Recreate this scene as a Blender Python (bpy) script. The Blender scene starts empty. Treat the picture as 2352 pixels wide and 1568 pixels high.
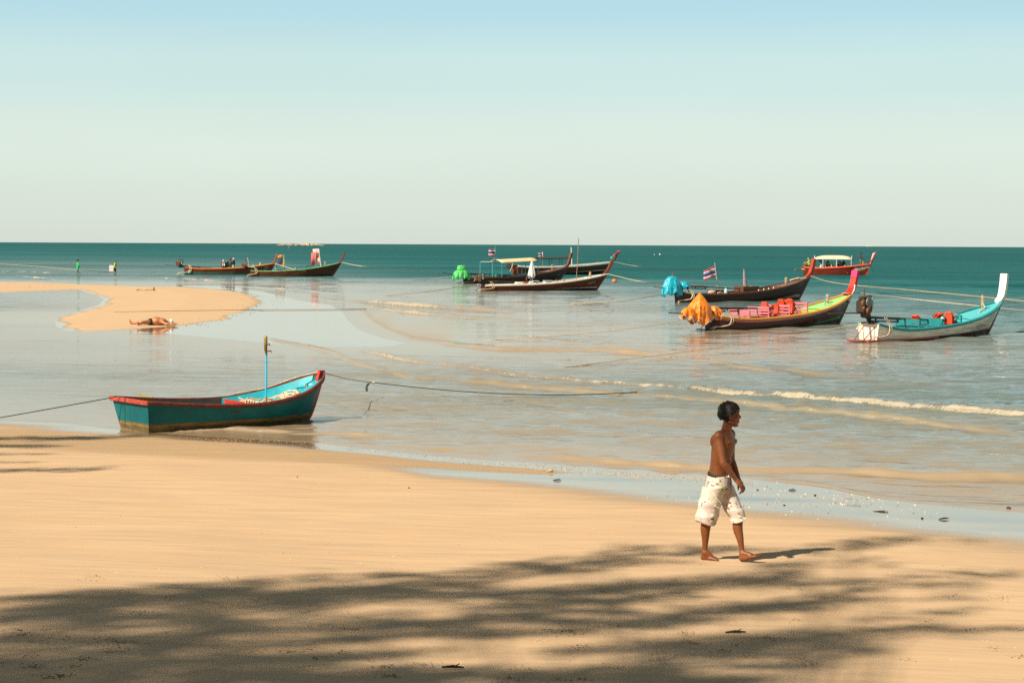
import bpy, math, random
import numpy as np
from mathutils import Vector, Matrix, noise as mnoise

sc = bpy.context.scene
C = sc.collection
PI = math.pi
random.seed(7)
rng = np.random.default_rng(7)

# ---------------------------------------------------------------- camera
CAM_H = 3.45
F = 1.9 * 2352.0                      # focal length in pixels of a 2352-wide picture
PITCH = math.atan((784 - 561.7) / F)
ROLL = math.atan(11.24 / 2352)
cam = bpy.data.objects.new('camera', bpy.data.cameras.new('camera'))
C.objects.link(cam)
cam.data.sensor_width = 36
cam.data.sensor_fit = 'HORIZONTAL'
cam.data.lens = 1.9 * 36
cam.data.clip_start = 0.1
cam.data.clip_end = 120000
RCAM = Matrix.Rotation(PI / 2 - PITCH, 3, 'X') @ Matrix.Rotation(ROLL, 3, 'Z')
cam.matrix_world = Matrix.Translation((0, 0, CAM_H)) @ RCAM.to_4x4()
sc.camera = cam

# ---------------------------------------------------------------- light
SUN_AZ = (-0.72, -0.695)               # horizontal direction towards the sun
_n = math.hypot(*SUN_AZ)
SUN_EL = math.radians(44.5)
SUN = Vector((SUN_AZ[0] / _n * math.cos(SUN_EL), SUN_AZ[1] / _n * math.cos(SUN_EL), math.sin(SUN_EL)))
sl = bpy.data.lights.new('sun', 'SUN')
sl.energy = 5.0
sl.angle = math.radians(0.53)
sl.color = (1.0, 0.90, 0.74)
so = bpy.data.objects.new('sun', sl)
C.objects.link(so)
so.rotation_euler = SUN.to_track_quat('Z', 'Y').to_euler()
so.location = SUN * 60

w = bpy.data.worlds.new('World')
sc.world = w
w.use_nodes = True
nt = w.node_tree
nt.nodes.clear()
def wn(t, **k):
    n = nt.nodes.new(t)
    for a, v in k.items():
        setattr(n, a, v)
    return n
sky = wn('ShaderNodeTexSky', sky_type='NISHITA', sun_disc=False)
sky.sun_elevation = SUN_EL
sky.sun_rotation = math.atan2(SUN.x, SUN.y)
sky.air_density = 1.0
sky.dust_density = 0.6
sky.ozone_density = 2.0
tc = wn('ShaderNodeTexCoord')
sx = wn('ShaderNodeSeparateXYZ')
nt.links.new(tc.outputs['Generated'], sx.inputs[0])
ramp = wn('ShaderNodeValToRGB')
cr = ramp.color_ramp
cr.interpolation = 'EASE'
# sky colour by sine of elevation, the same all round (milky turquoise haze low down, deeper blue above)
SKY = [(0.000, (0.456, 0.493, 0.442)), (0.015, (0.470, 0.515, 0.459)), (0.050, (0.489, 0.556, 0.500)), (0.088, (0.414, 0.536, 0.522)), (0.125, (0.310, 0.479, 0.536)), (0.170, (0.362, 0.470, 0.465)), (0.240, (0.338, 0.423, 0.418)), (0.450, (0.124, 0.141, 0.133)), (1.000, (0.049, 0.057, 0.058))]
while len(cr.elements) < len(SKY):
    cr.elements.new(0.5)
for e, (p, c) in zip(cr.elements, SKY):
    e.position = p
    e.color = (*c, 1)
nt.links.new(sx.outputs[2], ramp.inputs[0])
sk = wn('ShaderNodeMix', data_type='RGBA', blend_type='MULTIPLY')
sk.inputs['Factor'].default_value = 1.0
nt.links.new(sky.outputs[0], sk.inputs[6])
sk.inputs[7].default_value = (.8, 1.0, .95, 1)
bgsky = wn('ShaderNodeBackground')
bgsky.inputs['Strength'].default_value = 0.05
nt.links.new(sk.outputs[2], bgsky.inputs['Color'])
bggrad = wn('ShaderNodeBackground')
bggrad.inputs['Strength'].default_value = 1.0
# faint uneven haze
cln = wn('ShaderNodeTexNoise'); cmap = wn('ShaderNodeMapping'); cmap.inputs['Scale'].default_value = (2.6, 2.6, 14)
nt.links.new(tc.outputs['Generated'], cmap.inputs[0]); nt.links.new(cmap.outputs[0], cln.inputs['Vector'])
cln.inputs['Scale'].default_value = 1.6; cln.inputs['Detail'].default_value = 4
cmr = wn('ShaderNodeMapRange'); cmr.inputs[1].default_value = .3; cmr.inputs[2].default_value = .7; cmr.inputs[3].default_value = .982; cmr.inputs[4].default_value = 1.018
nt.links.new(cln.outputs[0], cmr.inputs[0])
cmx = wn('ShaderNodeMix', data_type='RGBA', blend_type='MULTIPLY'); cmx.inputs['Factor'].default_value = 1.0
nt.links.new(ramp.outputs[0], cmx.inputs[6]); nt.links.new(cmr.outputs[0], cmx.inputs[7])
nt.links.new(cmx.outputs[2], bggrad.inputs['Color'])
mixb = wn('ShaderNodeMixShader')
mixb.inputs[0].default_value = 0.90
nt.links.new(bgsky.outputs[0], mixb.inputs[1])
nt.links.new(bggrad.outputs[0], mixb.inputs[2])
wo = wn('ShaderNodeOutputWorld')
nt.links.new(mixb.outputs[0], wo.inputs['Surface'])

sc.view_settings.view_transform = 'Standard'
sc.view_settings.look = 'None'
sc.view_settings.gamma = 1.0
sc.view_settings.use_curve_mapping = False
sc.view_settings.exposure = 0.65
sc.render.engine = 'CYCLES'
sc.cycles.max_bounces = 6
sc.cycles.diffuse_bounces = 2
sc.cycles.glossy_bounces = 3
sc.cycles.use_denoising = False
sc.render.film_transparent = False

# ---------------------------------------------------------------- picture -> world
def hz(x):
    u = x / 2352.0
    return 558.3 - 2.26 * u + 13.5 * u * u
def hzl(x):
    return 561.7 + 11.24 * (x / 2352.0 - 0.5)
def ray(xd, yd):
    """Direction of a picture point (2352-wide coordinates; the lens's slight barrel bend near the horizon taken out)."""
    k = max(0.0, 1 - max(0, yd - 700) / 500.0)
    y = yd - (hz(xd) - hzl(xd)) * k
    return RCAM @ Vector((xd - 1176, -(y - 784), -F))
def G(xd, yd, z=0.0):
    d = ray(xd, yd)
    t = (z - CAM_H) / d.z
    return Vector((d.x * t, d.y * t, z))
def Zm(x0, y0, s):
    return lambda a, b: ((x0 + a / s) / 1.50638, (y0 + b / s) / 1.50638)
z1 = Zm(560, 830, 3.36); z1a = Zm(600, 850, 7.127); z1b = Zm(850, 850, 6.357)
z2 = Zm(1530, 810, 3.618); z2b = Zm(1540, 840, 7.35); z2c = Zm(1840, 830, 7.35)
z3 = Zm(2260, 850, 2.94); zo = Zm(2330, 1000, 6.72); zo2 = Zm(2620, 930, 6.357)
z4 = Zm(2900, 930, 3.658); z4e = Zm(2940, 1010, 8.708); z5 = Zm(2740, 860, 7.35)
zr = Zm(340, 1130, 2.5565); zrb = Zm(820, 1140, 5.406); z7 = Zm(0, 820, 3.36); z8 = Zm(420, 1070, 10.69)
zbt = Zm(2260, 930, 11.76)

# ---------------------------------------------------------------- materials
MATS = {}
def nm(name):
    m = bpy.data.materials.new(name)
    m.use_nodes = True
    nt = m.node_tree
    b = nt.nodes['Principled BSDF']
    return m, nt, b
def N(nt, t, **k):
    n = nt.nodes.new(t)
    for a, v in k.items():
        setattr(n, a, v)
    return n
def mixc(nt, fac, a, b, blend='MIX'):
    n = nt.nodes.new('ShaderNodeMix')
    n.data_type = 'RGBA'; n.blend_type = blend
    for sock, v in ((n.inputs['Factor'], fac), (n.inputs[6], a), (n.inputs[7], b)):
        if isinstance(v, (tuple, list)):
            sock.default_value = (*v[:3], 1)
        elif isinstance(v, (int, float)):
            sock.default_value = v
        else:
            nt.links.new(v, sock)
    return n.outputs[2]
def math_(nt, op, a, b=None, c=None, clamp=False):
    n = nt.nodes.new('ShaderNodeMath'); n.operation = op; n.use_clamp = clamp
    for i, v in enumerate((a, b, c)):
        if v is None: continue
        if isinstance(v, (int, float)): n.inputs[i].default_value = v
        else: nt.links.new(v, n.inputs[i])
    return n.outputs[0]
def ramp_(nt, v, lo, hi, a=0.0, b=1.0, smooth=True):
    n = nt.nodes.new('ShaderNodeMapRange')
    n.interpolation_type = 'SMOOTHSTEP' if smooth else 'LINEAR'
    nt.links.new(v, n.inputs[0])
    n.inputs[1].default_value = lo; n.inputs[2].default_value = hi
    n.inputs[3].default_value = a; n.inputs[4].default_value = b
    return n.outputs[0]
def noise_(nt, vec, scale, detail=3.0, rough=0.55, scl=None, rot=None):
    if scl is not None or rot is not None:
        mp = nt.nodes.new('ShaderNodeMapping')
        if scl is not None: mp.inputs['Scale'].default_value = scl
        if rot is not None: mp.inputs['Rotation'].default_value = rot
        nt.links.new(vec, mp.inputs[0]); vec = mp.outputs[0]
    n = nt.nodes.new('ShaderNodeTexNoise')
    n.inputs['Scale'].default_value = scale; n.inputs['Detail'].default_value = detail
    n.inputs['Roughness'].default_value = rough
    nt.links.new(vec, n.inputs['Vector'])
    return n.outputs[0]
def paint(name, col, rough=0.5, var=0.18, scale=6.0, metal=0.0, dirt=0.0, dirtcol=(.12, .08, .05), bump=0.0, spec=0.4, stretch=(1, 1, 1)):
    """A painted / plain surface with uneven tone, optional worn patches and fine relief."""
    key = name
    if key in MATS: return MATS[key]
    m, nt, b = nm(name)
    t = nt.nodes.new('ShaderNodeTexCoord').outputs['Object']
    n = noise_(nt, t, scale, 4, .6, scl=stretch)
    dark = tuple(c * (1 - var) for c in col); lite = tuple(min(1, c * (1 + var)) for c in col)
    f = ramp_(nt, n, .3, .7)
    c = mixc(nt, f, dark, lite)
    if dirt > 0:
        n2 = noise_(nt, t, scale * 2.3, 5, .65, scl=stretch)
        c = mixc(nt, ramp_(nt, n2, .52, .72, 0, dirt), c, dirtcol)
    nt.links.new(c, b.inputs['Base Color'])
    b.inputs['Roughness'].default_value = rough
    b.inputs['Metallic'].default_value = metal
    b.inputs['Specular IOR Level'].default_value = spec
    if bump > 0:
        bp = N(nt, 'ShaderNodeBump'); bp.inputs['Strength'].default_value = bump; bp.inputs['Distance'].default_value = .02
        nt.links.new(noise_(nt, t, scale * 4, 4, .6, scl=stretch), bp.inputs['Height'])
        nt.links.new(bp.outputs[0], b.inputs['Normal'])
    MATS[key] = m
    return m

# ---------------------------------------------------------------- mesh helpers
def cat(pts):
    return [Vector(p) for p in pts]
def smooth_path(pts, n):
    """Catmull-Rom resampling of a polyline."""
    P = [Vector(p) for p in pts]
    if len(P) < 3:
        return [P[0].lerp(P[-1], i / (n - 1)) for i in range(n)]
    P = [2 * P[0] - P[1]] + P + [2 * P[-1] - P[-2]]
    out = []
    m = len(P) - 3
    for i in range(n):
        u = i / (n - 1) * m
        k = min(int(u), m - 1); t = u - k
        a, b, c, d = P[k:k + 4]
        out.append(.5 * ((2 * b) + (c - a) * t + (2 * a - 5 * b + 4 * c - d) * t * t + (3 * b - a - 3 * c + d) * t ** 3))
    return out
class MB:
    def __init__(self):
        self.v = []; self.f = []; self.m = []
    def rings(self, R, closed=True, caps=True, mat=0, mats=None):
        n = len(R[0]); o = len(self.v)
        for r in R: self.v += [tuple(p) for p in r]
        for i in range(len(R) - 1):
            for j in range(n if closed else n - 1):
                k = (j + 1) % n
                self.f.append((o + i * n + j, o + i * n + k, o + (i + 1) * n + k, o + (i + 1) * n + j))
                self.m.append(mats[j] if mats else mat)
        if caps and closed:
            self.f.append(tuple(o + j for j in reversed(range(n)))); self.m.append(mat)
            e = o + (len(R) - 1) * n
            self.f.append(tuple(e + j for j in range(n))); self.m.append(mat)
        return self
    def box(self, c, s, rot=None, mat=0, bev=0.0):
        c = Vector(c); x, y, z = (k / 2 for k in s)
        M = rot if rot is not None else Matrix.Identity(3)
        o = len(self.v)
        if bev > 0:
            bv = min(bev, x * .6, y * .6, z * .6)
            rings = []
            for zz, ins in ((-z, bv), (-z + bv, 0), (z - bv, 0), (z, bv)):
                a, b = x - ins, y - ins
                k = bv if ins == 0 else bv
                rings.append([c + M @ Vector(p) for p in ((a - k, -b, zz), (a, -b + k, zz), (a, b - k, zz), (a - k, b, zz), (-a + k, b, zz), (-a, b - k, zz), (-a, -b + k, zz), (-a + k, -b, zz))])
            return self.rings(rings, mat=mat)
        for dz in (-z, z):
            for dx, dy in ((-x, -y), (x, -y), (x, y), (-x, y)):
                self.v.append(tuple(c + M @ Vector((dx, dy, dz))))
        for q in ((3, 2, 1, 0), (4, 5, 6, 7), (0, 1, 5, 4), (1, 2, 6, 5), (2, 3, 7, 6), (3, 0, 4, 7)):
            self.f.append(tuple(o + k for k in q)); self.m.append(mat)
        return self
    def tube(self, pts, r, n=8, mat=0, caps=True, flat=1.0, up=None):
        P = [Vector(p) for p in pts]
        if not isinstance(r, (list, tuple)): r = [r] * len(P)
        T = [(P[min(i + 1, len(P) - 1)] - P[max(i - 1, 0)]).normalized() for i in range(len(P))]
        u = Vector(up) if up is not None else (Vector((0, 0, 1)) if abs(T[0].z) < .9 else Vector((0, 1, 0)))
        R = []
        for p, t, rr in zip(P, T, r):
            u = (u - t * u.dot(t))
            u = u.normalized() if u.length > 1e-6 else t.orthogonal().normalized()
            s = t.cross(u)
            R.append([p + (s * math.cos(a) * rr + u * math.sin(a) * rr * flat) for a in (2 * PI * k / n for k in range(n))])
        return self.rings(R, caps=caps, mat=mat)
    def capsule(self, a, b, ra, rb, n=12, k=4, mat=0):
        """Round-ended tapered limb."""
        a = Vector(a); b = Vector(b); t = (b - a).normalized()
        pts = []; rr = []
        for i in range(k, -1, -1):
            th = i / k * PI / 2 * .98
            pts.append(a - t * ra * math.sin(th)); rr.append(max(1e-4, ra * math.cos(th)))
        for i in range(0, k + 1):
            th = i / k * PI / 2 * .98
            pts.append(b + t * rb * math.sin(th)); rr.append(max(1e-4, rb * math.cos(th)))
        return self.tube(pts, rr, n, mat)
    def ball(self, c, r, nu=16, nv=10, M=None, mat=0, fn=None):
        c = Vector(c); r = Vector((r, r, r)) if isinstance(r, (int, float)) else Vector(r)
        R = []
        for i in range(nv + 1):
            th = -PI / 2 + PI * i / nv
            th = max(-PI / 2 + .02, min(PI / 2 - .02, th))
            ring = []
            for j in range(nu):
                ph = 2 * PI * j / nu
                d = Vector((math.cos(th) * math.cos(ph), math.cos(th) * math.sin(ph), math.sin(th)))
                p = Vector((d.x * r.x, d.y * r.y, d.z * r.z))
                if fn: p = p * fn(d)
                if M is not None: p = M @ p
                ring.append(c + p)
            R.append(ring)
        return self.rings(R, mat=mat)
    def quad(self, a, b, c, d, mat=0):
        o = len(self.v); self.v += [tuple(a), tuple(b), tuple(c), tuple(d)]
        self.f.append((o, o + 1, o + 2, o + 3)); self.m.append(mat); return self
    def grid(self, rows, mat=0, mats=None):
        return self.rings(rows, closed=False, caps=False, mat=mat, mats=mats)
    def mesh(self, name, mats, smooth=True):
        me = bpy.data.meshes.new(name)
        me.from_pydata(self.v, [], self.f)
        for m in (mats if isinstance(mats, (list, tuple)) else [mats]):
            me.materials.append(m)
        me.polygons.foreach_set('material_index', self.m)
        if smooth:
            me.polygons.foreach_set('use_smooth', [True] * len(self.f))
        me.update()
        return me
    def build(self, name, mats, parent=None, smooth=True, sharp=None):
        o = bpy.data.objects.new(name, self.mesh(name, mats, smooth))
        C.objects.link(o)
        if parent is not None: o.parent = parent
        if smooth:
            o.data.set_sharp_from_angle(angle=math.radians(sharp if sharp else 40))
        return o
def tag(o, label=None, category=None, group=None, kind=None):
    if label: o['label'] = label
    if category: o['category'] = category
    if group: o['group'] = group
    if kind: o['kind'] = kind
    return o
def empty(name, loc=(0, 0, 0), rz=0.0):
    o = bpy.data.objects.new(name, None)
    o.location = loc; o.rotation_euler = (0, 0, rz); o.empty_display_size = .3
    C.objects.link(o)
    return o
def fused(mb, voxel, name, mats, parent=None, smooth_it=3, factor=.5):
    """Join overlapping pieces of a body into one continuous skin."""
    me = mb.mesh(name + '_raw', mats)
    o = bpy.data.objects.new(name, me); C.objects.link(o)
    r = o.modifiers.new('r', 'REMESH'); r.mode = 'VOXEL'; r.voxel_size = voxel
    if smooth_it:
        s = o.modifiers.new('s', 'SMOOTH'); s.iterations = smooth_it; s.factor = factor
    dg = bpy.context.evaluated_depsgraph_get()
    new = bpy.data.meshes.new_from_object(o.evaluated_get(dg))
    o.modifiers.clear()
    o.data = new
    bpy.data.meshes.remove(me)
    new.name = name
    new.polygons.foreach_set('use_smooth', [True] * len(new.polygons))
    if not new.materials:
        new.materials.append(mats[0] if isinstance(mats, (list, tuple)) else mats)
    if parent is not None: o.parent = parent
    return o
# ================================================================ terrain and sea
def W(pts, z=0.0):
    return np.array([[*G(x, y, z)[:2]] for x, y in pts])
SHORE = W([(-900, 930), (-300, 953), (0, 966), (150, 972), (260, 984), (380, 994), (470, 1001), (600, 1008), (740, 1017), (860, 1030), (980, 1043), (1120, 1055),
           (1250, 1062), (1400, 1070), (1550, 1080), (1680, 1092), (1800, 1104), (1900, 1118), (2000, 1138), (2120, 1155), (2250, 1167), (2352, 1175), (2600, 1190), (3400, 1215)])
def shore_y(x):
    lo, hi = SHORE[0], SHORE[-1]
    y = np.interp(x, SHORE[:, 0], SHORE[:, 1])
    return y + np.where(x < lo[0], (lo[0] - x) * .12, 0) - np.where(x > hi[0], (x - hi[0]) * .10, 0)
def curve_y(pts):
    c = W(pts); c = c[np.argsort(c[:, 0])]
    return c
SPIT = W([(-1500, 648), (0, 650), (60, 650), (240, 656), (330, 659), (420, 659), (550, 668), (622, 682), (642, 696), (618, 711), (560, 727), (490, 742), (410, 751),
          (330, 757), (285, 760), (200, 764), (150, 761), (124, 751), (121, 740), (135, 729), (180, 716), (222, 701), (236, 690), (224, 681), (196, 672), (180, 667), (100, 670), (0, 674), (-1500, 690)])
FLAT = W([(330, 655), (460, 655), (560, 657), (650, 672), (720, 689), (800, 700), (832, 715), (850, 736), (882, 757), (940, 776), (1000, 787), (960, 797), (880, 800), (800, 800), (700, 800),
          (620, 797), (520, 786), (430, 778), (330, 768), (240, 768), (280, 745), (420, 730), (560, 715), (590, 698), (560, 676), (440, 662)])
TONGUE = W([(-600, 985), (0, 985), (450, 1010), (800, 1036), (1000, 1054), (1240, 1073), (1330, 1083), (1240, 1091), (1000, 1080), (800, 1074), (400, 1058), (0, 1044), (-600, 1030)], .05)
def sdist(P, poly):
    """Signed distance of points P (n,2) to a polygon, positive inside."""
    n = len(poly); d2 = np.full(len(P), 1e18); ins = np.zeros(len(P), bool)
    for i in range(n):
        a = poly[i]; b = poly[(i + 1) % n]
        e = b - a; q = P - a
        t = np.clip((q @ e) / (e @ e), 0, 1)
        r = q - t[:, None] * e
        d2 = np.minimum(d2, (r * r).sum(1))
        c = ((a[1] > P[:, 1]) != (b[1] > P[:, 1]))
        xx = a[0] + (P[:, 1] - a[1]) * (b[0] - a[0]) / (b[1] - a[1] + 1e-12)
        ins ^= c & (P[:, 0] < xx)
    return np.where(ins, 1, -1) * np.sqrt(d2)
def sstep(x, a, b):
    t = np.clip((x - a) / (b - a), 0, 1)
    return t * t * (3 - 2 * t)
_wr = np.random.default_rng(3)
def wobble(x, y, lam, n=10):
    out = np.zeros_like(x)
    for k in range(n):
        a = _wr.uniform(0, 2 * PI); l = lam * _wr.uniform(.5, 2)
        out += np.sin((x * np.cos(a) + y * np.sin(a)) * 2 * PI / l + _wr.uniform(0, 6.28))
    return out / math.sqrt(n)
def sand_height(x, y, full=True):
    d = shore_y(x) - y
    up = .027 * np.minimum(np.maximum(d, 0), 13) + .05 * np.maximum(d - 13, 0)
    up = np.minimum(up, 2.2)
    q = np.maximum(-d, 0)
    side = sstep(x / np.maximum(y, 20), -.16, .10)       # the bottom shelves faster towards the open side
    dn = -(.030 * np.minimum(q, 6) + (.0075 + .0125 * sstep(x / np.maximum(y, 20), -.05, .15)) * np.clip(q - 6, 0, 40) + (.0026 + .0105 * side) * np.maximum(q - 46, 0))
    z = np.where(d > 0, up, np.maximum(dn, -6.0))
    if not full: return z
    P = np.stack([x, y], 1)
    near = (y > 25) & (y < 230) & (x > -150) & (x < 40)
    if near.any():
        sp = sdist(P[near], SPIT); fl = sdist(P[near], FLAT)
        zs = np.where(sp > 0, np.minimum(.045 * sp, .02 + .02 * sp).clip(max=.42), .05 * sp)
        zf = np.where(fl > 0, np.minimum(.004 * fl, .012), np.where(fl > -9, .008 * fl, -.072 + .03 * (fl + 9)))
        zz = np.maximum(zs, zf)
        zn = z[near]
        z[near] = np.maximum(zn, zz)
    return z
def ground_z(x, y):
    return float(sand_height(np.array([float(x)]), np.array([float(y)]))[0])
def GT(xd, yd):
    """Where a picture point falls on the sand."""
    z = 0.0
    p = G(xd, yd, z)
    for _ in range(9):
        z2 = ground_z(p.x, p.y)
        if abs(z2 - z) < 4e-4: break
        z = z2; p = G(xd, yd, z)
    return p
def fan_sheet(name, rows, slopes, ymin_w, zfun, mats, attrs, keep=None):
    """A sheet whose rows lie closer together near the viewpoint's ground, wide enough to run past every side."""
    Y = np.repeat(rows, len(slopes)); S = np.tile(slopes, len(rows))
    X = S * np.maximum(Y, ymin_w)
    X = X.astype(float); Y = Y.astype(float)
    Zv, at = zfun(X, Y)
    nr, ncn = len(rows), len(slopes)
    idx = np.arange(nr * ncn).reshape(nr, ncn)
    q = np.stack([idx[:-1, :-1], idx[:-1, 1:], idx[1:, 1:], idx[1:, :-1]], -1).reshape(-1, 4)
    if keep is not None:
        kv = keep(X, Y, Zv, at)
        q = q[kv[q].any(1)]
    used = np.unique(q); remap = np.full(nr * ncn, -1); remap[used] = np.arange(len(used))
    q = remap[q]
    co = np.stack([X, Y, Zv], 1)[used]
    me = bpy.data.meshes.new(name)
    me.vertices.add(len(co)); me.vertices.foreach_set('co', co.ravel())
    me.loops.add(q.size); me.loops.foreach_set('vertex_index', q.ravel().astype(np.int32))
    me.polygons.add(len(q)); me.polygons.foreach_set('loop_start', (np.arange(len(q)) * 4).astype(np.int32))
    me.polygons.foreach_set('use_smooth', np.ones(len(q), bool))
    for a, val in at.items():
        A = me.attributes.new(a, 'FLOAT', 'POINT'); A.data.foreach_set('value', val[used].astype(np.float32))
    me.update(calc_edges=True)
    for m in mats: me.materials.append(m)
    o = bpy.data.objects.new(name, me); C.objects.link(o)
    return o

# ---- sand
def sand_material():
    m, nt, b = nm('sand')
    g = nt.nodes.new('ShaderNodeNewGeometry').outputs['Position']
    def at(n):
        a = nt.nodes.new('ShaderNodeAttribute'); a.attribute_name = n; return a.outputs['Fac']
    wet, grit = at('wet'), at('grit')
    big = noise_(nt, g, .35, 3, .5)
    streak = noise_(nt, g, 1.0, 4, .6, scl=(.45, 3.0, 1), rot=(0, 0, math.radians(22)))
    streak2 = noise_(nt, g, 1.0, 3, .6, scl=(1.1, 8, 1), rot=(0, 0, math.radians(26)))
    fine = noise_(nt, g, 46, 4, .75)
    fine2 = noise_(nt, g, 150, 2, .6)
    c = mixc(nt, ramp_(nt, streak, .32, .68), (.575, .392, .232), (.51, .345, .203))
    c = mixc(nt, ramp_(nt, big, .3, .7, 0, .5), c, (.53, .345, .195))
    c = mixc(nt, ramp_(nt, streak2, .40, .72, 0, .55), c, (.385, .285, .195))
    c = mixc(nt, ramp_(nt, fine, .35, .75, 0, .22), c, (.40, .27, .15))
    gcol = mixc(nt, ramp_(nt, fine2, .35, .65), (.34, .205, .095), (.52, .35, .185))
    c = mixc(nt, math_(nt, 'MULTIPLY', grit, .75), c, gcol)
    wetn = math_(nt, 'ADD', wet, math_(nt, 'MULTIPLY', math_(nt, 'SUBTRACT', streak, .5), math_(nt, 'MULTIPLY', math_(nt, 'MULTIPLY', wet, math_(nt, 'SUBTRACT', 1.0, wet)), 2.0)), clamp=True)
    wc = mixc(nt, wetn, c, (.20, .14, .085))
    nt.links.new(wc, b.inputs['Base Color'])
    damp = math_(nt, 'MULTIPLY', ramp_(nt, streak2, .45, .7), .12)
    r = math_(nt, 'SUBTRACT', ramp_(nt, wetn, 0.05, .8, .80, .07), damp)
    nt.links.new(r, b.inputs['Roughness'])
    nt.links.new(ramp_(nt, wetn, .3, .95, .16, .75), b.inputs['Specular IOR Level'])
    bp = N(nt, 'ShaderNodeBump'); bp.inputs['Distance'].default_value = .012
    nt.links.new(ramp_(nt, wetn, 0.3, .9, .6, .015), bp.inputs['Strength'])
    h = math_(nt, 'ADD', math_(nt, 'MULTIPLY', fine, .35), math_(nt, 'ADD', math_(nt, 'MULTIPLY', streak2, .8), math_(nt, 'MULTIPLY', fine2, math_(nt, 'ADD', math_(nt, 'MULTIPLY', grit, .5), .12))))
    nt.links.new(h, bp.inputs['Height'])
    nt.links.new(bp.outputs[0], b.inputs['Normal'])
    return m
WETU = curve_y([(300, 1000), (700, 1014), (860, 1030), (980, 1082), (1240, 1091), (1340, 1084), (1420, 1076)])
WETL = curve_y([(-500, 950), (0, 968), (400, 1000), (760, 1030), (900, 1060), (1000, 1088), (1200, 1108), (1500, 1142), (1700, 1172), (2000, 1207), (2352, 1240), (3000, 1275)])
def sand_attrs(X, Y, z):
    d = shore_y(X) - Y
    P = np.stack([X, Y], 1)
    yl = np.interp(X, WETL[:, 0], WETL[:, 1])
    wet = np.maximum(sstep(Y - yl + .35 * wobble(X * .5, Y, 3.0), -3.4, .9) ** 1.35, .34 * np.exp(-(np.maximum(d, 0) / 3.2) ** 1.5) * sstep(d, -.5, .2))
    tn = np.full(len(X), -9.0); near = (Y > 24) & (Y < 48) & (np.abs(X) < 25)
    if near.any(): tn[near] = sdist(P[near], TONGUE)
    t = sstep(tn, -.35, .45)
    wet = wet * (1 - t) + .22 * t
    grit = t * .9 + .9 * np.exp(-((d - .45) / .35) ** 2) * (X < 3.0) * (Y < 45)
    nb = (Y > 25) & (Y < 230) & (X > -150) & (X < 40)
    if nb.any():
        sp = sdist(P[nb], SPIT)
        # the spit's top dries out; its seaward tip and rims stay wet
        tip = sstep(X[nb] / Y[nb], -.150, -.118)
        dry = sstep(sp + .25 * wobble(X[nb], Y[nb] * .6, 3.0), .05 + tip * .5, .75 + tip * 1.7)
        wet[nb] = np.where(sp > -.3, np.minimum(wet[nb], 1 - dry), wet[nb])
        grit[nb] = np.maximum(grit[nb], .5 * np.exp(-((sp - .9) / .7) ** 2) * tip)
    return {'wet': wet, 'grit': np.clip(grit, 0, 1)}
def sand_fun(X, Y):
    z = sand_height(X, Y)
    d = shore_y(X) - Y
    amp = np.where((d > .3) & (Y > 2), .006, 0) * sstep(d, .3, 3)
    z = z + amp * wobble(X, Y, 3.5) + amp * .5 * wobble(X * .35, Y * 1.6 + X * .2, 1.6)
    return z, sand_attrs(X, Y, z)
inner = np.linspace(-.31, .31, 421)
outer = np.concatenate([np.linspace(.33, 1, 24), np.linspace(1.2, 6, 14)])
slopes = np.concatenate([-outer[::-1], inner, outer])
SANDM = sand_material()
rows = np.concatenate([np.linspace(-60, 8, 35), np.linspace(8.6, 24, 90), F * CAM_H / np.linspace(F * CAM_H / 24.1, F * CAM_H / 47.5, 330)])
sand = fan_sheet('beach_sand', rows, slopes, 20, sand_fun, [SANDM], None)
tag(sand, 'pale tan beach sand in the foreground, dappled by tree shade', kind='structure')
rows = F * CAM_H / np.linspace(F * CAM_H / 47.3, F * CAM_H / 230, 330)
bar = fan_sheet('sandbar', rows, slopes[np.abs(slopes) < 1.2], 20, sand_fun, [SANDM], None, keep=lambda X, Y, z, a: z > -.25)
tag(bar, 'low tan sandbar lying between the lagoon and the sea', kind='structure')

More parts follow.
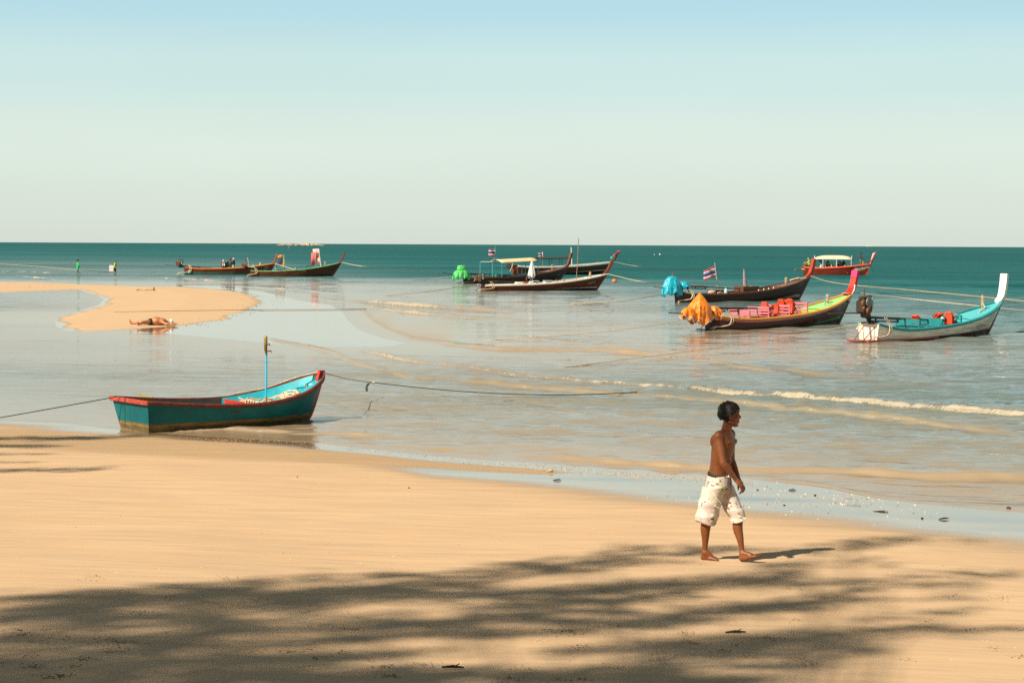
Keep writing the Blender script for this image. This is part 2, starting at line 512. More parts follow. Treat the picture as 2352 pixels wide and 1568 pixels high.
# ---- sea: wave fronts traced along the shore (picture points of the crest foot, crest height in m, foam 0..1)
FRONTS = [
    # y-curve points (x, y, amp, foam)
    ([(600, 772, .0, 0), (630, 785, .03, .02), (700, 797, .045, .1), (760, 812, .05, .2), (800, 831, .055, .2), (850, 848, .055, .25), (950, 868, .055, .2), (1200, 886, .055, .22), (1500, 913, .06, .25), (1700, 930, .065, .25), (1900, 950, .075, .3), (2060, 968, .085, .3), (2180, 982, .06, .15), (2352, 1000, .03, 0)], .20, 1.0),
    ([(820, 806, .01, .2), (860, 812, .045, .7), (900, 822, .055, .85), (960, 832, .05, .42), (1050, 845, .05, .42), (1200, 862, .05, .45), (1350, 876, .055, .5), (1500, 889, .06, .62), (1700, 905, .07, .72), (1900, 920, .08, .85), (2100, 938, .085, .9), (2352, 957, .085, .9), (2700, 985, .085, 1)], .16, 1.5),
    ([(780, 692, .0, .1), (850, 694, .10, .75), (900, 699, .14, 1), (960, 704, .16, .9), (1020, 707, .17, .35), (1100, 712, .14, .25), (1180, 717, .08, .05), (1260, 721, .0, 0)], .5, 2.5),
    ([(700, 682, .0, 0), (760, 690, .02, .2), (820, 697, .03, .3), (880, 711, .07, .8), (940, 719, .09, 1), (1010, 724, .09, .8), (1070, 729, .07, .15), (1200, 738, .03, 0)], .4, 2.0),
    ([(830, 713, .02, .1), (850, 735, .03, .15), (885, 756, .035, .2), (940, 777, .04, .35), (1000, 786, .035, .35), (1060, 790, .0, 0)], .2, 1.2),
    ([(980, 786, .0, 0), (1040, 794, .06, .15), (1150, 803, .07, .2), (1250, 804, .075, .05), (1350, 806, .075, .08), (1420, 809, .08, .1), (1490, 815, .08, .05), (1560, 824, .05, 0), (1650, 836, .07, .05), (1740, 848, .085, .12), (1820, 860, .085, .08), (1900, 866, .06, .05), (2050, 872, .04, 0), (2200, 882, .0, 0)], .22, 1.4),
    ([(1200, 775, .0, 0), (1300, 788, .05, .06), (1420, 799, .06, .1), (1520, 807, .04, 0), (1700, 820, .0, 0)], .3, 1.6),
    ([(1150, 1044, .0, 0), (1260, 1054, .04, .15), (1400, 1064, .05, .22), (1550, 1074, .055, .2), (1640, 1080, .04, .1), (1750, 1084, .03, .1), (1900, 1089, .045, .1), (2050, 1097, .065, .12), (2200, 1105, .075, .1), (2352, 1109, .075, .05), (2600, 1120, .06, 0)], .16, .8),
    ([(500, 655, .0, 0), (590, 660, .05, .3), (640, 664, .10, .85), (700, 668, .08, .6), (760, 673, .05, .5), (800, 676, .0, 0)], .5, 2.5),
    ([(-80, 626, .0, 0), (0, 627, .08, .7), (60, 627, .06, .8), (120, 630, .12, .9), (150, 631, .05, .2), (260, 636, .0, 0)], .6, 3.0),
    ([(20, 633, .0, 0), (60, 639, .1, .6), (95, 642, .12, 1), (130, 645, .05, .3), (200, 648, .02, 0)], .5, 2.5),
    ([(340, 636, .0, 0), (385, 641, .06, .6), (430, 642, .10, .7), (470, 645, .12, 1), (510, 648, .05, .4), (560, 650, 0, 0)], .5, 2.5),
    ([(1700, 1100, .0, 0), (1780, 1106, .012, .05), (1860, 1114, .014, .05), (1930, 1126, .014, .05), (2000, 1142, .014, .05), (2110, 1156, .012, .05), (2220, 1166, .0, 0)], .07, .4),
    ([(860, 1020, .0, 0), (940, 1028, .02, .1), (1040, 1036, .02, .1), (1140, 1044, .01, .05), (1200, 1050, 0, 0)], .12, .6),
    ([(380, 1000, 0, 0), (420, 992, .03, .3), (520, 986, .03, .5), (600, 990, .03, .1), (720, 996, .03, .05), (860, 1003, .02, 0), (1000, 1012, 0, 0)], .15, .6),
]
# how far behind each front the churned, sandy water reaches (m) and how thick it is
TURB = {0: (2.0, .62), 1: (.8, .5), 2: (2.0, .6), 3: (3.0, .8), 4: (7.0, .95), 5: (1.2, .6), 6: (1.2, .6), 7: (.45, .55), 12: (.3, .5), 13: (.5, .6)}
def sea_fun(X, Y):
    zs = sand_height(X, Y)
    depth = np.maximum(-zs, 0)
    dep_px = F * CAM_H / Y
    row_sp = np.gradient(np.unique(Y))
    rs = np.interp(Y, np.unique(Y), row_sp)
    r = np.random.default_rng(11)
    z = np.zeros_like(X)
    P = np.stack([X, Y], 1)
    flat = np.zeros(len(X)); lag = np.zeros(len(X))
    chop = sstep(depth, .10, 1.2) * .72 + .16 + .12 * sstep(depth, .02, .3)
    # the lagoon is only ruffled in patches, and the film over the flats hardly at all
    lagoon = (X < -3) & (Y < 110) & (Y > 30)
    pond = sstep(-X, 2.0, 9.0) * sstep(115 - Y, 0, 20)
    ruff = sstep(wobble(X * .16, Y * .5, 14.0, 8) + .35 * (X < -7) - .1, -.5, .9)
    chop = chop * (1 - pond) + pond * np.clip(chop * 2.2, 0, 1) * (.12 + .55 * ruff)
    nf = (Y > 25) & (Y < 200) & (X > -60) & (X < 30)
    calm = np.ones(len(X)); calm[nf] = .12 + .88 * sstep(-sdist(P[nf], FLAT), .0, 11.0)
    chop = chop * calm
    for k in range(54):
        lam = .35 * (18 ** r.random())
        th = r.normal(0, .42) + .27
        kx, ky = math.sin(th) * 2 * PI / lam, math.cos(th) * 2 * PI / lam
        a = .0044 * lam ** .62
        gate = sstep(lam / np.maximum(rs, 1e-6), 2.5, 5)
        z += a * gate * np.sin(kx * X + ky * Y + r.uniform(0, 6.28) + .5 * np.sin(X * .21 + Y * .13))
    z *= np.where(pond > .5, chop * .9, np.maximum(chop, .50 * calm)) * np.clip(.80 + depth * 1.8, .8, 2.0) * sstep(depth, .0, .05)
    foam = np.zeros_like(X); turb = np.zeros_like(X)
    for fi, (pts, wf, wb) in enumerate(FRONTS):
        c = W([(p[0], p[1]) for p in pts])
        am = np.array([p[2] for p in pts]); fo = np.array([p[3] for p in pts])
        o = np.argsort(c[:, 0]); c, am, fo = c[o], am[o], fo[o]
        sel = (X > c[0, 0]) & (X < c[-1, 0]) & (Y > c[:, 1].min() - 6) & (Y < c[:, 1].max() + 9)
        if not sel.any(): continue
        x, y = X[sel], Y[sel]
        wob = wobble(x, np.zeros_like(x), 2.2, 8) * .09 + wobble(x, np.zeros_like(x), .7, 8) * .04
        d = np.interp(x, c[:, 0], c[:, 1]) + wob * (wf / .2) ** .5 - y     # positive towards the beach
        a = np.interp(x, c[:, 0], am) * (1 + .22 * wobble(x, y * 0, .9, 6))
        f = np.interp(x, c[:, 0], fo)
        prof = np.where(d > -wf, np.exp(-((d + wf) / wf) ** 2), np.exp(-((d + wf) / wb) ** 2))
        z[sel] += np.maximum(a, 0) * 1.1 * prof
        gs = float(np.clip(c[:, 1].mean() / 46, 1, 6)) ** 1.3
        nz = .55 + .36 * wobble(x, y / gs, .55 * gs, 9) + (.30 * wobble(x, y, .2, 8) if gs < 1.3 else 0)
        band = np.exp(-((d + wf * .75) / (wf * 1.05)) ** 2)
        thin = np.exp(-((d + .02) / (.05 + wf * .12)) ** 2)
        trail = .45 * np.exp(-((d + wf + .5) / (wb * .7)) ** 2) * (d < -wf) * sstep(f, .6, 1)
        ff = band * sstep(f * 1.0 - .62 + .75 * nz, .25, .80) * sstep(f, .3, .6) + thin * sstep(f + .35 * nz, .35, .7) * .75 + trail * sstep(nz, .75, 1.15)
        foam[sel] = np.maximum(foam[sel], np.clip(ff * .85, 0, 1))
        tl = TURB.get(fi)
        if tl:
            tv = np.where(d < 0, np.exp(d / (tl[0] * (1 + .35 * wobble(x, y * 0, 2.5, 6)).clip(.4, 2))), np.exp(-(d / .12) ** 2)) * tl[1] * sstep(a, .003, .03)
            turb[sel] = np.maximum(turb[sel], tv)
        z[sel] += np.clip(ff, 0, 1) * band * (.010 + .02 * f) * (wobble(x, y, .3, 6))
    z = z + .004
    return z, {'depth': depth, 'chop': np.clip(chop, 0, 1), 'foam': foam, 'turbid': np.clip(turb, 0, 1)}
def sea_material():
    m, nt, b = nm('sea_water')
    g = nt.nodes.new('ShaderNodeNewGeometry').outputs['Position']
    def at(n):
        a = nt.nodes.new('ShaderNodeAttribute'); a.attribute_name = n; return a.outputs['Fac']
    depth, chop, foam = at('depth'), at('chop'), at('foam')
    # water colour by depth: clear film over sand, sandy green, then blue-green
    cl = N(nt, 'ShaderNodeValToRGB'); e = cl.color_ramp
    stops = [(0, (.36, .258, .160)), (.06, (.34, .255, .165)), (.13, (.250, .215, .155)), (.19, (.140, .160, .138)), (.25, (.080, .138, .134)), (.33, (.040, .118, .122)), (.44, (.016, .104, .110)), (.60, (.006, .088, .092)), (1, (.003, .076, .078))]
    while len(e.elements) < len(stops): e.elements.new(.5)
    for q, (p, c) in zip(e.elements, stops): q.position = p; q.color = (*c, 1)
    turb = at('turbid')
    silt = noise_(nt, g, 1.0, 3, .5, scl=(.02, .09, 1))
    dd = math_(nt, 'MULTIPLY', math_(nt, 'POWER', math_(nt, 'MULTIPLY', depth, 1 / 6.0), .6), math_(nt, 'ADD', .72, math_(nt, 'MULTIPLY', silt, .56)))
    nt.links.new(dd, cl.inputs[0])
    fn = noise_(nt, g, 9, 4, .7)
    fm = ramp_(nt, math_(nt, 'ADD', foam, math_(nt, 'MULTIPLY', math_(nt, 'SUBTRACT', fn, .5), .5)), .30, .62)
    patch = noise_(nt, g, 1.0, 4, .6, scl=(.006, .02, 1))
    body = mixc(nt, 1.0, cl.outputs[0], mixc(nt, ramp_(nt, patch, .3, .7), (.80, .82, .84), (1.22, 1.16, 1.14)), 'MULTIPLY')
    tb = math_(nt, 'MULTIPLY', turb, ramp_(nt, noise_(nt, g, 1.0, 4, .6, scl=(.8, 2.4, 1)), .25, .65, .55, 1.0))
    col = mixc(nt, math_(nt, 'MULTIPLY', tb, .9), body, (.310, .222, .132))
    col = mixc(nt, fm, col, (.42, .365, .275))
    nt.nodes.remove(b)
    dif = N(nt, 'ShaderNodeBsdfDiffuse'); glo = N(nt, 'ShaderNodeBsdfGlossy'); fr = N(nt, 'ShaderNodeFresnel')
    fr.inputs['IOR'].default_value = 1.333
    nt.links.new(col, dif.inputs['Color'])
    nt.links.new(ramp_(nt, depth, .3, 5.0, .05, .16), glo.inputs['Roughness'])
    # many small slopes hide each other on open water, so it mirrors less than a still film does
    hide = ramp_(nt, math_(nt, 'MULTIPLY', depth, 1.0), .15, 1.6, 1.0, .17)
    fac = math_(nt, 'MULTIPLY', math_(nt, 'MULTIPLY', fr.outputs[0], math_(nt, 'MULTIPLY', hide, math_(nt, 'SUBTRACT', 1.0, math_(nt, 'MULTIPLY', tb, .62)))), math_(nt, 'SUBTRACT', 1.0, fm))
    mx = N(nt, 'ShaderNodeMixShader')
    nt.links.new(fac, mx.inputs[0]); nt.links.new(dif.outputs[0], mx.inputs[1]); nt.links.new(glo.outputs[0], mx.inputs[2])
    nt.links.new(mx.outputs[0], [n for n in nt.nodes if n.type == 'OUTPUT_MATERIAL'][0].inputs['Surface'])
    gust = noise_(nt, g, 1.0, 3, .55, scl=(.012, .045, 1))
    slick = ramp_(nt, noise_(nt, g, 1.0, 2, .5, scl=(.004, .05, 1)), .50, .64, 1.0, .35)
    amp = math_(nt, 'MULTIPLY', math_(nt, 'MULTIPLY', chop, ramp_(nt, gust, .3, .7, .55, 1.15)), slick)
    w1 = noise_(nt, g, 1.0, 4, .60, scl=(.75, 1.9, 1), rot=(0, 0, math.radians(7)))
    w2 = noise_(nt, g, 1.0, 3, .6, scl=(2.2, 6.5, 1), rot=(0, 0, math.radians(19)))
    w3 = noise_(nt, g, 1.0, 3, .55, scl=(.10, .30, 1), rot=(0, 0, math.radians(5)))
    w4 = noise_(nt, g, 1.0, 4, .65, scl=(.02, .07, 1))
    h = math_(nt, 'ADD', math_(nt, 'ADD', math_(nt, 'MULTIPLY', w1, .20), math_(nt, 'MULTIPLY', w3, .6)), math_(nt, 'MULTIPLY', w4, 2.2))
    bp = N(nt, 'ShaderNodeBump'); bp.inputs['Distance'].default_value = 1.0
    nt.links.new(math_(nt, 'MULTIPLY', amp, 1.25), bp.inputs['Strength'])
    nt.links.new(h, bp.inputs['Height'])
    b2 = N(nt, 'ShaderNodeBump'); b2.inputs['Distance'].default_value = 1.0
    nt.links.new(math_(nt, 'ADD', math_(nt, 'MINIMUM', .26, math_(nt, 'MULTIPLY', chop, 1.35)), math_(nt, 'MULTIPLY', amp, .60)), b2.inputs['Strength'])
    nt.links.new(math_(nt, 'MULTIPLY', w2, .030), b2.inputs['Height']); nt.links.new(bp.outputs[0], b2.inputs['Normal'])
    bf = N(nt, 'ShaderNodeBump'); bf.inputs['Distance'].default_value = .05
    nt.links.new(math_(nt, 'MULTIPLY', fm, .9), bf.inputs['Strength'])
    nt.links.new(noise_(nt, g, 16, 4, .7), bf.inputs['Height'])
    nt.links.new(b2.outputs[0], bf.inputs['Normal'])
    for sh in (dif, glo, fr): nt.links.new(bf.outputs[0], sh.inputs['Normal'])
    return m
deps = np.concatenate([np.arange(640, 110, -.72), np.arange(110, 30, -.42), np.geomspace(30, .33, 120)])
rows = F * CAM_H / deps
inner = np.linspace(-.30, .30, 541)
outer = np.concatenate([np.linspace(.31, .6, 14), np.linspace(.7, 6, 16)])
slopes = np.concatenate([-outer[::-1], inner, outer])
sea = fan_sheet('sea_water', rows, slopes, 1, sea_fun, [sea_material()], None, keep=lambda X, Y, z, a: sand_height(X, Y) < z + .05)
tag(sea, 'turquoise sea with small ripples and foaming wavelets running up the sand', kind='structure')
# ================================================================ boats
def hull_paint(name, col, boot=None, boot_a=.0, boot_b=.0, boot_x=0.0, stripe=None, stripe_h=.0, stripe_x=0.0, L=10.0, wear=.35, rough=.45, seams=True, stain=(.10, .075, .05)):
    """Hull paint: main colour, waterline band rising towards the bow, optional stripe above it, wear, plank seams."""
    m, nt, b = nm(name)
    t = nt.nodes.new('ShaderNodeTexCoord').outputs['Object']
    sp = nt.nodes.new('ShaderNodeSeparateXYZ'); nt.links.new(t, sp.inputs[0])
    x, z = sp.outputs[0], sp.outputs[2]
    grain = noise_(nt, t, 1.0, 5, .6, scl=(.7, .7, 9))
    blot = noise_(nt, t, 2.2, 4, .6)
    c = mixc(nt, ramp_(nt, grain, .3, .7), tuple(k * .72 for k in col), tuple(min(1, k * 1.25) for k in col))
    c = mixc(nt, ramp_(nt, blot, .5, .8, 0, .5), c, tuple(k * .55 for k in col))
    fine = noise_(nt, t, 1.0, 6, .7, scl=(3.0, 3.0, 30))
    c = mixc(nt, ramp_(nt, fine, .64, .74, 0, wear), c, tuple(min(1, k * 1.5 + .04) for k in col))
    def above(x0, a, bb):          # height of a line that starts at a and climbs to bb from x0 to the bow
        return ramp_(nt, x, x0 * L, L, a, bb, smooth=False)
    if stripe is not None:
        lo = above(boot_x, boot_a, boot_b)
        hi = math_(nt, 'ADD', lo, above(stripe_x, 0.0, stripe_h))
        f = math_(nt, 'MULTIPLY', math_(nt, 'LESS_THAN', z, hi), math_(nt, 'GREATER_THAN', x, stripe_x * L))
        c = mixc(nt, f, c, mixc(nt, ramp_(nt, blot, .4, .7), stripe, tuple(k * .75 for k in stripe)))
    if boot is not None:
        f = math_(nt, 'LESS_THAN', z, above(boot_x, boot_a, boot_b))
        c = mixc(nt, f, c, mixc(nt, ramp_(nt, blot, .35, .7), boot, tuple(k * .65 for k in boot)))
    # weed and damp along the waterline
    wl = math_(nt, 'MULTIPLY', ramp_(nt, z, .0, .07, 1, 0), ramp_(nt, blot, .25, .6, .25, .8))
    c = mixc(nt, wl, c, stain)
    nt.links.new(c, b.inputs['Base Color'])
    nt.links.new(ramp_(nt, grain, .3, .7, rough - .1, rough + .15), b.inputs['Roughness'])
    b.inputs['Specular IOR Level'].default_value = .28
    bp = N(nt, 'ShaderNodeBump'); bp.inputs['Strength'].default_value = .5; bp.inputs['Distance'].default_value = .02
    h = math_(nt, 'MULTIPLY', grain, .5)
    if seams:
        wv = nt.nodes.new('ShaderNodeTexWave'); wv.wave_type = 'BANDS'; wv.bands_direction = 'Z'; wv.wave_profile = 'SAW'
        wv.inputs['Scale'].default_value = 1.35; wv.inputs['Distortion'].default_value = 0.25; wv.inputs['Detail'].default_value = 1
        nt.links.new(t, wv.inputs['Vector'])
        h = math_(nt, 'ADD', h, math_(nt, 'MULTIPLY', ramp_(nt, wv.outputs[1], .0, .12), .45))
    nt.links.new(h, bp.inputs['Height']); nt.links.new(bp.outputs[0], b.inputs['Normal'])
    return m

DARKMETAL = paint('dark_oily_metal', (.035, .026, .020), .45, .5, 14, .3, .5, (.14, .06, .025), .6)
RUST = paint('rusty_metal', (.17, .070, .028), .75, .4, 12, .2, .5, (.05, .03, .02), .5)
GREYMETAL = paint('grey_metal', (.20, .20, .18), .5, .3, 10, .6)
BLACKPIPE = paint('black_pipe', (.022, .018, .016), .4, .3, 8, .2, .3, (.10, .05, .03))
BROWNPIPE = paint('brown_pipe', (.085, .045, .026), .6, .4, 8, .1, .5, (.03, .02, .015))
ROPEM = paint('cream_rope', (.58, .46, .30), .9, .25, 30, bump=.5)
ROPEB = paint('tan_rope', (.40, .29, .17), .9, .3, 30, bump=.5)
ROPED = paint('dark_green_rope', (.020, .030, .026), .9, .3, 30)
WHITEP = paint('white_paint', (.74, .70, .62), .5, .08, 5, dirt=.35, dirtcol=(.42, .36, .27))
HOSE = paint('pale_hose', (.52, .42, .31), .55, .2, 8)
RAWWOOD = paint('raw_wood', (.36, .22, .12), .8, .3, 9, dirt=.4, dirtcol=(.14, .08, .05), bump=.4, stretch=(1, 1, .2))
STEELPROP = paint('pale_brass', (.55, .47, .36), .4, .15, 6, .4)
JACKET = paint('orange_nylon', (.62, .062, .024), .7, .22, 9)
STRAP = paint('black_strap', (.018, .016, .018), .8, .2)
SKIN_T = paint('tanned_skin', (.40, .20, .115), .55, .12, 12)
SKIN_D = paint('brown_skin', (.20, .085, .042), .5, .12, 12)
SKIN_P = paint('pale_skin', (.52, .31, .21), .55, .10, 12)
BLACKHAIR = paint('black_hair', (.012, .009, .008), .55, .4, 30)

class Boat:
    def __init__(s, name, label, cfg, group='longtail boats moored off the beach'):
        s.cfg = cfg
        A = G(*cfg['stern']); B = G(*cfg['foot'])
        d = (B - A); d.z = 0
        s.Lw = d.length
        s.ang = math.atan2(d.y, d.x)
        s.loc = A
        s.root = empty(name, (A.x, A.y, 0), s.ang)
        tag(s.root, label, cfg.get('category', 'boat'), group)
        s.R = Matrix.Rotation(s.ang, 3, 'Z')
        s.Ri = s.R.transposed()
        tip = s.bp(cfg['tip']); top = s.bp(cfg['top']); st = s.bp(cfg['sheer0'], -.45)
        s.Ls = max(tip.x, s.Lw + .25); s.zb = tip.z
        s.top = top; s.z0 = cfg.get('z0', st.z)
        s.zm = cfg.get('zm', s.z0 * .86)
        s.p = cfg.get('p', 3.0); s.beam = cfg.get('beam', 1.0)
    def bp(s, pt, lat=0.0):
        """The point of the boat's fore-and-aft plane (at a sideways offset) seen at a picture point, in boat coordinates."""
        o = s.Ri @ (Vector((0, 0, CAM_H)) - Vector((s.loc.x, s.loc.y, 0)))
        d = s.Ri @ ray(*pt)
        t = (lat - o.y) / d.y
        return o + d * t
    def world(s, p):
        return s.R @ Vector(p) + Vector((s.loc.x, s.loc.y, 0))
    def place(s, o):
        o.location = (s.loc.x, s.loc.y, 0); o.rotation_euler = (0, 0, s.ang)
        return o
    # ---- hull lines
    def sheer(s, u):
        z = s.zm + (s.zb - s.zm) * u ** s.p
        return z + (s.z0 - s.zm) * max(0, 1 - u / .22) ** 2
    def bs(s, u):
        return s.beam * float(np.interp(u, [0, .08, .2, .4, .55, .7, .82, .91, .97, 1], [.42, .54, .70, .82, .83, .74, .56, .34, .15, .045]))
    def bw(s, u):
        return s.beam * float(np.interp(u, [0, .08, .2, .4, .55, .7, .82, .91, .97, 1], [.34, .44, .58, .68, .66, .50, .28, .11, .05, .035]))
    def pt(s, u, v, side):
        """v: -1 keel .. 0 waterline .. 1 sheer"""
        if v >= 0:
            x = u * (s.Lw + (s.Ls - s.Lw) * v ** .95)
            y = s.bw(u) + (s.bs(u) - s.bw(u)) * v ** .85
            z = s.sheer(u) * v
        else:
            k = -v
            x = u * (s.Lw - .18 * k); y = s.bw(u) * (1 - k * k * .97); z = -.32 * k
        return Vector((x, side * y, z))
    def half(s, x, z):
        """Half breadth at a place on the hull side."""
        u = x / s.Lw
        for _ in range(8):
            u = min(1, max(0, u)); v = min(1, max(0, z / s.sheer(u)))
            u = x / (s.Lw + (s.Ls - s.Lw) * v ** .95)
        u = min(1, max(0, u)); v = min(1, max(0, z / s.sheer(u)))
        return s.pt(u, v, 1).y, u
    def deck_z(s, u):
        return s.sheer(u) - .045
    def build(s):
        c = s.cfg; U = [i / 40 for i in range(41)]
        V = [1, .8, .6, .4, .2, .08, 0, -.35, -.7, -1]
        mb = MB()
        R = []
        for u in U:
            R.append([s.pt(u, v, -1) for v in V] + [s.pt(u, v, 1) for v in V[::-1][1:]])
        mb.grid(R)
        mb.f.append(tuple(range(len(R[0])))); mb.m.append(2)         # transom
        # inner skin
        R2 = []
        for u in U[:-1]:
            if u > .96: continue
            b = s.bs(u) - .05; zf = c.get('floor', .12)
            zt = s.sheer(u) - .012
            ring = []
            for v in (1, .75, .5, .25, 0):
                z = zf + (zt - zf) * v
                vv = z / s.sheer(u)
                q = s.pt(u, vv, 1)
                ring.append(Vector((q.x + (.05 if u == 0 else 0), max(.02, q.y - .05), z)))
            R2.append([Vector((p.x, -p.y, p.z)) for p in ring] + [Vector(p) for p in ring[::-1]])
        mb.grid(R2, mat=1)
        n = len(R2[0]); o = len(mb.v) - len(R2) * n
        mb.f.append(tuple(o + k for k in range(n))); mb.m.append(1)
        hull = mb.build('hull', [c['hull'], c['inside'], c.get('transom', c['hull'])], s.root, sharp=50)
        # gunwales
        gw, gh = c.get('gw', .10), c.get('gh', .085)
        for side in (-1, 1):
            g = MB(); R = []
            for u in [i / 44 for i in range(45)]:
                p = s.pt(u, 1, side); b = abs(p.y)
                yo = b + gw * .35; yi = max(.01, b - gw * .65)
                z = p.z
                q = [(p.x, yo, z - gh * .75), (p.x, yo + .008, z - .01), (p.x, yo - .02, z + gh * .22), (p.x, yi + .015, z + gh * .25), (p.x, yi, z + gh * .1), (p.x, yi, z - gh * .5)]
                if side < 0: R.append([Vector((a, -bb, cc)) for a, bb, cc in q])
                else: R.append([Vector(k) for k in q][::-1])
            g.rings(R)
            g.build('gunwale', c['gun'], s.root, sharp=35)
            if 'rail' in c:               # thin rubbing strip under the gunwale
                g = MB(); R = []
                for u in [i / 40 for i in range(40)]:
                    vz = 1 - (gh * .8 + .035) / s.sheer(u)
                    p = s.pt(u, vz, side)
                    R.append([Vector((p.x, p.y + side * dy, p.z + dz)) for dy, dz in ((-.01, -.025), (.03, -.022), (.03, .022), (-.01, .025))][::side])
                g.rings(R); g.build('rubbing_strip', c['rail'], s.root, sharp=35)
        # foredeck with its coaming and the bulkhead under its after edge
        d0 = c.get('deck0', .72)
        if d0 is not None:
            dk = MB(); R = []
            us = [d0 + (.985 - d0) * i / 14 for i in range(15)]
            for u in us:
                b = s.bs(u) - .045; z = s.deck_z(u); xx = s.pt(u, 1, 1).x
                R.append([Vector((xx, -b + 2 * b * k / 8, z + (.07 + c.get('camber', 0)) * s.bs(u) * (1 - (2 * k / 8 - 1) ** 2))) for k in range(9)])
            dk.grid(R)
            R = [[Vector((p.x - .0, p.y, p.z - .05)) for p in R[0]], [Vector(p) for p in R[0]]]
            dk.grid(R)
            dk.build('foredeck', c['deck'], s.root, sharp=45)
            bh = MB(); u = d0; b = s.bs(u) - .06; z = s.deck_z(u); xx = s.pt(u, 1, 1).x + .03
            zf = c.get('floor', .12)
            prof = []
            rows = []
            for k in range(13):
                y = -b + 2 * b * k / 12
                zt = z - .03 + .07 * s.bs(u) * (1 - (y / b) ** 2)
                arch = c.get('arch', 0)
                zl = zf + (arch * (1 - (y / b) ** 2) * (z - zf) if arch else 0)
                hl = max(.05, s.half(xx, zl)[0] - .08)
                rows.append((Vector((xx, max(-hl, min(hl, y)), zl)), Vector((xx, y, zt))))
            bh.grid([[r[0] for r in rows], [r[1] for r in rows]])
            bh.grid([[r[1] + Vector((.03, 0, 0)) for r in rows], [r[0] + Vector((.03, 0, 0)) for r in rows]])
            bh.build('bulkhead', c.get('bulk', c['deck']), s.root, sharp=40)
        # stem board
        st = MB(); R = []
        for v in (-1, -.5, 0, .25, .5, .75, 1.0):
            p = s.pt(1, v, 1); tw = .055
            R.append([Vector((p.x - .16, -tw - .02, p.z)), Vector((p.x + .05, -tw, p.z)), Vector((p.x + .05, tw, p.z)), Vector((p.x - .16, tw + .02, p.z))])
        st.rings(R)
        st.build('stem', c.get('stem', c['hull']), s.root, sharp=30)
        # tall bow post
        pw, pd = c.get('pw', .20), c.get('pd', .20)
        base = Vector((s.Ls - .42, 0, s.zb - .16)); elbow = Vector((s.Ls - .06, 0, s.zb + .10)); topc = Vector((s.top.x - .05, 0, s.top.z))
        mid = elbow.lerp(topc, .5) + Vector((-.05, 0, 0)) * 0 + (Vector((.04, 0, -.02)))
        path = smooth_path([base, elbow, mid, topc], 16)
        R = []
        for i, p in enumerate(path):
            a = path[max(i - 1, 0)]; b2 = path[min(i + 1, len(path) - 1)]
            t = (b2 - a).normalized(); nrm = Vector((-t.z, 0, t.x))
            k = i / 15
            wd = pw * (1 + .12 * k); dp = pd * (1.15 - .15 * k)
            if i == 0: wd *= .6
            R.append([p + nrm * dp / 2 + Vector((0, -wd / 2, 0)), p - nrm * dp / 2 + Vector((0, -wd / 2, 0)), p - nrm * dp / 2 + Vector((0, wd / 2, 0)), p + nrm * dp / 2 + Vector((0, wd / 2, 0))])
        po = MB().rings(R)
        post = po.build('bow_post', c['post'], s.root, smooth=False)
        if 'cap' in c:
            hcap = c.get('cap_len', .3)
            t = (path[-1] - path[-4]).normalized(); nrm = Vector((-t.z, 0, t.x))
            R = []
            for k, (f, g) in enumerate(((-hcap, 1.06), (-hcap * .5, 1.08), (-.01, 1.09), (.035, 1.0), (.05, .75))):
                p = path[-1] + t * f; wd = pw * 1.12 * g; dp = pd * g * 1.03
                R.append([p + nrm * dp / 2 + Vector((0, -wd / 2, 0)), p - nrm * dp / 2 + Vector((0, -wd / 2, 0)), p - nrm * dp / 2 + Vector((0, wd / 2, 0)), p + nrm * dp / 2 + Vector((0, wd / 2, 0))])
            MB().rings(R).build('post_cap', c['cap'], s.root, smooth=False)
        s.post_path = path
        return hull
    def floor(s, mat, u0=.06, u1=.7, n=5):
        for k in range(n):
            mb = MB(); R = []
            for i in range(13):
                u = u0 + (u1 - u0) * i / 12
                b = (s.bw(u) - .07) * .95
                y0 = -b + 2 * b * k / n + .008; y1 = -b + 2 * b * (k + 1) / n - .008
                z = s.cfg.get('floor', .12) + .02 + .004 * (k % 2)
                x = u * s.Lw
                R.append([Vector((x, y0, z - .02)), Vector((x, y1, z - .02)), Vector((x, y1, z)), Vector((x, y0, z))])
            mb.rings(R).build('floor_board', mat, s.root, smooth=False)
    def thwart(s, u, mat, drop=.08, wid=.22):
        b = s.bs(u) - .06; x = s.pt(u, 1, 1).x; z = s.sheer(u) - drop
        MB().box((x, 0, z), (wid, 2 * b, .035), bev=.008).build('thwart', mat, s.root, smooth=False)
    def ribs(s, us, mat, h=.07):
        for u in us:
            for side in (-1, 1):
                p = s.pt(u, 1, side)
                MB().box((p.x, p.y - side * .075, p.z - .02 + h / 2), (.07, .06, .10 + h), bev=.012).build('rib', mat, s.root, smooth=False)
    def post_on_deck(s, pt, mat, r=.06, wrap=None, lat=0.0, zbase=None):
        p = s.bp(pt, lat)
        u = p.x / s.Ls
        zb = zbase if zbase is not None else s.sheer(min(1, u)) - .15
        mb = MB().tube([(p.x, lat, zb), (p.x, lat, p.z - .015), (p.x, lat, p.z)], [r, r, r * .8], 10)
        o = mb.build('mooring_post', mat, s.root)
        if wrap:
            path = []
            for k in range(60):
                a = k / 60 * 2 * PI * 5
                path.append((p.x + (r + .014) * math.cos(a), lat + (r + .014) * math.sin(a), zb + (p.z - zb) * (.38 + .5 * k / 60)))
            MB().tube(path, .016, 5).build('rope_lashing', wrap, o)
        return o
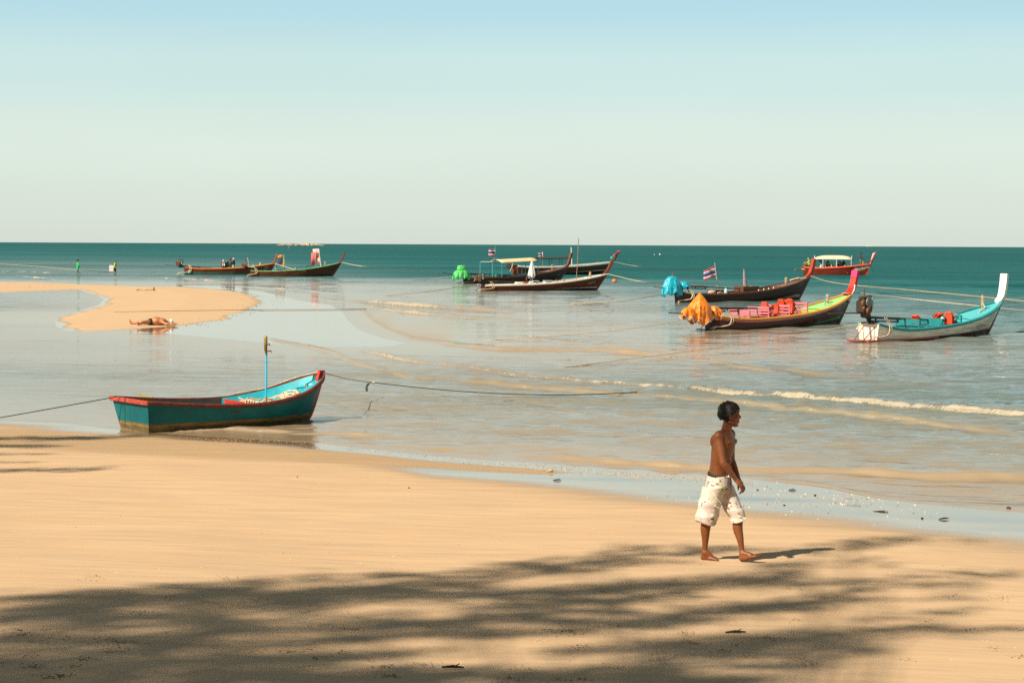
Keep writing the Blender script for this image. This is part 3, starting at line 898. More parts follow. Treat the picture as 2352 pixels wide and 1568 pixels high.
    def engine(s, pt, size=.72, shaft_to=None, tail_to=None, prop=None, style='diesel', lat=0.0, detail=False, cover=False, pipe=BLACKPIPE, dz=None):
        """Car engine on a swivel at the stern with its long shaft swung inboard."""
        p = s.bp(pt, lat); k = size / .72
        zsh = s.sheer(.01)
        if not cover:
            e = MB()
            e.box(p + Vector((0, 0, -.02 * k)), (.52 * k, .40 * k, .46 * k), bev=.05)
            e.box(p + Vector((.02, 0, .27 * k)), (.44 * k, .26 * k, .12 * k), bev=.03)
            e.box(p + Vector((.10 * k, 0, -.32 * k)), (.30 * k, .30 * k, .22 * k), bev=.05)
            e.ball(p + Vector((-.10 * k, -.2 * k, -.2 * k)), (.14 * k, .1 * k, .16 * k), 10, 7)
            e.ball(p + Vector((.16 * k, -.18 * k, .02 * k)), (.10 * k, .08 * k, .2 * k), 10, 7)
            eng = e.build('engine', DARKMETAL, s.root)
            def disc(name, cx, cz, r, th, mat, yy=-.22):
                q = p + Vector((cx * k, yy * k, cz * k))
                return MB().tube([q, q + Vector((0, -th * k * .8, 0)), q + Vector((0, -th * k, 0))], [r * k, r * k, r * k * .85], 18).build(name, mat, eng)
            disc('flywheel_cover', -.08, .13, .19, .05, GREYMETAL)
            disc('pulley', -.13, -.17, .125, .08, RUST)
            disc('alternator', -.29, .10, .12, .10, RUST, -.10)
            disc('pulley', -.30, -.08, .075, .07, RUST, -.14)
            MB().ball(p + Vector((.16, -.20, .22)) * 1.0, (.09 * k, .08 * k, .07 * k), 10, 6).build('carburettor', paint('pale_green_metal', (.26, .33, .24), .5, .3, 12), eng)
            MB().tube([p + Vector((.17 * k, -.22 * k, .10 * k)), p + Vector((.17 * k, -.22 * k, -.10 * k))], .055 * k, 10).build('oil_filter', STEELPROP, eng)
            MB().tube(smooth_path([p + Vector((.0, 0, .3 * k)), p + Vector((-.02, 0, .42 * k)), p + Vector((-.02, 0, .62 * k))], 6), [.05 * k, .03 * k, .025 * k, .025 * k, .025 * k, .03 * k], 8).build('exhaust_pipe', RUST, eng)
            MB().tube(smooth_path([p + Vector((.1, -.1, .34 * k)), p + Vector((.3 * k, -.1, .33 * k)), p + Vector((.38 * k, -.08, .2 * k)), p + Vector((.30 * k, -.05, 0))], 14), .022 * k, 7).build('intake_hose', BLACKPIPE, eng)
        else:
            eng = MB().box(p, (.5, .4, .6), bev=.06).build('engine', DARKMETAL, s.root)
        # swivel bracket on the stern
        br = MB()
        br.tube([(.12, 0, zsh - .12), (.12, 0, p.z - .38 * k)], .045, 8)
        br.box((.12, 0, zsh + .03), (.5, .5, .07), bev=.02)
        br.tube([(.12, 0, zsh + .05), (p.x + .1, 0, p.z - .36 * k)], .04, 8)
        br.build('swivel_bracket', DARKMETAL, s.root)
        if shaft_to is not None:
            a = p + Vector((.12 * k, 0, (dz if dz is not None else (0.0 if cover else -.26)) * k)); q = s.bp(shaft_to, lat)
            mb = MB().tube([a, a.lerp(q, .42), a.lerp(q, .425), q], [.055, .055, .036, .030], 8)
            sh = mb.build('propeller_shaft', pipe, s.root)
            MB().tube([a + Vector((.1, 0, -.13)), a.lerp(q, .40) + Vector((0, 0, -.12))], .032, 7).build('support_rod', pipe, sh)
            for f in (.12, .26, .39):
                w_ = a.lerp(q, f)
                MB().box(w_ + Vector((0, 0, -.06)), (.05, .05, .14)).build('clamp', pipe, sh)
            if prop:
                pr = MB(); t = (q - a).normalized()
                for kk in range(3):
                    an = kk * 2 * PI / 3 + .5
                    d = Vector((0, math.cos(an), math.sin(an))); e2 = Vector((t.x, 0, t.z)) * .5 + Vector((0, -math.sin(an), math.cos(an))) * .8
                    R = []
                    for f, wv in ((0.02, .02), (.09, .07), (.16, .085), (.21, .05), (.225, .012)):
                        cc = q + d * f
                        R.append([cc - e2 * wv, cc + Vector((.006, 0, 0)), cc + e2 * wv, cc - Vector((.006, 0, 0))])
                    pr.rings(R)
                pr.tube([q - t * .05, q + t * .07], [.035, .02], 8)
                pr.build('propeller', STEELPROP, sh)
        if tail_to is not None:
            q = s.bp(tail_to, lat); a = p + Vector((-.1, 0, -.25 * k))
            MB().tube([a, a.lerp(q, .3), q], [.035, .026, .022], 7).build('tiller', BROWNPIPE, eng if eng else s.root)
        return eng
    def lettering(s, text, pt, height, mat, tilt=None, name='lettering', slant=0.0, maxw=None, side=-1, thick=0.0):
        """Painted letters lying on the hull side; pt is the lower end of the first letter in the picture."""
        cu = bpy.data.curves.new(name, 'FONT'); cu.body = text; cu.size = 1.0; cu.shear = slant; cu.offset = thick
        o = bpy.data.objects.new(name, cu); C.objects.link(o)
        dg = bpy.context.evaluated_depsgraph_get()
        me = bpy.data.meshes.new_from_object(o.evaluated_get(dg))
        bpy.data.objects.remove(o)
        n = len(me.vertices)
        co = np.zeros(n * 3); me.vertices.foreach_get('co', co); co = co.reshape(-1, 3)
        hcap = .70
        sc_ = height / hcap
        wid = co[:, 0].max() * sc_
        sx_ = maxw / wid if maxw else 1.0
        p = s.bp(pt, 0.0)
        for _ in range(4):
            h, u = s.half(p.x, p.z); p = s.bp(pt, side * h)
        x0, zz0 = p.x, p.z
        tl = tilt if tilt is not None else math.atan2(s.sheer(min(1, u + .05)) - s.sheer(u), .05 * s.Ls)
        ct, stn = math.cos(tl), math.sin(tl)
        for i in range(n):
            a = co[i, 0] * sc_ * sx_; b = co[i, 1] * sc_
            x = x0 + a * ct - b * stn; z = zz0 + a * stn + b * ct
            h, _u = s.half(x, z)
            co[i] = (x, side * (h + .006), z)
        me.vertices.foreach_set('co', co.ravel()); me.update()
        me.materials.clear(); me.materials.append(mat)
        ob = bpy.data.objects.new(name, me); C.objects.link(ob); ob.parent = s.root
        return ob
    def stern_hoses(s, mat=HOSE, r=.035, n=2, out=.45, lat=-.2):
        """Looped hoses hanging from the engine over the stern into the water."""
        z = s.sheer(0.02)
        for k in range(n):
            o = k * .14
            pts = [(.35 + o, lat - .25, z + .25), (.55 + o, lat - .36, z - .05), (.42 + o, lat - .38, z * .45), (.05, lat - .32 + .1 * k, z * .30), (-out * .6, lat - .25 + .12 * k, z * .28), (-out, lat - .2 + .15 * k, z * .05), (-out - .02, lat - .2 + .15 * k, -.15)]
            MB().tube(smooth_path(pts, 26), r, 7).build('hose', mat, s.root)
    def stern_frame(s, mat=BROWNPIPE, out=.55):
        """Thin struts and a foot board behind the transom."""
        z = s.sheer(0)
        for lat in (-.25, .22):
            MB().tube([(0.02, lat, z * .8), (-out, lat * .8, .03)], .016, 6).build('strut', mat, s.root)
        MB().tube([(-out, -.35, .05), (-out, .35, .05)], .02, 6).build('foot_bar', mat, s.root)

def flag_thing(name, label, boat, foot, head, mats, bands, size, lat=0.0, group=None, pole_mat=None, r=.022, droop=0.0, direction=-1, category='flag', top_off=.05, wave=1.0, pole_extra=0.0):
    """Flag on its pole: striped cloth blown towards the stern."""
    a = boat.bp(foot, lat); b = boat.bp(head, lat)
    root = boat.place(empty(name)); tag(root, label, category, group)
    d = (b - a)
    MB().tube([a, a.lerp(b, .5), b + d.normalized() * pole_extra], [r, r * .85, r * .7], 7).build('pole', pole_mat or WHITEP, root)
    wdt, hgt = size
    n = 14; R = []
    top = a + d * (1 - top_off)
    dn = -d.normalized()
    ny = len(bands)
    for j in range(ny + 1):
        f = sum(bands[:j]) / sum(bands)
        row = []
        for i in range(n + 1):
            q = i / n
            pp = top + dn * (f * hgt) + Vector((direction * q * wdt, 0, 0))
            pp += Vector((0, .09 * wave * math.sin(q * 6.5 + f * 1.2) * (.3 + q) * wdt, -droop * q * q * hgt + .04 * wave * hgt * math.sin(q * 5.2 + .6) * q))
            row.append(pp)
        R.append(row)
    g = MB()
    for j in range(ny):
        g.grid([R[j], R[j + 1]], mat=j)
    # second face so that the cloth has thickness
    g2 = MB()
    g2.v = list(g.v); g2.f = list(g.f); g2.m = list(g.m)
    o = g2.build('cloth', [mats[k] for k in range(ny)], root)
    so_ = o.modifiers.new('thick', 'SOLIDIFY'); so_.thickness = .006
    return root
def stick_thing(name, label, category, boat, pts, r, mat, group=None, lat=0.0, n=7):
    P = [boat.bp(p, lat) for p in pts]
    o = boat.place(MB().tube(smooth_path(P, 10) if len(P) > 2 else P, r, n).build(name, mat))
    return tag(o, label, category, group)
def rope_thing(label, pts, r=.016, mat=ROPEM, sag=0.0, group='mooring ropes', name='mooring_rope'):
    """Rope through world points, hanging a little."""
    P = [Vector(p) for p in pts]
    if len(P) == 2:
        a, b = P; P = [a.lerp(b, t) + Vector((0, 0, -sag * 4 * t * (1 - t))) for t in [i / 16 for i in range(17)]]
    else:
        P = smooth_path(P, 40)
    o = MB().tube(P, r, 6).build(name, mat)
    return tag(o, label, 'rope', group)

def tarp(name, label, boat, ctr, lat, rings, mat, seed=1, folds=9, fold=.10, hem=None, group='engine covers', nseg=64, scallop=.10, thick=.012, category='tarpaulin', lean=(0, 0)):
    """Cloth thrown over an engine: rings of (height offset, half length, half width), gathered into folds, ragged hem."""
    c = boat.bp(ctr, lat)
    r = random.Random(seed)
    ph = [r.uniform(0, 6.28) for _ in range(8)]
    R = []
    K = smooth_path(rings, len(rings) * 4)
    nr = len(K)
    for i, (h, a, b) in enumerate(K):
        f = i / (nr - 1); ring = []
        for j in range(nseg):
            t = 2 * PI * j / nseg
            fs = 1 - abs(math.sin(folds * t / 2 + ph[0] + .5 * math.sin(2 * t + ph[6]) + f * .6))      # sharp pleats
            k = 1 + fold * f ** 1.2 * (1.6 * fs - .7 + .4 * math.sin((folds * 2 + 1) * t + ph[1] + f * 2)) + fold * .5 * f * math.sin(3 * t + ph[2])
            z = h + (scallop * f ** 3 * (1.3 * fs - .6 + .6 * math.sin(2 * t + ph[5])))
            q = Vector((a * k * math.cos(t) + lean[0] * f, b * k * math.sin(t) + lean[1] * f, z))
            n1 = mnoise.noise_vector(q * 3.0 + Vector((seed, 0, 0))); n2 = mnoise.noise_vector(q * 7 + Vector((0, seed, 0)))
            cr = abs(n1.x) * .075 + abs(n2.y) * .018
            q += Vector((math.cos(t), math.sin(t), .4)) * (.05 - cr) * min(1, .1 + f * 1.3) + n1 * .018
            ring.append(c + q)
        R.append(ring)
    mb = MB().rings(R, caps=False)
    top = len(mb.v); mb.v.append(tuple(c + Vector((0, 0, rings[0][0] + .02))))
    for j in range(nseg):
        mb.f.append((j, top, (j + 1) % nseg)); mb.m.append(0)
    o = boat.place(mb.build(name, mat, sharp=70))
    s_ = o.modifiers.new('thick', 'SOLIDIFY'); s_.thickness = thick; s_.offset = -1
    tag(o, label, category, group)
    if hem:
        MB().tube([R[-1][j % nseg] for j in range(nseg + 1)], .014, 5).build('hem', hem, o)
    return o
def tarp_mat(name, col, rough=.42):
    m, nt, b = nm(name)
    t = nt.nodes.new('ShaderNodeTexCoord').outputs['Object']
    n1 = noise_(nt, t, 3.0, 4, .6); n2 = noise_(nt, t, 7, 3, .6, scl=(1, 1, .35))
    c = mixc(nt, ramp_(nt, n1, .3, .7), tuple(k * .82 for k in col), tuple(min(1, k * 1.12) for k in col))
    nt.links.new(c, b.inputs['Base Color']); b.inputs['Roughness'].default_value = rough
    bp = N(nt, 'ShaderNodeBump'); bp.inputs['Strength'].default_value = .9; bp.inputs['Distance'].default_value = .09
    nt.links.new(math_(nt, 'ADD', n1, math_(nt, 'MULTIPLY', n2, .6)), bp.inputs['Height']); nt.links.new(bp.outputs[0], b.inputs['Normal'])
    b.inputs['Subsurface Weight'].default_value = 0.0
    return m
def life_jacket(boat, pt, label, lat=0.0, rot=0.0, tilt=0.0, s=1.0):
    c = boat.bp(pt, lat)
    M = (Matrix.Rotation(rot, 3, 'Z') @ Matrix.Rotation(tilt, 3, 'Y'))
    mb = MB(); s *= .72
    def add(p, r): mb.box(c + M @ (Vector(p) * s), tuple(2 * k * s for k in r), rot=M, bev=.045 * s)
    for sy in (-1, 1):
        for k in range(3):
            add((.03 + .01 * k, sy * .125, -.2 + k * .19), (.055, .112, .092))
    add((-.02, -.11, .33), (.075, .075, .055)); add((-.02, .11, .33), (.075, .075, .055)); add((-.09, 0, .36), (.05, .17, .075)); add((-.09, 0, .05), (.04, .2, .26))
    o = boat.place(mb.build('life_jacket', JACKET))
    tag(o, label, 'life jacket', 'life jackets in the boats')
    st = MB()
    for z in (-.1, .09):
        st.tube([c + M @ (Vector(q) * s) for q in ((.105, -.25, z), (.115, 0, z), (.105, .25, z))], .034 * s, 5)
    st.tube([c + M @ (Vector(q) * s) for q in ((.10, -.13, -.32), (.12, -.13, .2))], .026 * s, 5)
    st.tube([c + M @ (Vector(q) * s) for q in ((.10, .13, -.32), (.12, .13, .2))], .026 * s, 5)
    st.build('strap', STRAP, o)
    return o
def slat_bench(boat, pt_lo, lat, width, height, mat, n=3, lean=.12, along=False, depth=.35):
    """Bench with an open slatted back; sits across the boat, or along it."""
    p = boat.bp(pt_lo, lat)
    zf = boat.cfg.get('floor', .12) + .02
    sx = Vector((1, 0, 0)) if along else Vector((0, 1, 0))
    fx = Vector((0, 1, 0)) if along else Vector((1, 0, 0))
    top = p.z + height
    c0 = Vector((p.x, lat, 0))
    b = MB()
    seat_z = max(zf + .28, p.z - .02)
    M = Matrix((sx, fx, (0, 0, 1))).transposed()
    b.box(c0 + fx * depth / 2 + Vector((0, 0, seat_z)), (width, depth, .035), rot=M, bev=.006)
    o = b.build('bench', mat, boat.root, smooth=False)
    for e in (-1, 1):
        MB().box(c0 + sx * e * (width / 2 - .02) + Vector((0, 0, (zf + top) / 2)), (.05, .05, top - zf), rot=M).build('leg', mat, o, smooth=False)
        MB().box(c0 + sx * e * (width / 2 - .02) + fx * (depth - .03) + Vector((0, 0, (zf + seat_z) / 2)), (.05, .05, seat_z - zf), rot=M).build('leg', mat, o, smooth=False)
    for k in range(n):
        z = seat_z + .12 + (top - seat_z - .15) * k / max(1, n - 1)
        MB().box(c0 + Vector((0, 0, z)) - fx * .03, (width, .022, .07 if k < n - 1 else .09), rot=M, bev=.005).build('slat', mat, o, smooth=False)
    return o
# ================================================================ the boats in view
def canopy(boat, x0, x1, b, z_edge, z_top, mat, posts, postmat, name='canopy', r=.022, thick=.02, ends=0.0, tilt=0.0, foot=None, valance=0.0):
    mb = MB(); R = []
    nx, ny = 10, 12
    for i in range(nx + 1):
        x = x0 + (x1 - x0) * i / nx; row = []
        e = 1 - ends * (2 * i / nx - 1) ** 4
        for j in range(ny + 1):
            q = 2 * j / ny - 1
            z = z_edge + (z_top - z_edge) * (1 - abs(q) ** 2.2) * e + tilt * i / nx
            row.append(Vector((x, b * q, z)))
        if valance:
            row = [Vector((x, -b, row[0].z - valance))] + row + [Vector((x, b, row[-1].z - valance))]
        R.append(row)
    mb.grid(R)
    o = mb.build(name, mat, boat.root, sharp=60)
    s_ = o.modifiers.new('thick', 'SOLIDIFY'); s_.thickness = thick
    for x in posts:
        u = max(0, min(1, x / boat.Ls))
        for side in (-1, 1):
            zz = z_edge + tilt * (x - x0) / (x1 - x0) - .01
            MB().tube([(x, side * min(b - .03, boat.bs(u) - .04 + .1), boat.sheer(u) - .05), (x, side * (b - .03), zz)], r, 7).build('canopy_post', postmat, o)
    fr = MB()
    for side in (-1, 1):
        fr.tube([(x0, side * (b - .02), z_edge - .03), (x1, side * (b - .02), z_edge - .03 + tilt)], r, 6)
    for i in range(4):
        x = x0 + (x1 - x0) * (i + .02) / 3.04
        fr.tube([(x, b * (q / 6 - 1) * .97, z_edge - .03 + (z_top - z_edge) * (1 - abs(q / 6 - 1) ** 2.2) + tilt * i / 3) for q in range(13)], r, 6)
    fr.build('canopy_frame', postmat, o)
    return o

MAHOG = (.105, .024, .010); DKMAHOG = (.070, .022, .011)
TEAL = (.010, .205, .215); TURQ = (.085, .47, .50); PINK = (.62, .17, .20); LIME = (.26, .60, .055); YEL = (.62, .27, .035)
INBROWN = paint('inside_brown', (.11, .040, .018), .65, .3, 8, dirt=.3)
INTAN = paint('inside_tan', (.36, .17, .06), .65, .25, 8, dirt=.35)
DECKGREY = paint('deck_brown_grey', (.17, .095, .080), .5, .2, 6, dirt=.3, stretch=(.3, 2, 1))
DECKTAN = paint('deck_orange_tan', (.52, .23, .06), .55, .2, 6, dirt=.25, stretch=(.3, 2, 1))
PLANKM = paint('floor_planks', (.25, .15, .085), .8, .3, 7, dirt=.4, stretch=(.3, 3, 1))
TURQP = paint('turquoise_paint', TURQ, .45, .10, 5, dirt=.22, dirtcol=(.28, .42, .40))
TEALP = paint('teal_paint', TEAL, .45, .15, 6, dirt=.15)
PINKP = paint('pink_paint', PINK, .5, .10, 6, dirt=.15)
LIMEP = paint('lime_paint', LIME, .5, .08, 4)
PALELIMEP = paint('pale_lime_paint', (.30, .58, .20), .5, .08, 4, dirt=.12, dirtcol=(.45, .55, .4))
YELP = paint('ochre_yellow_paint', YEL, .5, .12, 6, dirt=.25, dirtcol=(.30, .13, .03))
REDP = paint('red_paint', (.62, .022, .012), .42, .12, 6)
DKREDP = paint('dull_red_paint', (.33, .035, .018), .5, .18, 6, dirt=.25)
MAGP = paint('magenta_cloth', (.72, .030, .130), .7, .12, 8)
POSTBR = paint('post_brown', (.145, .040, .026), .5, .2, 5, dirt=.25, stretch=(1, 1, .3))
ORGUN = paint('orange_gunwale', (.52, .155, .035), .5, .15, 6, dirt=.3)
GREENG = paint('green_yellow_rail', (.10, .40, .19), .5, .2, 5, dirt=.35, dirtcol=(.42, .26, .06))
TANRAIL = paint('tan_rail', (.42, .20, .06), .6, .2, 5, dirt=.3)
CREAMC = paint('cream_canvas', (.66, .50, .28), .75, .08, 3)
CREAMV = paint('pale_canvas', (.56, .47, .31), .75, .10, 3)
DARKC = paint('dark_net', (.035, .04, .04), .8, .2, 6)
BROWNC = paint('brown_underside', (.16, .085, .04), .8, .15, 6)
BLUEPIPE = paint('blue_pipe', (.05, .34, .42), .45, .15, 6, dirt=.25, dirtcol=(.1, .12, .12))
THAI_R = paint('flag_red', (.66, .075, .075), .8, .10, 6); THAI_W = paint('flag_white', (.78, .74, .72), .8, .05, 6); THAI_B = paint('flag_blue', (.10, .085, .26), .8, .12, 6)
THAI = [THAI_R, THAI_W, THAI_B, THAI_W, THAI_R]; TB = [1, 1, 2, 1, 1]
WHITEL = paint('white_lettering', (.80, .78, .72), .6, .05); GREYL = paint('faded_lettering', (.38, .34, .28), .6, .2, 20); DIML = paint('dim_lettering', (.16, .13, .11), .6, .2, 20)
GREENL = paint('grey_green_lettering', (.22, .24, .19), .6, .2, 20)

# ---- white and turquoise boat, nearest of the longtails
b8 = Boat('longtail_boat', 'white and turquoise longtail boat with tall white bow post and rusty bare engine', dict(
    stern=(1994, 785), foot=(2268, 767), tip=(2301.5, 690), top=(2309, 631), sheer0=(1991.4, 745), zm=.40, beam=1.02, p=2.9,
    hull=hull_paint('white_hull', (.76, .68, .54), boot=(.085, .018, .010), boot_a=.07, boot_b=.20, boot_x=.25, L=9, wear=.2, rough=.35, seams=False, stain=(.16, .06, .03)),
    inside=TURQP, gun=TEALP, deck=TURQP, post=WHITEP, stem=paint('dark_red_stem', (.12, .03, .018)), deck0=.66, arch=.45, bulk=TURQP, gw=.13, gh=.10, pw=.27, pd=.17, camber=.05))
b8.build(); b8.floor(PLANKM, .05, .66)
b8.engine(z4(330, 470), .74, dz=-.40, shaft_to=z4(1345, 662), tail_to=z3(1785, 690), prop=True, detail=True)
b8.post_on_deck(z4(1828, 340), RAWWOOD, .042, ROPEM)
slat_bench(b8, z4(880, 745), -.10, 1.0, .30, TEALP)
slat_bench(b8, z4(1170, 742), -.10, 1.0, .33, TEALP)
slat_bench(b8, z4(1420, 712), -.05, .95, .38, TEALP)
b8.stern_hoses(HOSE, .018, 2, .5); b8.stern_frame(paint('red_brown_strut', (.16, .045, .028), .6), .75)
fb = MB()
R = []
for i in range(21):
    u = i / 20 * .42; x = u * b8.Lw
    y = b8.bw(u) + .05
    R.append([Vector((x - .75 * (1 - i / 20) ** 3, -y * (1 - .0 * i), z)) for z in (.02,)] + [Vector((x - .75 * (1 - i / 20) ** 3, -y - .06 * (1 - i / 20), .02)), Vector((x - .75 * (1 - i / 20) ** 3, -y - .06 * (1 - i / 20), .075)), Vector((x - .75 * (1 - i / 20) ** 3, -y + .02, .075))])
fb.rings(R)
fb.box((-.36, 0, .045), (.75, .9, .05))
fb.build('swim_platform', DKREDP, b8.root)
life_jacket(b8, z4(985, 665), 'orange life jacket draped over the aftermost turquoise bench', -.14, .2, -.5, .95)
life_jacket(b8, z4(1255, 610), 'orange life jacket lying on top of the middle turquoise bench', .15, 1.2, -.9, .9)
life_jacket(b8, z4(1405, 655), 'orange life jacket hanging upright from the forward turquoise bench', -.18, .15, -.1, 1.05)
life_jacket(b8, z4(1475, 650), 'slanting orange life jacket on the bench end beside the turquoise deck', -.2, -.5, .5, .75)
bl = MB(); c = b8.bp(z4(1640, 640)); bl.box((c.x, 0, b8.sheer(.5) - .15), (1.1, 1.2, .03)); bl.build('floor_hatch', RAWWOOD, b8.root)
ck = b8.bp(z4(1660, 620), -.1); b8.place(tag(MB().rings([[ck + Vector((x, y * .5 - .25, z + .03 * math.sin(x * 9) - .1)) for x, z in ((-.5, 0), (-.3, .10), (0, .14), (.3, .02), (.5, -.06), (.3, -.1), (0, .02), (-.3, 0))] for y in (0, 1)]).build('driftwood', paint('bleached_wood', (.30, .22, .15), .8, .3)), 'curved bleached board under the turquoise foredeck', 'board'))
tw = b8.bp(z4(1825, 430))
rope_thing('cream line running from the wooden mooring post down the turquoise foredeck', [b8.world(b8.bp(z4(*q), -.02 - .1 * i)) for i, q in enumerate(((1826, 430), (1850, 500), (1790, 555), (1765, 610), (1752, 650)))], .022, ROPEM, name='deck_line', group='lines on the boats')

# ---- dark boat with yellow gunwale, lime deck, orange engine cover
b7 = Boat('longtail_boat', 'dark red-brown longtail boat with yellow gunwale, lime green deck and red bow post', dict(
    stern=(1635.7, 757.5), foot=(1925.9, 742.6), tip=(1957.5, 670.4), top=(1966.6, 624), sheer0=(1641.4, 725.7), zm=.42, beam=1.0, p=3.1,
    hull=hull_paint('dark_red_brown_hull', (.072, .016, .008), boot=(.045, .014, .008), boot_a=.02, boot_b=.22, boot_x=.58, stripe=(.05, .25, .03), stripe_h=.15, stripe_x=.58, L=10.4, rough=.28),
    inside=paint('inside_pink', (.50, .17, .16), .6, .15, 6, dirt=.25), gun=YELP, rail=PINKP, deck=PALELIMEP, bulk=LIMEP, post=REDP, cap=MAGP, cap_len=.28, stem=paint('stem_dark_brown', (.06, .018, .01)), deck0=.70, arch=.35, gw=.12, gh=.11, pw=.25, pd=.19))
b7.build(); b7.floor(PLANKM, .05, .70)
b7.engine((1607, 707), .72, shaft_to=zo2(860, 868), tail_to=z3(155, 680), prop=True, cover=True)
MB().box((b7.Ls - .42, 0, b7.zb - .06), (.40, .36, .04), bev=.01).build('breasthook', PINKP, b7.root)
b7.post_on_deck(zo2(1548, 555), RAWWOOD, .055, ROPEM)
slat_bench(b7, zo(1540, 640), -.05, 1.0, .28, PINKP, 3)
slat_bench(b7, zo(1980, 610), -.05, 1.05, .36, PINKP, 3)
slat_bench(b7, zo2(490, 1000), -.05, 1.05, .40, PINKP, 3)
slat_bench(b7, zo2(890, 940), -.05, 1.0, .40, PINKP, 3)
b7.stern_hoses(HOSE, .022, 2, .55); b7.stern_frame(BLACKPIPE, .6)
for q, lb, la, ro, ti, ss in ((z3(1135, 650), 'orange life jacket hanging on the second pink bench from the stern', -.2, .1, .1, 1.05), (z3(1165, 690), 'orange life jacket slumped at the foot of the second pink bench', -.3, .4, .9, .85),
        (z3(1255, 668), 'small orange life jacket hung between the two middle pink benches', -.2, -.2, .2, .8), (z3(1310, 612), 'puffy orange life jacket over the third pink bench back', -.05, .2, -.3, 1.05),
        (z3(1355, 622), 'orange life jacket wedged between two others on the pink benches', .1, -.2, .1, 1.0), (z3(1400, 615), 'orange life jacket piled highest beside the propeller', -.1, .1, -.2, 1.1), (z3(1395, 660), 'orange life jacket hanging low under the propeller', -.3, .1, .2, .9),
        (z3(1225, 622), 'orange life jacket laid flat along the pink bench backs', .2, 1.3, -1.0, .8)):
    life_jacket(b7, q, lb, la, ro, ti, ss)
stick_thing('pole', 'thin light blue pole standing by the lime foredeck post', 'pole', b7, (zo2(1488, 850), zo2(1512, 560)), .022, BLUEPIPE, lat=-.25)
tarp('engine_cover', 'orange waterproof cover peaked like a tent over the stern engine', b7, (1607, 707), 0.0,
     [(.60, .02, .02), (.44, .18, .15), (.18, .38, .31), (.06, .45, .37), (-.14, .47, .38), (-.36, .50, .39), (-.52, .54, .41)], tarp_mat('orange_tarp', (.80, .21, .012), .38), seed=4, folds=7, fold=.20, hem=THAI_W, scallop=.16, lean=(.0, -.02))
tarp('engine_cover', 'small orange skirt of cloth tied over the shaft beside the tent-like cover', b7, zo(940, 520), -.02,
     [(.22, .05, .10), (.17, .25, .18), (0, .32, .24), (-.22, .36, .28)], MATS.setdefault('orange_tarp2', bpy.data.materials['orange_tarp']), seed=9, folds=6, fold=.24, hem=THAI_W, scallop=.12)
tarp('engine_cover', 'orange cloth flap hanging over the tiller at the stern', b7, zo(350, 540), -.02,
     [(.20, .06, .08), (.12, .24, .16), (-.05, .32, .22), (-.20, .36, .26)], MATS['orange_tarp2'], seed=14, folds=5, fold=.24, hem=THAI_W, scallop=.12)
sc7 = b7.bp(zo2(2110, 520), -.12)
o = MB().tube(smooth_path([b7.bp(zo2(*q), -.16) for q in ((2150, 350), (2130, 470), (2060, 590), (2030, 660), (2015, 700), (2015, 745))], 24), [.03] * 8 + [.055] * 12 + [.05] * 4, 8, mat=0).build('scarf', [paint('pale_pink_cloth', (.62, .52, .50), .8, .1)])
b7.place(tag(o, 'pale pink cloth sash hanging from the red bow post', 'sash'))
MB().tube([b7.bp(zo2(2020, 685), -.16), b7.bp(zo2(2014, 748), -.16)], [.05, .06], 8).build('tassel', MAGP, o)

# ---- dark brown boat with blue engine cover
b5 = Boat('longtail_boat', 'dark brown longtail boat with plain red bow post and blue-covered engine', dict(
    stern=(1560, 694.3), foot=(1834, 688.6), tip=(1861.5, 633.1), top=(1870.5, 594.7), sheer0=(1553.3, 672.7), zm=.50, p=3.0,
    hull=hull_paint('dark_brown_hull', (.050, .015, .008), boot=(.05, .02, .012), boot_a=.0, boot_b=.19, boot_x=.72, stripe=(.34, .30, .24), stripe_h=.17, stripe_x=.72, L=10.6, rough=.3),
    inside=INBROWN, gun=paint('brown_gunwale', (.11, .045, .025), .5, .2, 6, dirt=.3), deck=DECKGREY, bulk=paint('bulkhead_red_brown', (.22, .06, .025)), post=DKREDP, stem=POSTBR, deck0=.74, arch=.3, gw=.10, gh=.08, pw=.22, pd=.21, rail=paint('brown_strip', (.085, .035, .02))))
b5.build(); b5.floor(PLANKM, .05, .74); b5.thwart(.22, RAWWOOD); b5.thwart(.45, INBROWN)
b5.engine((1550, 655), .72, shaft_to=z3(975, 440), tail_to=z3(0, 410), prop=False, cover=True, pipe=BROWNPIPE)
b5.post_on_deck(z3(1352, 318), RAWWOOD, .07, ROPEM)
b5.ribs((.52, .56, .60, .64), WHITEP)
b5.lettering('6079', zo2(918, 388), .20, GREENL, slant=.25, maxw=.44)
b5.stern_hoses(ROPEM, .03, 2, .5)
tarp('engine_cover', 'bright blue plastic sheet crumpled over the stern engine', b5, (1543, 655), 0.0,
     [(.55, .08, .10), (.50, .28, .22), (.28, .46, .34), (.0, .58, .42), (-.30, .64, .48), (-.55, .68, .50)], tarp_mat('blue_tarp', (.010, .35, .47), .28), seed=21, folds=6, fold=.16, scallop=.14)
tarp('engine_cover', 'lower fold of bright blue plastic sheet covering the shaft collar', b5, zbt(1180, 690), -.02,
     [(.26, .10, .10), (.20, .34, .22), (0, .50, .32), (-.22, .52, .34)], bpy.data.materials['blue_tarp'], seed=27, folds=5, fold=.20, scallop=.15, lean=(.08, 0))
stick_thing('stick', 'rusty exhaust stub poking up through the blue sheet', 'stick', b5, (z3(197, 310), z3(197, 268)), .035, RUST)
flag_thing('flag', 'striped red, white and blue flag flying above the dark brown boat', b5, z3(655, 415), z3(625, 170), THAI, TB, (1.0, .62), 0.0, group='national flags on boats', top_off=.18, droop=.35, r=.03, pole_mat=paint('striped_pole', (.50, .34, .28), .6, .2, 3))
pk = [b5.bp(z3(*q), .05) for q in ((925, 240), (928, 290), (932, 360), (938, 420))]
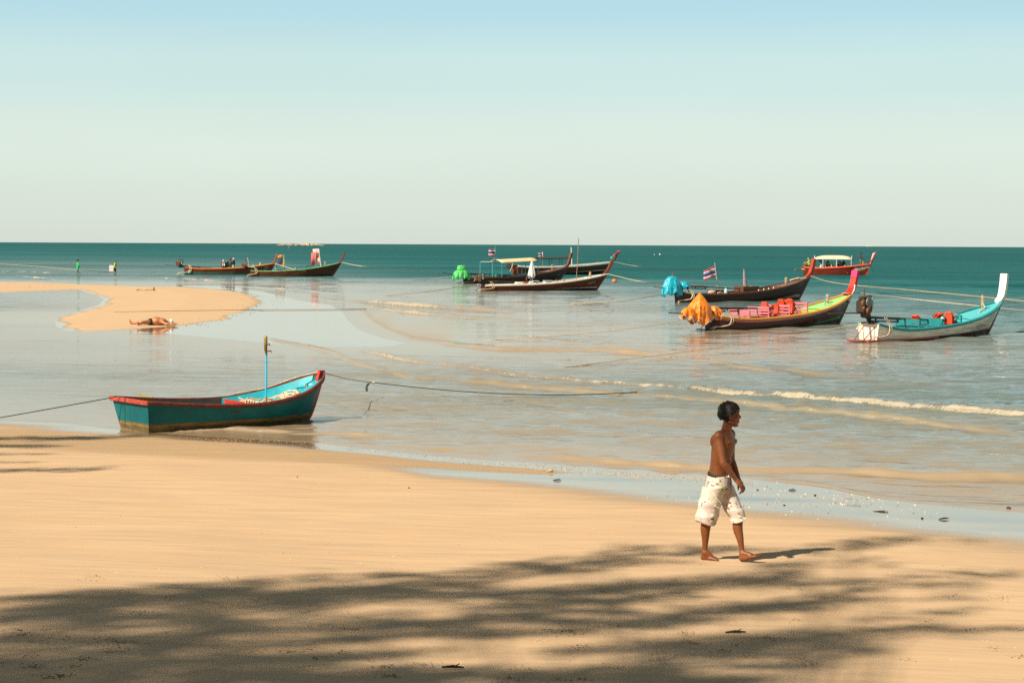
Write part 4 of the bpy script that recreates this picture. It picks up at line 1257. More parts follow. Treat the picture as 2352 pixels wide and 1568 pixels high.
o = b5.place(MB().tube(pk, [.06, .10, .13, .16], 9, flat=.7).build('furled_flag', paint('furled_lilac', (.33, .23, .26), .8, .25, 9)))
tag(o, 'furled lilac and pink flag standing amidships', 'flag'); MB().tube([b5.bp(z3(920, 235), .05), b5.bp(z3(940, 435), .05)], .035, 7).build('pole', RAWWOOD, o)
bx = b5.bp(z3(950, 430), .1)
MB().box((bx.x, .1, bx.z - .05), (1.5, .8, .36), bev=.02).build('engine_box', INBROWN, b5.root)
bx = b5.bp(z3(640, 465), .15)
MB().box((bx.x + .1, .15, bx.z - .08), (1.1, .7, .4), bev=.02).build('stowage_box', INBROWN, b5.root)
o = b5.place(MB().ball(b5.bp(z3(595, 470), -.1) + Vector((0, 0, -.02)), (.32, .2, .15), 14, 8).build('sack', paint('pink_beige_sack', (.50, .33, .24), .8, .15))); tag(o, 'pinkish beige sack lying in the stern of the dark brown boat', 'sack')
jc = b5.bp(z3(738, 470), -.25)
o = b5.place(MB().tube([jc + Vector((0, 0, k)) for k in (-.12, .10, .16, .20, .24)], [.11, .11, .09, .045, .045], 12).build('water_jug', paint('clear_plastic', (.42, .52, .52), .25, .1))); tag(o, 'clear plastic water jug with blue cap beside the stowage box', 'jug')
MB().tube([jc + Vector((0, 0, .24)), jc + Vector((0, 0, .28))], .05, 10).build('cap', BLUEPIPE, o)
o = b5.place(MB().tube(smooth_path([b5.bp(z3(*q), -.55) for q in ((655, 478), (690, 472), (715, 490), (732, 545))], 14), .035, 7).build('hose', ROPEM)); tag(o, 'cream hose hanging over the side of the dark brown boat', 'hose')
o = b5.place(MB().tube(smooth_path([b5.bp(z3(*q), -.2) for q in ((930, 432), (960, 448), (985, 440), (995, 410))], 14), [.03] * 10 + [.05] * 4, 7).build('propeller_blade', STEELPROP)); tag(o, 'pale curved propeller blade resting on the dark engine box', 'propeller')
for i, (q0, q1) in enumerate(((z3(1395, 350), z3(1480, 328)), (z3(1470, 340), z3(1560, 325)))):
    a, c = b5.bp(q0, .1 - .05 * i), b5.bp(q1, .02)
    o = b5.place(MB().tube([a, c], .055, 9).build('bamboo_pole', paint('cream_bamboo', (.56, .44, .28), .6, .2, 7))); tag(o, ('cream bamboo length lying on the dark foredeck by the post', 'shorter cream bamboo length at the tip of the dark foredeck')[i], 'pole')

# ---- brown boat 65 with white gunwale
b4 = Boat('longtail_boat', 'red-brown longtail boat with white gunwale and number 65 on its bow', dict(
    stern=(1109.3, 667), foot=(1369.6, 665.2), tip=(1394.4, 627.3), top=(1408, 596.5), sheer0=(1102.7, 653.8), zm=.46, p=2.6, beam=1.0,
    hull=hull_paint('mahogany_hull', MAHOG, boot=(.022, .014, .011), boot_a=.05, boot_b=.19, boot_x=.0, stripe=(.55, .47, .36), stripe_h=.09, stripe_x=.55, L=10.0, rough=.3),
    inside=INTAN, gun=WHITEP, rail=TANRAIL, deck=DECKTAN, post=POSTBR, stem=POSTBR, deck0=.78, arch=.3, gw=.10, gh=.10, pw=.20, pd=.20))
b4.build(); b4.floor(PLANKM, .05, .78)
b4.engine((1102, 637), .68, shaft_to=z2b(1900, 985), tail_to=None, pipe=BROWNPIPE)
b4.post_on_deck(z2c(1483, 795), paint('orange_wood', (.50, .17, .05), .7, .2), .065, ROPEM)
b4.ribs((.55, .62, .68), RAWWOOD)
b4.lettering('อับนี 65', z2c(1425, 1118), .20, GREYL, slant=.35, maxw=.76)
for q, w_ in ((z2c(75, 1030), .6), (z2c(400, 1025), .68)):
    p = b4.bp(q, .0)
    o = MB().box((p.x, 0, p.z), (w_, .4, .05), bev=.015).build('bench', paint('pale_blue_seat', (.42, .52, .55), .5, .1), b4.root)
    for dx in (-.4, .4):
        MB().box((p.x + dx * w_, 0, p.z - .15), (.04, .35, .26)).build('leg', WHITEP, o, smooth=False)
for i, (q, lab, m_, sz) in enumerate(((z2(960, 610), 'white plastic tray near the stern of the white-edged boat', WHITEP, (.6, .4, .16)), (z2(1035, 607), 'orange plastic box between white trays', paint('orange_plastic', (.5, .12, .03)), (.3, .3, .16)), (z2(1110, 603), 'white crate beside the closed white parasol', WHITEP, (.4, .3, .18)), (z2(1820, 552) , 'white sack under the orange tan foredeck', THAI_W, (.42, .4, .18)))):
    p = b4.bp(q, -.15)
    o = b4.place(MB().box(p, sz, bev=.04).build('crate', m_)); tag(o, lab, 'crate')
    MB().box(p + Vector((0, 0, sz[2] / 2 + .015)), (sz[0] * .86, sz[1] * .8, .03), bev=.01).build('lid', m_, o)
def closed_parasol(boat, foot, head, lat, cloth, label, z_hem, rmax=.3, pole=WHITEP):
    a = boat.bp(foot, lat); c = boat.bp(head, lat); hem = boat.bp(z_hem, lat)
    root = boat.place(empty('parasol')); tag(root, label, 'parasol')
    MB().tube([a, c], .025, 7).build('pole', pole, root)
    R = []; n = 24
    for i in range(9):
        f = i / 8; p = c.lerp(hem, f)
        rr = rmax * (.12 + .88 * f ** .8) * (1 if f < .86 else 1 - (f - .86) * 2.2)
        R.append([p + Vector((math.cos(t) * rr * (1 + .18 * math.sin(6 * t)), math.sin(t) * rr * (1 + .18 * math.sin(6 * t)), .05 * f * math.sin(6 * t + 1))) for t in (2 * PI * k / n for k in range(n))])
    MB().rings(R).build('canopy', cloth, root)
    return root
closed_parasol(b4, z2(1132, 590), z2(1122, 330), .1, paint('white_parasol', (.60, .58, .58), .75, .08, 4), 'closed white parasol standing amidships in the boat numbered 65', z2(1118, 540), .29)
stick_thing('bamboo_pole', 'tall thin bamboo pole rising from the white-edged boat above the horizon', 'pole', b4, (z2c(1125, 1035), z2c(1160, 600), z2c(1190, -60)), .028, paint('bamboo_brown', (.25, .16, .085), .7, .3, 5), lat=.1)
o = b4.place(MB().tube([b4.bp(z2b(2120, 910), -.1) + Vector((math.cos(t) * .20, -.05, math.sin(t) * .20)) for t in (2 * PI * k / 20 for k in range(21))], .045, 8).build('tyre', paint('grey_rubber', (.09, .075, .065), .8, .2))); tag(o, 'dark rubber tyre hung beside the foot of the white parasol', 'tyre')
b4.stern_hoses(ROPEB, .028, 2, .55); b4.stern_frame(BLACKPIPE, .5)

# ---- dark boat with beige canopy and green-covered engine
b3 = Boat('longtail_boat', 'dark brown longtail boat with flat beige canopy and green-covered engine', dict(
    stern=(1070.8, 650), foot=(1284, 647), tip=(1304.6, 610.1), top=(1313, 579.9), sheer0=(1071.1, 638), zm=.55, p=2.6, beam=1.05,
    hull=hull_paint('blackish_brown_hull', (.042, .013, .008), boot=(.020, .012, .01), boot_a=.02, boot_b=.06, boot_x=.0, stripe=(.010, .10, .095), stripe_h=.28, stripe_x=.70, L=11.5, rough=.3),
    inside=INBROWN, gun=paint('red_brown_gunwale', (.15, .050, .026), .5, .2, 6), rail=paint('tan_strip', (.20, .10, .05)), deck=DECKGREY, post=POSTBR, stem=POSTBR, deck0=.76, arch=.5, bulk=INBROWN, gw=.11, gh=.08, pw=.21, pd=.20))
b3.build(); b3.floor(PLANKM, .05, .76)
b3.engine((1062, 627), .8, shaft_to=z2(905, 508), tail_to=z2(10, 475), cover=True)
b3.post_on_deck(z2(1378, 370), paint('red_wood', (.30, .10, .045), .7, .2), .06, ROPEM)
b3.lettering('LADY', z2c(640, 880), .10, DIML, slant=.3, maxw=.42); b3.lettering('222', z2c(612, 918), .10, DIML, slant=.3, maxw=.5)
ca = b3.bp(z2(745, 355), -.85); cb = b3.bp(z2(1208, 330), -.85)
canopy(b3, ca.x, cb.x, .85, ca.z, ca.z + .28, CREAMC, (ca.x + .05, (ca.x * .45 + cb.x * .55), cb.x - .05), BLUEPIPE, tilt=cb.z - ca.z, r=.032)
a2 = b3.bp(z2(600, 345), -.5)
fr = MB()
for lat in (-.8, .8):
    fr.tube([(a2.x, lat, b3.sheer(.2)), (a2.x, lat, a2.z)], .03, 7); fr.tube([(a2.x, lat, a2.z), (ca.x, lat, ca.z + .05)], .03, 7)
fr.tube([(a2.x, -.8, a2.z), (a2.x, .8, a2.z)], .03, 7)
fr.build('canopy_frame', BLUEPIPE, b3.root)
for i in range(6):
    x = a2.x + .1 + i * (ca.x - a2.x) / 6
    MB().box((x, 0, a2.z + .06 + (ca.z - a2.z) * i / 6), (.12, 1.5, .04)).build('roof_slat', INTAN, b3.root, smooth=False)
flag_thing('flag', 'striped red, white and blue flag above the beige canopy', b3, z2(672, 300), z2(663, 135), THAI, TB, (.78, .60), 0.0, group='national flags on boats', top_off=.30, droop=-.03, pole_mat=BLUEPIPE, r=.028)
stick_thing('white_stick', 'short white stick slanting beside the foot of the canopy flag', 'stick', b3, (z2(720, 350), z2(688, 298)), .032, WHITEP)
stick_thing('white_stick', 'second short white stick crossing the bare canopy frame', 'stick', b3, (z2(660, 315), z2(646, 282)), .032, WHITEP)
tarp('engine_cover', 'green cloth gathered at the waist over the stern engine', b3, (1060, 628), 0.0,
     [(.74, .28, .26), (.66, .36, .32), (.38, .40, .35), (.33, .36, .32), (.20, .58, .45), (0, .74, .52), (-.25, .82, .56), (-.46, .82, .56)], tarp_mat('green_tarp', (.07, .46, .11), .6), seed=33, folds=10, fold=.13, scallop=.14)
bk = b3.bp(z2(676, 527), -.4)
o = b3.place(MB().tube([bk + Vector((0, 0, z)) for z in (-.22, .18, .20, .19)], [.12, .15, .165, .14], 16, caps=True).build('bucket', paint('green_plastic', (.05, .42, .16), .4, .1))); tag(o, 'tall green plastic bucket under the beige canopy', 'bucket')
for q, lab, m_, sz in ((z2(722, 528), 'blue and pink bundle beside the green bucket', paint('blue_pink', (.12, .30, .38), .6, .5, 9), (.38, .4, .36)), (z2(870, 520), 'turquoise bundle of gear under the middle of the canopy', TEALP, (.9, .6, .26)), (z2(1010, 508), 'turquoise plastic crate under the forward end of the canopy', paint('turq_plastic', (.03, .36, .46), .45, .1), (.85, .7, .36)), (z2(1350, 468), 'turquoise tub behind the mooring post of the canopied boat', TURQP, (.75, .5, .2))):
    p = b3.bp(q, -.1)
    o = b3.place(MB().box(p, sz, bev=.08).build('bundle', m_)); tag(o, lab, 'bundle')
    MB().tube([p + Vector((-sz[0] * .3, -sz[1] * .5, sz[2] * .3)), p + Vector((0, -sz[1] * .62, sz[2] * .5)), p + Vector((sz[0] * .3, -sz[1] * .5, sz[2] * .3))], .018, 6).build('handle', WHITEP, o)
b3.stern_hoses(ROPEB, .03, 1, .8); b3.stern_frame(BLACKPIPE, .8)

# ---- farther brown boat with white gunwale and dark awning
b6 = Boat('longtail_boat', 'farthest white-gunwaled brown boat, under a thin dark awning, red ball on its post', dict(
    stern=(1183, 630.8), foot=(1388, 629.2), tip=(1409.3, 600), top=(1420, 576.8), sheer0=(1176.8, 616.9), zm=.95, z0=1.08, p=2.6, beam=1.25,
    hull=hull_paint('red_mahogany_hull', (.135, .030, .012), boot=(.04, .018, .012), boot_a=.10, boot_b=.42, boot_x=.0, stripe=(.50, .40, .28), stripe_h=.16, stripe_x=.55, L=13.0, rough=.35),
    inside=INTAN, gun=WHITEP, deck=TURQP, post=POSTBR, stem=POSTBR, deck0=.86, gw=.14, gh=.20, pw=.22, pd=.20))
b6.build()
b6.engine((1168.6, 608.2), .62, shaft_to=z2(1350, 412), tail_to=z2(665, 415), pipe=BROWNPIPE)
b6.post_on_deck(z2c(1682, 545), RAWWOOD, .08, None)
b6.lettering('LADY FOREST', z2c(1745, 725), .15, DIML, slant=.2, maxw=1.1)
fa = b6.bp(z2(1225, 297), -.8); fb_ = b6.bp(z2(1590, 292), -.8)
canopy(b6, fa.x, fb_.x, .9, fa.z - .05, fa.z + .12, DARKC, (fb_.x - 1.6, fb_.x - 1.2), DARKC, tilt=fb_.z - fa.z, r=.03)
flag_thing('flag', 'small striped red, white and blue flag at the after end of the dark awning', b6, z2(1262, 430), z2(1255, 217), THAI, TB, (.55, .52), 0.0, group='national flags on boats', top_off=.03, pole_mat=WHITEP, r=.06)
stick_thing('white_pole', 'white pole standing forward of the dark awning', 'pole', b6, (z2(1624, 385), z2(1614, 158)), .055, WHITEP)
p = b6.bp(z2c(2212, 300))
o = b6.place(MB().ball(p, (.19, .18, .19), 14, 10).build('cloth_ball', paint('red_cloth', (.55, .05, .03), .8, .2))); tag(o, 'red cloth ball tied round the tip of the tall brown bow post', 'cloth')
MB().tube([p + Vector((0, 0, -.17)), p + Vector((-.03, 0, -.26))], .17, 12).build('green_band', paint('green_cloth', (.02, .30, .16), .8), o)
for q0, q1, mt_, lab in ((z2c(2190, 340), z2c(2085, 372), MAGP, 'bright pink ribbon blowing from the bow post'), (z2c(2180, 370), z2c(2003, 440), paint('aqua_cloth', (.10, .52, .42), .8, .1), 'aqua ribbon blowing below the pink one')):
    a, c = b6.bp(q0, -.15), b6.bp(q1, -.15)
    R = [[a.lerp(c, f) + Vector((0, .08 * math.sin(f * 6), .05 * math.sin(f * 5) + dz * (.05 + .09 * f))) for dz in (-1, -.3, .3, 1)] for f in [k / 8 for k in range(9)]]
    o = b6.place(MB().grid(R).build('ribbon', mt_)); m_ = o.modifiers.new('thick', 'SOLIDIFY'); m_.thickness = .03
    tag(o, lab, 'ribbon')
p = b6.bp(z2c(360, 705), -.2); o = b6.place(MB().tube([p + Vector((0, 0, z)) for z in (-.2, .14, .17)], [.21, .21, .19], 14).build('drum', paint('blue_drum', (.02, .30, .38), .45))); tag(o, 'blue plastic drum on the farther white-edged boat', 'drum')
MB().tube([p + Vector((0, 0, .17)), p + Vector((0, 0, .19))], .22, 14).build('lid', WHITEP, o)
o = b6.place(MB().tube(smooth_path([b6.bp(z2b(*q), -.3) for q in ((1720, 500), (1705, 600), (1660, 690), (1640, 750), (1690, 730), (1710, 660))], 24), .06, 8).build('rope_loop', ROPEB)); tag(o, 'thick tan rope loop hanging over the stern of the far white-edged boat', 'rope')

# ---- the two boats on the left
b1 = Boat('longtail_boat', 'orange-brown longtail boat numbered 89 with men standing in it', dict(
    stern=(423.5, 631), foot=(617.7, 630.4), tip=(631.5, 604), top=(637.5, 582.5), sheer0=(421.1, 617.5), zm=.66, z0=.85, p=2.8, beam=1.0,
    hull=hull_paint('orange_brown_hull', (.14, .040, .014), boot=(.010, .15, .125), boot_a=.24, boot_b=.10, boot_x=.0, L=10.5, rough=.4),
    inside=INTAN, gun=ORGUN, deck=paint('pinkish_deck', (.42, .25, .17), .6, .15), post=paint('brick_post', (.30, .085, .035), .5, .2, 5), stem=POSTBR, deck0=.76, gw=.12, gh=.13, pw=.22, pd=.20))
b1.build(); b1.floor(PLANKM, .05, .74)
b1.engine((412.3, 604.6), .80, shaft_to=z1(780, 345), tail_to=z1(35, 290), pipe=BROWNPIPE)
b1.post_on_deck(z1(1142, 262), paint('pale_post', (.50, .42, .26), .7), .065)
b1.lettering('89', z1a(355, 668), .26, WHITEL, maxw=.42, thick=.03); b1.lettering('88', z1a(2235, 566), .20, GREYL, slant=.3, maxw=.55); b1.lettering('06', z1a(2190, 632), .23, GREYL, slant=.3, maxw=.55)
b1.stern_hoses(ROPEM, .032, 2, .8)
for q, lab, sz in ((z1(610, 345), 'cream plastic crate beside the long shaft of boat 89', (.62, .4, .25)), (z1(790, 335), 'cream coil and bag by the standing men', (.5, .4, .28))):
    p = b1.bp(q, -.2); o = b1.place(MB().box(p, sz, bev=.1).build('crate', paint('cream_plastic', (.60, .50, .24), .5, .15))); tag(o, lab, 'crate')
    MB().box(p + Vector((0, 0, sz[2] / 2)), (sz[0] * .8, sz[1] * .7, .06), bev=.02).build('lid', RAWWOOD, o)
R = []
for i in range(13):
    f = i / 12; p = b1.bp(z1(1370 - 20 * f + 25 * math.sin(f * 3), 175 + 120 * f), -.3)
    R.append([p + Vector((dx * (.22 + .1 * math.sin(f * 3)), -.05 * dx, .06 * dx)) for dx in (-1, -.3, .3, 1)])
o = b1.place(MB().grid(R[:4]).grid(R[3:10], mat=1).grid(R[9:], mat=2).build('scarf', [paint('orange_cloth', (.62, .26, .04), .8), paint('navy_cloth', (.02, .06, .10), .8), paint('maroon_cloth', (.12, .02, .03), .8)])); m_ = o.modifiers.new('thick', 'SOLIDIFY'); m_.thickness = .08
tag(o, 'orange, navy and maroon cloth sash hanging from the brick-brown bow post', 'sash')

b2 = Boat('longtail_boat', 'brown longtail boat with green and yellow gunwale and tattered red flags', dict(
    stern=(575.2, 634.2), foot=(763.7, 633.9), tip=(784.6, 600.8), top=(793.2, 578.9), sheer0=(575.2, 623.8), zm=.56, z0=.64, p=2.7, beam=1.0,
    hull=hull_paint('weathered_brown_hull', (.095, .032, .014), boot=(.025, .016, .012), boot_a=.05, boot_b=.22, boot_x=.2, L=10.0, wear=.6, rough=.45),
    inside=INTAN, gun=GREENG, rail=TANRAIL, gh=.06, deck=paint('yellowed_deck', (.48, .33, .12), .6, .2, dirt=.3, dirtcol=(.2, .42, .35)), post=POSTBR, stem=POSTBR, deck0=.74, gw=.10, pw=.20, pd=.18))
b2.build(); b2.floor(PLANKM, .05, .74)
b2.engine((563.4, 608.6), .75, shaft_to=z1b(905, 542), tail_to=None, pipe=BLACKPIPE)
b2.post_on_deck(z1b(1750, 340), RAWWOOD, .075)
b2.stern_hoses(ROPEB, .04, 2, .35)
RAGR = paint('faded_red_cloth', (.66, .13, .11), .8, .18, 5); RAGP = paint('pink_white_cloth', (.72, .46, .42), .8, .2, 4)
flag_thing('flag', 'tattered red flag on a thin blue pole', b2, z1b(1537, 475), z1b(1545, 140), [RAGR], [1], (.48, 1.36), .0, group='tattered flags', pole_mat=BLUEPIPE, r=.03, top_off=.01, wave=.5)
flag_thing('flag', 'tattered pink and white flag on a slanting white pole', b2, z1b(1655, 455), z1b(1610, 55), [RAGP, RAGR, RAGP], [1.2, .35, 1.1], (.66, 1.65), .1, group='tattered flags', pole_mat=WHITEP, r=.03, top_off=.02, wave=.5)
closed_parasol(b2, z1b(858, 530), z1b(835, 190), .1, paint('khaki_cloth', (.30, .30, .13), .8, .15), 'closed khaki parasol standing amidships with the tattered flags', z1b(850, 480), .16, RAWWOOD)
stick_thing('pole', 'pale tapering stick beside the dark engine of the green-edged boat', 'pole', b2, (z1b(75, 470), z1b(55, 330), z1b(42, 258)), .04, paint('pale_stick', (.50, .40, .34), .7), lat=-.2)
o = MB()
for q in (((1335, 505), (1345, 440), (1370, 425), (1400, 470), (1405, 500)), ((1375, 440), (1400, 422), (1425, 430), (1445, 490))):
    o.tube(smooth_path([b2.bp(z1b(*p), .1) for p in q], 14), .022, 6)
o.build('hoop_rail', BLACKPIPE, b2.root)
for q, lab in ((z1b(640, 545), 'mint green seat near the stern of the green-edged boat'), (z1b(1080, 532), 'mint green seat amidships beside the khaki parasol'), (z1b(150, 470), 'mint and lime bundle beside the pale tapering stick')):
    p = b2.bp(q, 0); o = b2.place(MB().box(p, (.5, .35, .1), bev=.03).build('seat', paint('mint_paint', (.22, .52, .34), .5, .2))); tag(o, lab, 'seat')
    MB().tube([p + Vector((.15, 0, 0)), p + Vector((.02, 0, .28))], .03, 6).build('backrest', WHITEP, o)

# ---- red tour boat under way
b9 = Boat('tour_boat', 'red-edged tour boat carrying passengers under an arched cream canopy', dict(
    stern=(1845.6, 631.3), foot=(1990.2, 633), tip=(1999.8, 606), top=(2009.6, 581), sheer0=(1843.3, 618.5), zm=.86, z0=1.02, p=2.3, beam=1.12, category='tour boat',
    hull=hull_paint('brick_red_hull', (.13, .019, .010), boot=(.36, .26, .15), boot_a=-.2, boot_b=.30, boot_x=.6, L=9.0, wear=.75, rough=.4),
    inside=INTAN, gun=paint('orange_red_paint', (.72, .075, .022), .45, .1, 6), deck=paint('red_deck', (.36, .08, .03), .5, .2), post=paint('maroon_post', (.10, .022, .014), .5, .2, 5), stem=paint('red_stem', (.30, .035, .016), .5, .2), deck0=.84, gw=.15, gh=.15, pw=.26, pd=.36, rail=paint('maroon_strip', (.07, .014, .01))), group='boats in the bay')
b9.build(); b9.floor(PLANKM, .05, .8)
e9 = b9.engine((1851, 606.5), .62, shaft_to=None, tail_to=None)
a = b9.bp(z5(300, 455)); q = b9.bp(z5(75, 560)); sh = MB().tube([a + Vector((.4, 0, .1)), a.lerp(q, .5), q], [.07, .06, .045], 8).build('propeller_shaft', BROWNPIPE, b9.root)
pr = MB()
for kk in range(3):
    an = kk * 2 * PI / 3 + .4; d = Vector((0, math.cos(an), math.sin(an))); e2 = Vector((.5, -math.sin(an) * .8, math.cos(an) * .8))
    pr.rings([[q + d * f - e2 * wv, q + d * f + Vector((.012, 0, 0)), q + d * f + e2 * wv, q + d * f - Vector((.012, 0, 0))] for f, wv in ((.03, .03), (.15, .10), (.28, .12), (.38, .03))])
pr.build('propeller', STEELPROP, sh)
b9.lettering('ปณทสันดา', z5(1585, 572), .34, WHITEL, tilt=.24, maxw=1.75, thick=.03)
b9.lettering('ลันดา', z5(1715, 578), .12, paint('gold_lettering', (.70, .42, .06), .5), tilt=.22, maxw=.62, thick=.02)
ca = b9.bp(z5(560, 262), -.95); cb = b9.bp(z5(1530, 275), -.2); cm = b9.bp(z5(1000, 178), 0)
cn = canopy(b9, ca.x, cb.x, .98, ca.z, cm.z, CREAMV, (ca.x + (cb.x - ca.x) * .24, ca.x + (cb.x - ca.x) * .6, cb.x - .05), WHITEP, r=.03, tilt=0, thick=.03, ends=.8)
p = b9.bp(z5(715, 290), .3); MB().box(p, (.4, .2, .26), bev=.03).build('locker', DARKC, b9.root)
p = b9.bp(z5(915, 340), .6); o = b9.place(MB().ball(p, (.13, .1, .16), 12, 8).build('hanging_bag', paint('dark_teal_cloth', (.03, .07, .08), .8))); tag(o, 'dark bag hanging from the cream canopy frame', 'bag')
R = []
for i in range(15):
    f = i / 14
    p = b9.post_path[-1].lerp(b9.post_path[4], f)
    off = -.22 - .05 * math.sin(f * 3)
    R.append([p + Vector((.24 + .1 * f, off, .1)), p + Vector((.0, off - .03, 0)), p + Vector((-.2 + .22 * f, off, -.08))])
o = b9.place(MB().grid(R, mats=[0, 1]).build('scarf', [paint('coral_cloth', (.68, .13, .12), .8, .2, 4), paint('white_blue_cloth', (.60, .56, .58), .8, .3, 3)])); m_ = o.modifiers.new('thick', 'SOLIDIFY'); m_.thickness = .12
tag(o, 'coral and white cloth sash wound down the tour boat bow post', 'sash')
o = b9.place(MB().tube([b9.bp(z5(1795, 410), .2), b9.bp(z5(1802, 335), .2)], .10, 8).build('yellow_can', paint('yellow_plastic', (.70, .42, .05), .5))); tag(o, 'yellow can standing on the tour boat foredeck', 'can')
MB().tube([b9.bp(z5(1802, 336), .2), b9.bp(z5(1802, 322), .2)], .05, 8).build('cap', WHITEP, o)
for q, sz, lab in ((z5(320, 525), (.7, .6, .2), 'folded yellow tarpaulin at the stern below the engine'), (z5(420, 550), (.6, .5, .14), 'second fold of yellow tarpaulin against the red gunwale')):
    o = b9.place(MB().box(b9.bp(q, -.2), sz, bev=.1).build('folded_tarpaulin', paint('mustard_tarp', (.55, .26, .03), .6, .25, 5))); tag(o, lab, 'tarpaulin')
# ================================================================ rowing boat by the beach
class RowBoat(Boat):
    def __init__(s):
        A = G(309, 986, .02); s.ang = math.radians(37)
        s.loc = A; s.R = Matrix.Rotation(s.ang, 3, 'Z'); s.Ri = s.R.transposed()
        s.root = empty('rowing_boat', (A.x, A.y, 0.0), s.ang)
        tag(s.root, 'small teal rowing boat with worn red rim, beached at the water edge', 'rowing boat')
rb = RowBoat()
tipb = rb.bp((742, 853)); ftb = rb.bp((712, 966)); tr = rb.bp((310, 910), -.3)
rb.Ls = tipb.x; rb.Lw = rb.bp((706, 962)).x
RB_Z0 = .60; RB_ZB = tipb.z
def _spl(u, xs, ys):
    k = max(0, min(len(xs) - 2, int(np.searchsorted(xs, u, side='right')) - 1))
    m = [(ys[min(i + 1, len(ys) - 1)] - ys[max(i - 1, 0)]) / (xs[min(i + 1, len(xs) - 1)] - xs[max(i - 1, 0)]) for i in range(len(xs))]
    h = xs[k + 1] - xs[k]; t = (u - xs[k]) / h
    return (2 * t ** 3 - 3 * t * t + 1) * ys[k] + (t ** 3 - 2 * t * t + t) * h * m[k] + (-2 * t ** 3 + 3 * t * t) * ys[k + 1] + (t ** 3 - t * t) * h * m[k + 1]
def rb_sheer(u): return _spl(u, [0, .2, .4, .55, .7, .82, .92, 1], [.59, .51, .465, .465, .53, .64, .79, RB_ZB])
def rb_bs(u): return _spl(u, [0, .15, .35, .55, .7, .82, .9, .96, 1], [.74, .78, .82, .84, .79, .67, .50, .30, .03])
def rb_bw(u): return float(_spl(u, [0, .15, .35, .55, .7, .82, .9, .96, 1], [.57, .60, .61, .58, .47, .32, .18, .07, .02]))
rb.sheer = rb_sheer; rb.bs = rb_bs; rb.bw = rb_bw
def rb_pt(u, v, side):
    x = u * (rb.Lw + (rb.Ls - rb.Lw) * v ** .75) - .10 * v * (1 - u) ** 6
    y = rb_bw(u) + (rb_bs(u) - rb_bw(u)) * v ** .8
    return Vector((x, side * y, .0 + rb_sheer(u) * v))
rb.pt = rb_pt
def rb_paint():
    m, nt, b = nm('worn_teal_paint')
    t = nt.nodes.new('ShaderNodeTexCoord').outputs['Object']
    sp = nt.nodes.new('ShaderNodeSeparateXYZ'); nt.links.new(t, sp.inputs[0]); z = sp.outputs[2]
    n1 = noise_(nt, t, 2.5, 5, .6); n2 = noise_(nt, t, 9, 5, .7); n3 = noise_(nt, t, 1.0, 4, .6, scl=(2, 2, 22))
    c = mixc(nt, ramp_(nt, n1, .3, .7), (.002, .090, .102), (.004, .134, .144))
    c = mixc(nt, ramp_(nt, n2, .66, .76, 0, .35), c, (.05, .22, .22))
    zz = math_(nt, 'ADD', z, math_(nt, 'MULTIPLY', math_(nt, 'SUBTRACT', n1, .5), .08))
    c = mixc(nt, ramp_(nt, zz, .135, .175, 1, 0), c, mixc(nt, ramp_(nt, n3, .35, .65), (.30, .15, .035), (.10, .085, .04)))
    c = mixc(nt, ramp_(nt, zz, .075, .115, 1, 0), c, mixc(nt, ramp_(nt, n2, .3, .7), (.085, .062, .026), (.16, .115, .050)))
    nt.links.new(c, b.inputs['Base Color']); b.inputs['Roughness'].default_value = .5; b.inputs['Specular IOR Level'].default_value = .2
    bp = N(nt, 'ShaderNodeBump'); bp.inputs['Strength'].default_value = .35; bp.inputs['Distance'].default_value = .02
    nt.links.new(n2, bp.inputs['Height']); nt.links.new(bp.outputs[0], b.inputs['Normal'])
    return m
RBP = rb_paint()
RBIN = paint('bow_blue_paint', (.012, .33, .40), .5, .14, 4, dirt=.3, dirtcol=(.10, .40, .42))
RBRED = paint('red_inner_paint', (.46, .035, .022), .5, .12, 5, dirt=.2, dirtcol=(.3, .05, .03))
RBRIM = paint('worn_red_rim', (.115, .020, .014), .7, .3, 8, dirt=.7, dirtcol=(.12, .075, .045), bump=.5)
RBDARK = paint('dark_wet_inside', (.030, .034, .028), .55, .3, 5)
U = [i / 36 for i in range(37)]
mb = MB(); V = [1, .85, .7, .5, .3, .15, .0]
R = []
for u in U:
    bot = Vector((u * (rb.Lw - .05), 0, -.05))
    R.append([rb_pt(u, v, -1) for v in V] + [Vector((bot.x, -rb_bw(u) * .7, -.05)), bot, Vector((bot.x, rb_bw(u) * .7, -.05))] + [rb_pt(u, v, 1) for v in V[::-1]])
mb.grid(R, mat=0)
mb.f.append(tuple(range(len(R[0])))); mb.m.append(0)
R2 = []
for u in U[:-1]:
    ring = []
    for v in (1, .75, .5, .25):
        p = rb_pt(u, v * .97 + .01, 1); ring.append(Vector((p.x + (.06 if u == 0 else 0), max(.012, p.y - .045), p.z)))
    R2.append([Vector((p.x, -p.y, p.z)) for p in ring] + ring[::-1])
k0 = 20
mb.grid(R2[:k0 + 1], mat=1); mb.grid(R2[k0:], mat=2)
o = len(mb.v); mb.v += [tuple(p) for p in R2[0]]; mb.f.append(tuple(o + k for k in range(len(R2[0])))); mb.m.append(1)
mb.build('hull', [RBP, RBDARK, RBIN], rb.root, sharp=35)
for side in (-1, 1):
    g = MB(); R = []
    for u in [i / 40 for i in range(41)]:
        p = rb_pt(u, 1, side); b = abs(p.y); z = p.z
        q = [(p.x, b + .032, z - .062), (p.x, b + .040, z - .015), (p.x, b + .022, z + .010), (p.x, max(.005, b - .045), z + .010), (p.x, max(.004, b - .055), z - .03)]
        R.append([Vector((a, -bb, cc)) for a, bb, cc in q] if side < 0 else [Vector(k) for k in q][::-1])
    g.rings(R).build('gunwale', RBRIM, rb.root, sharp=35)
zt = rb_sheer(0)
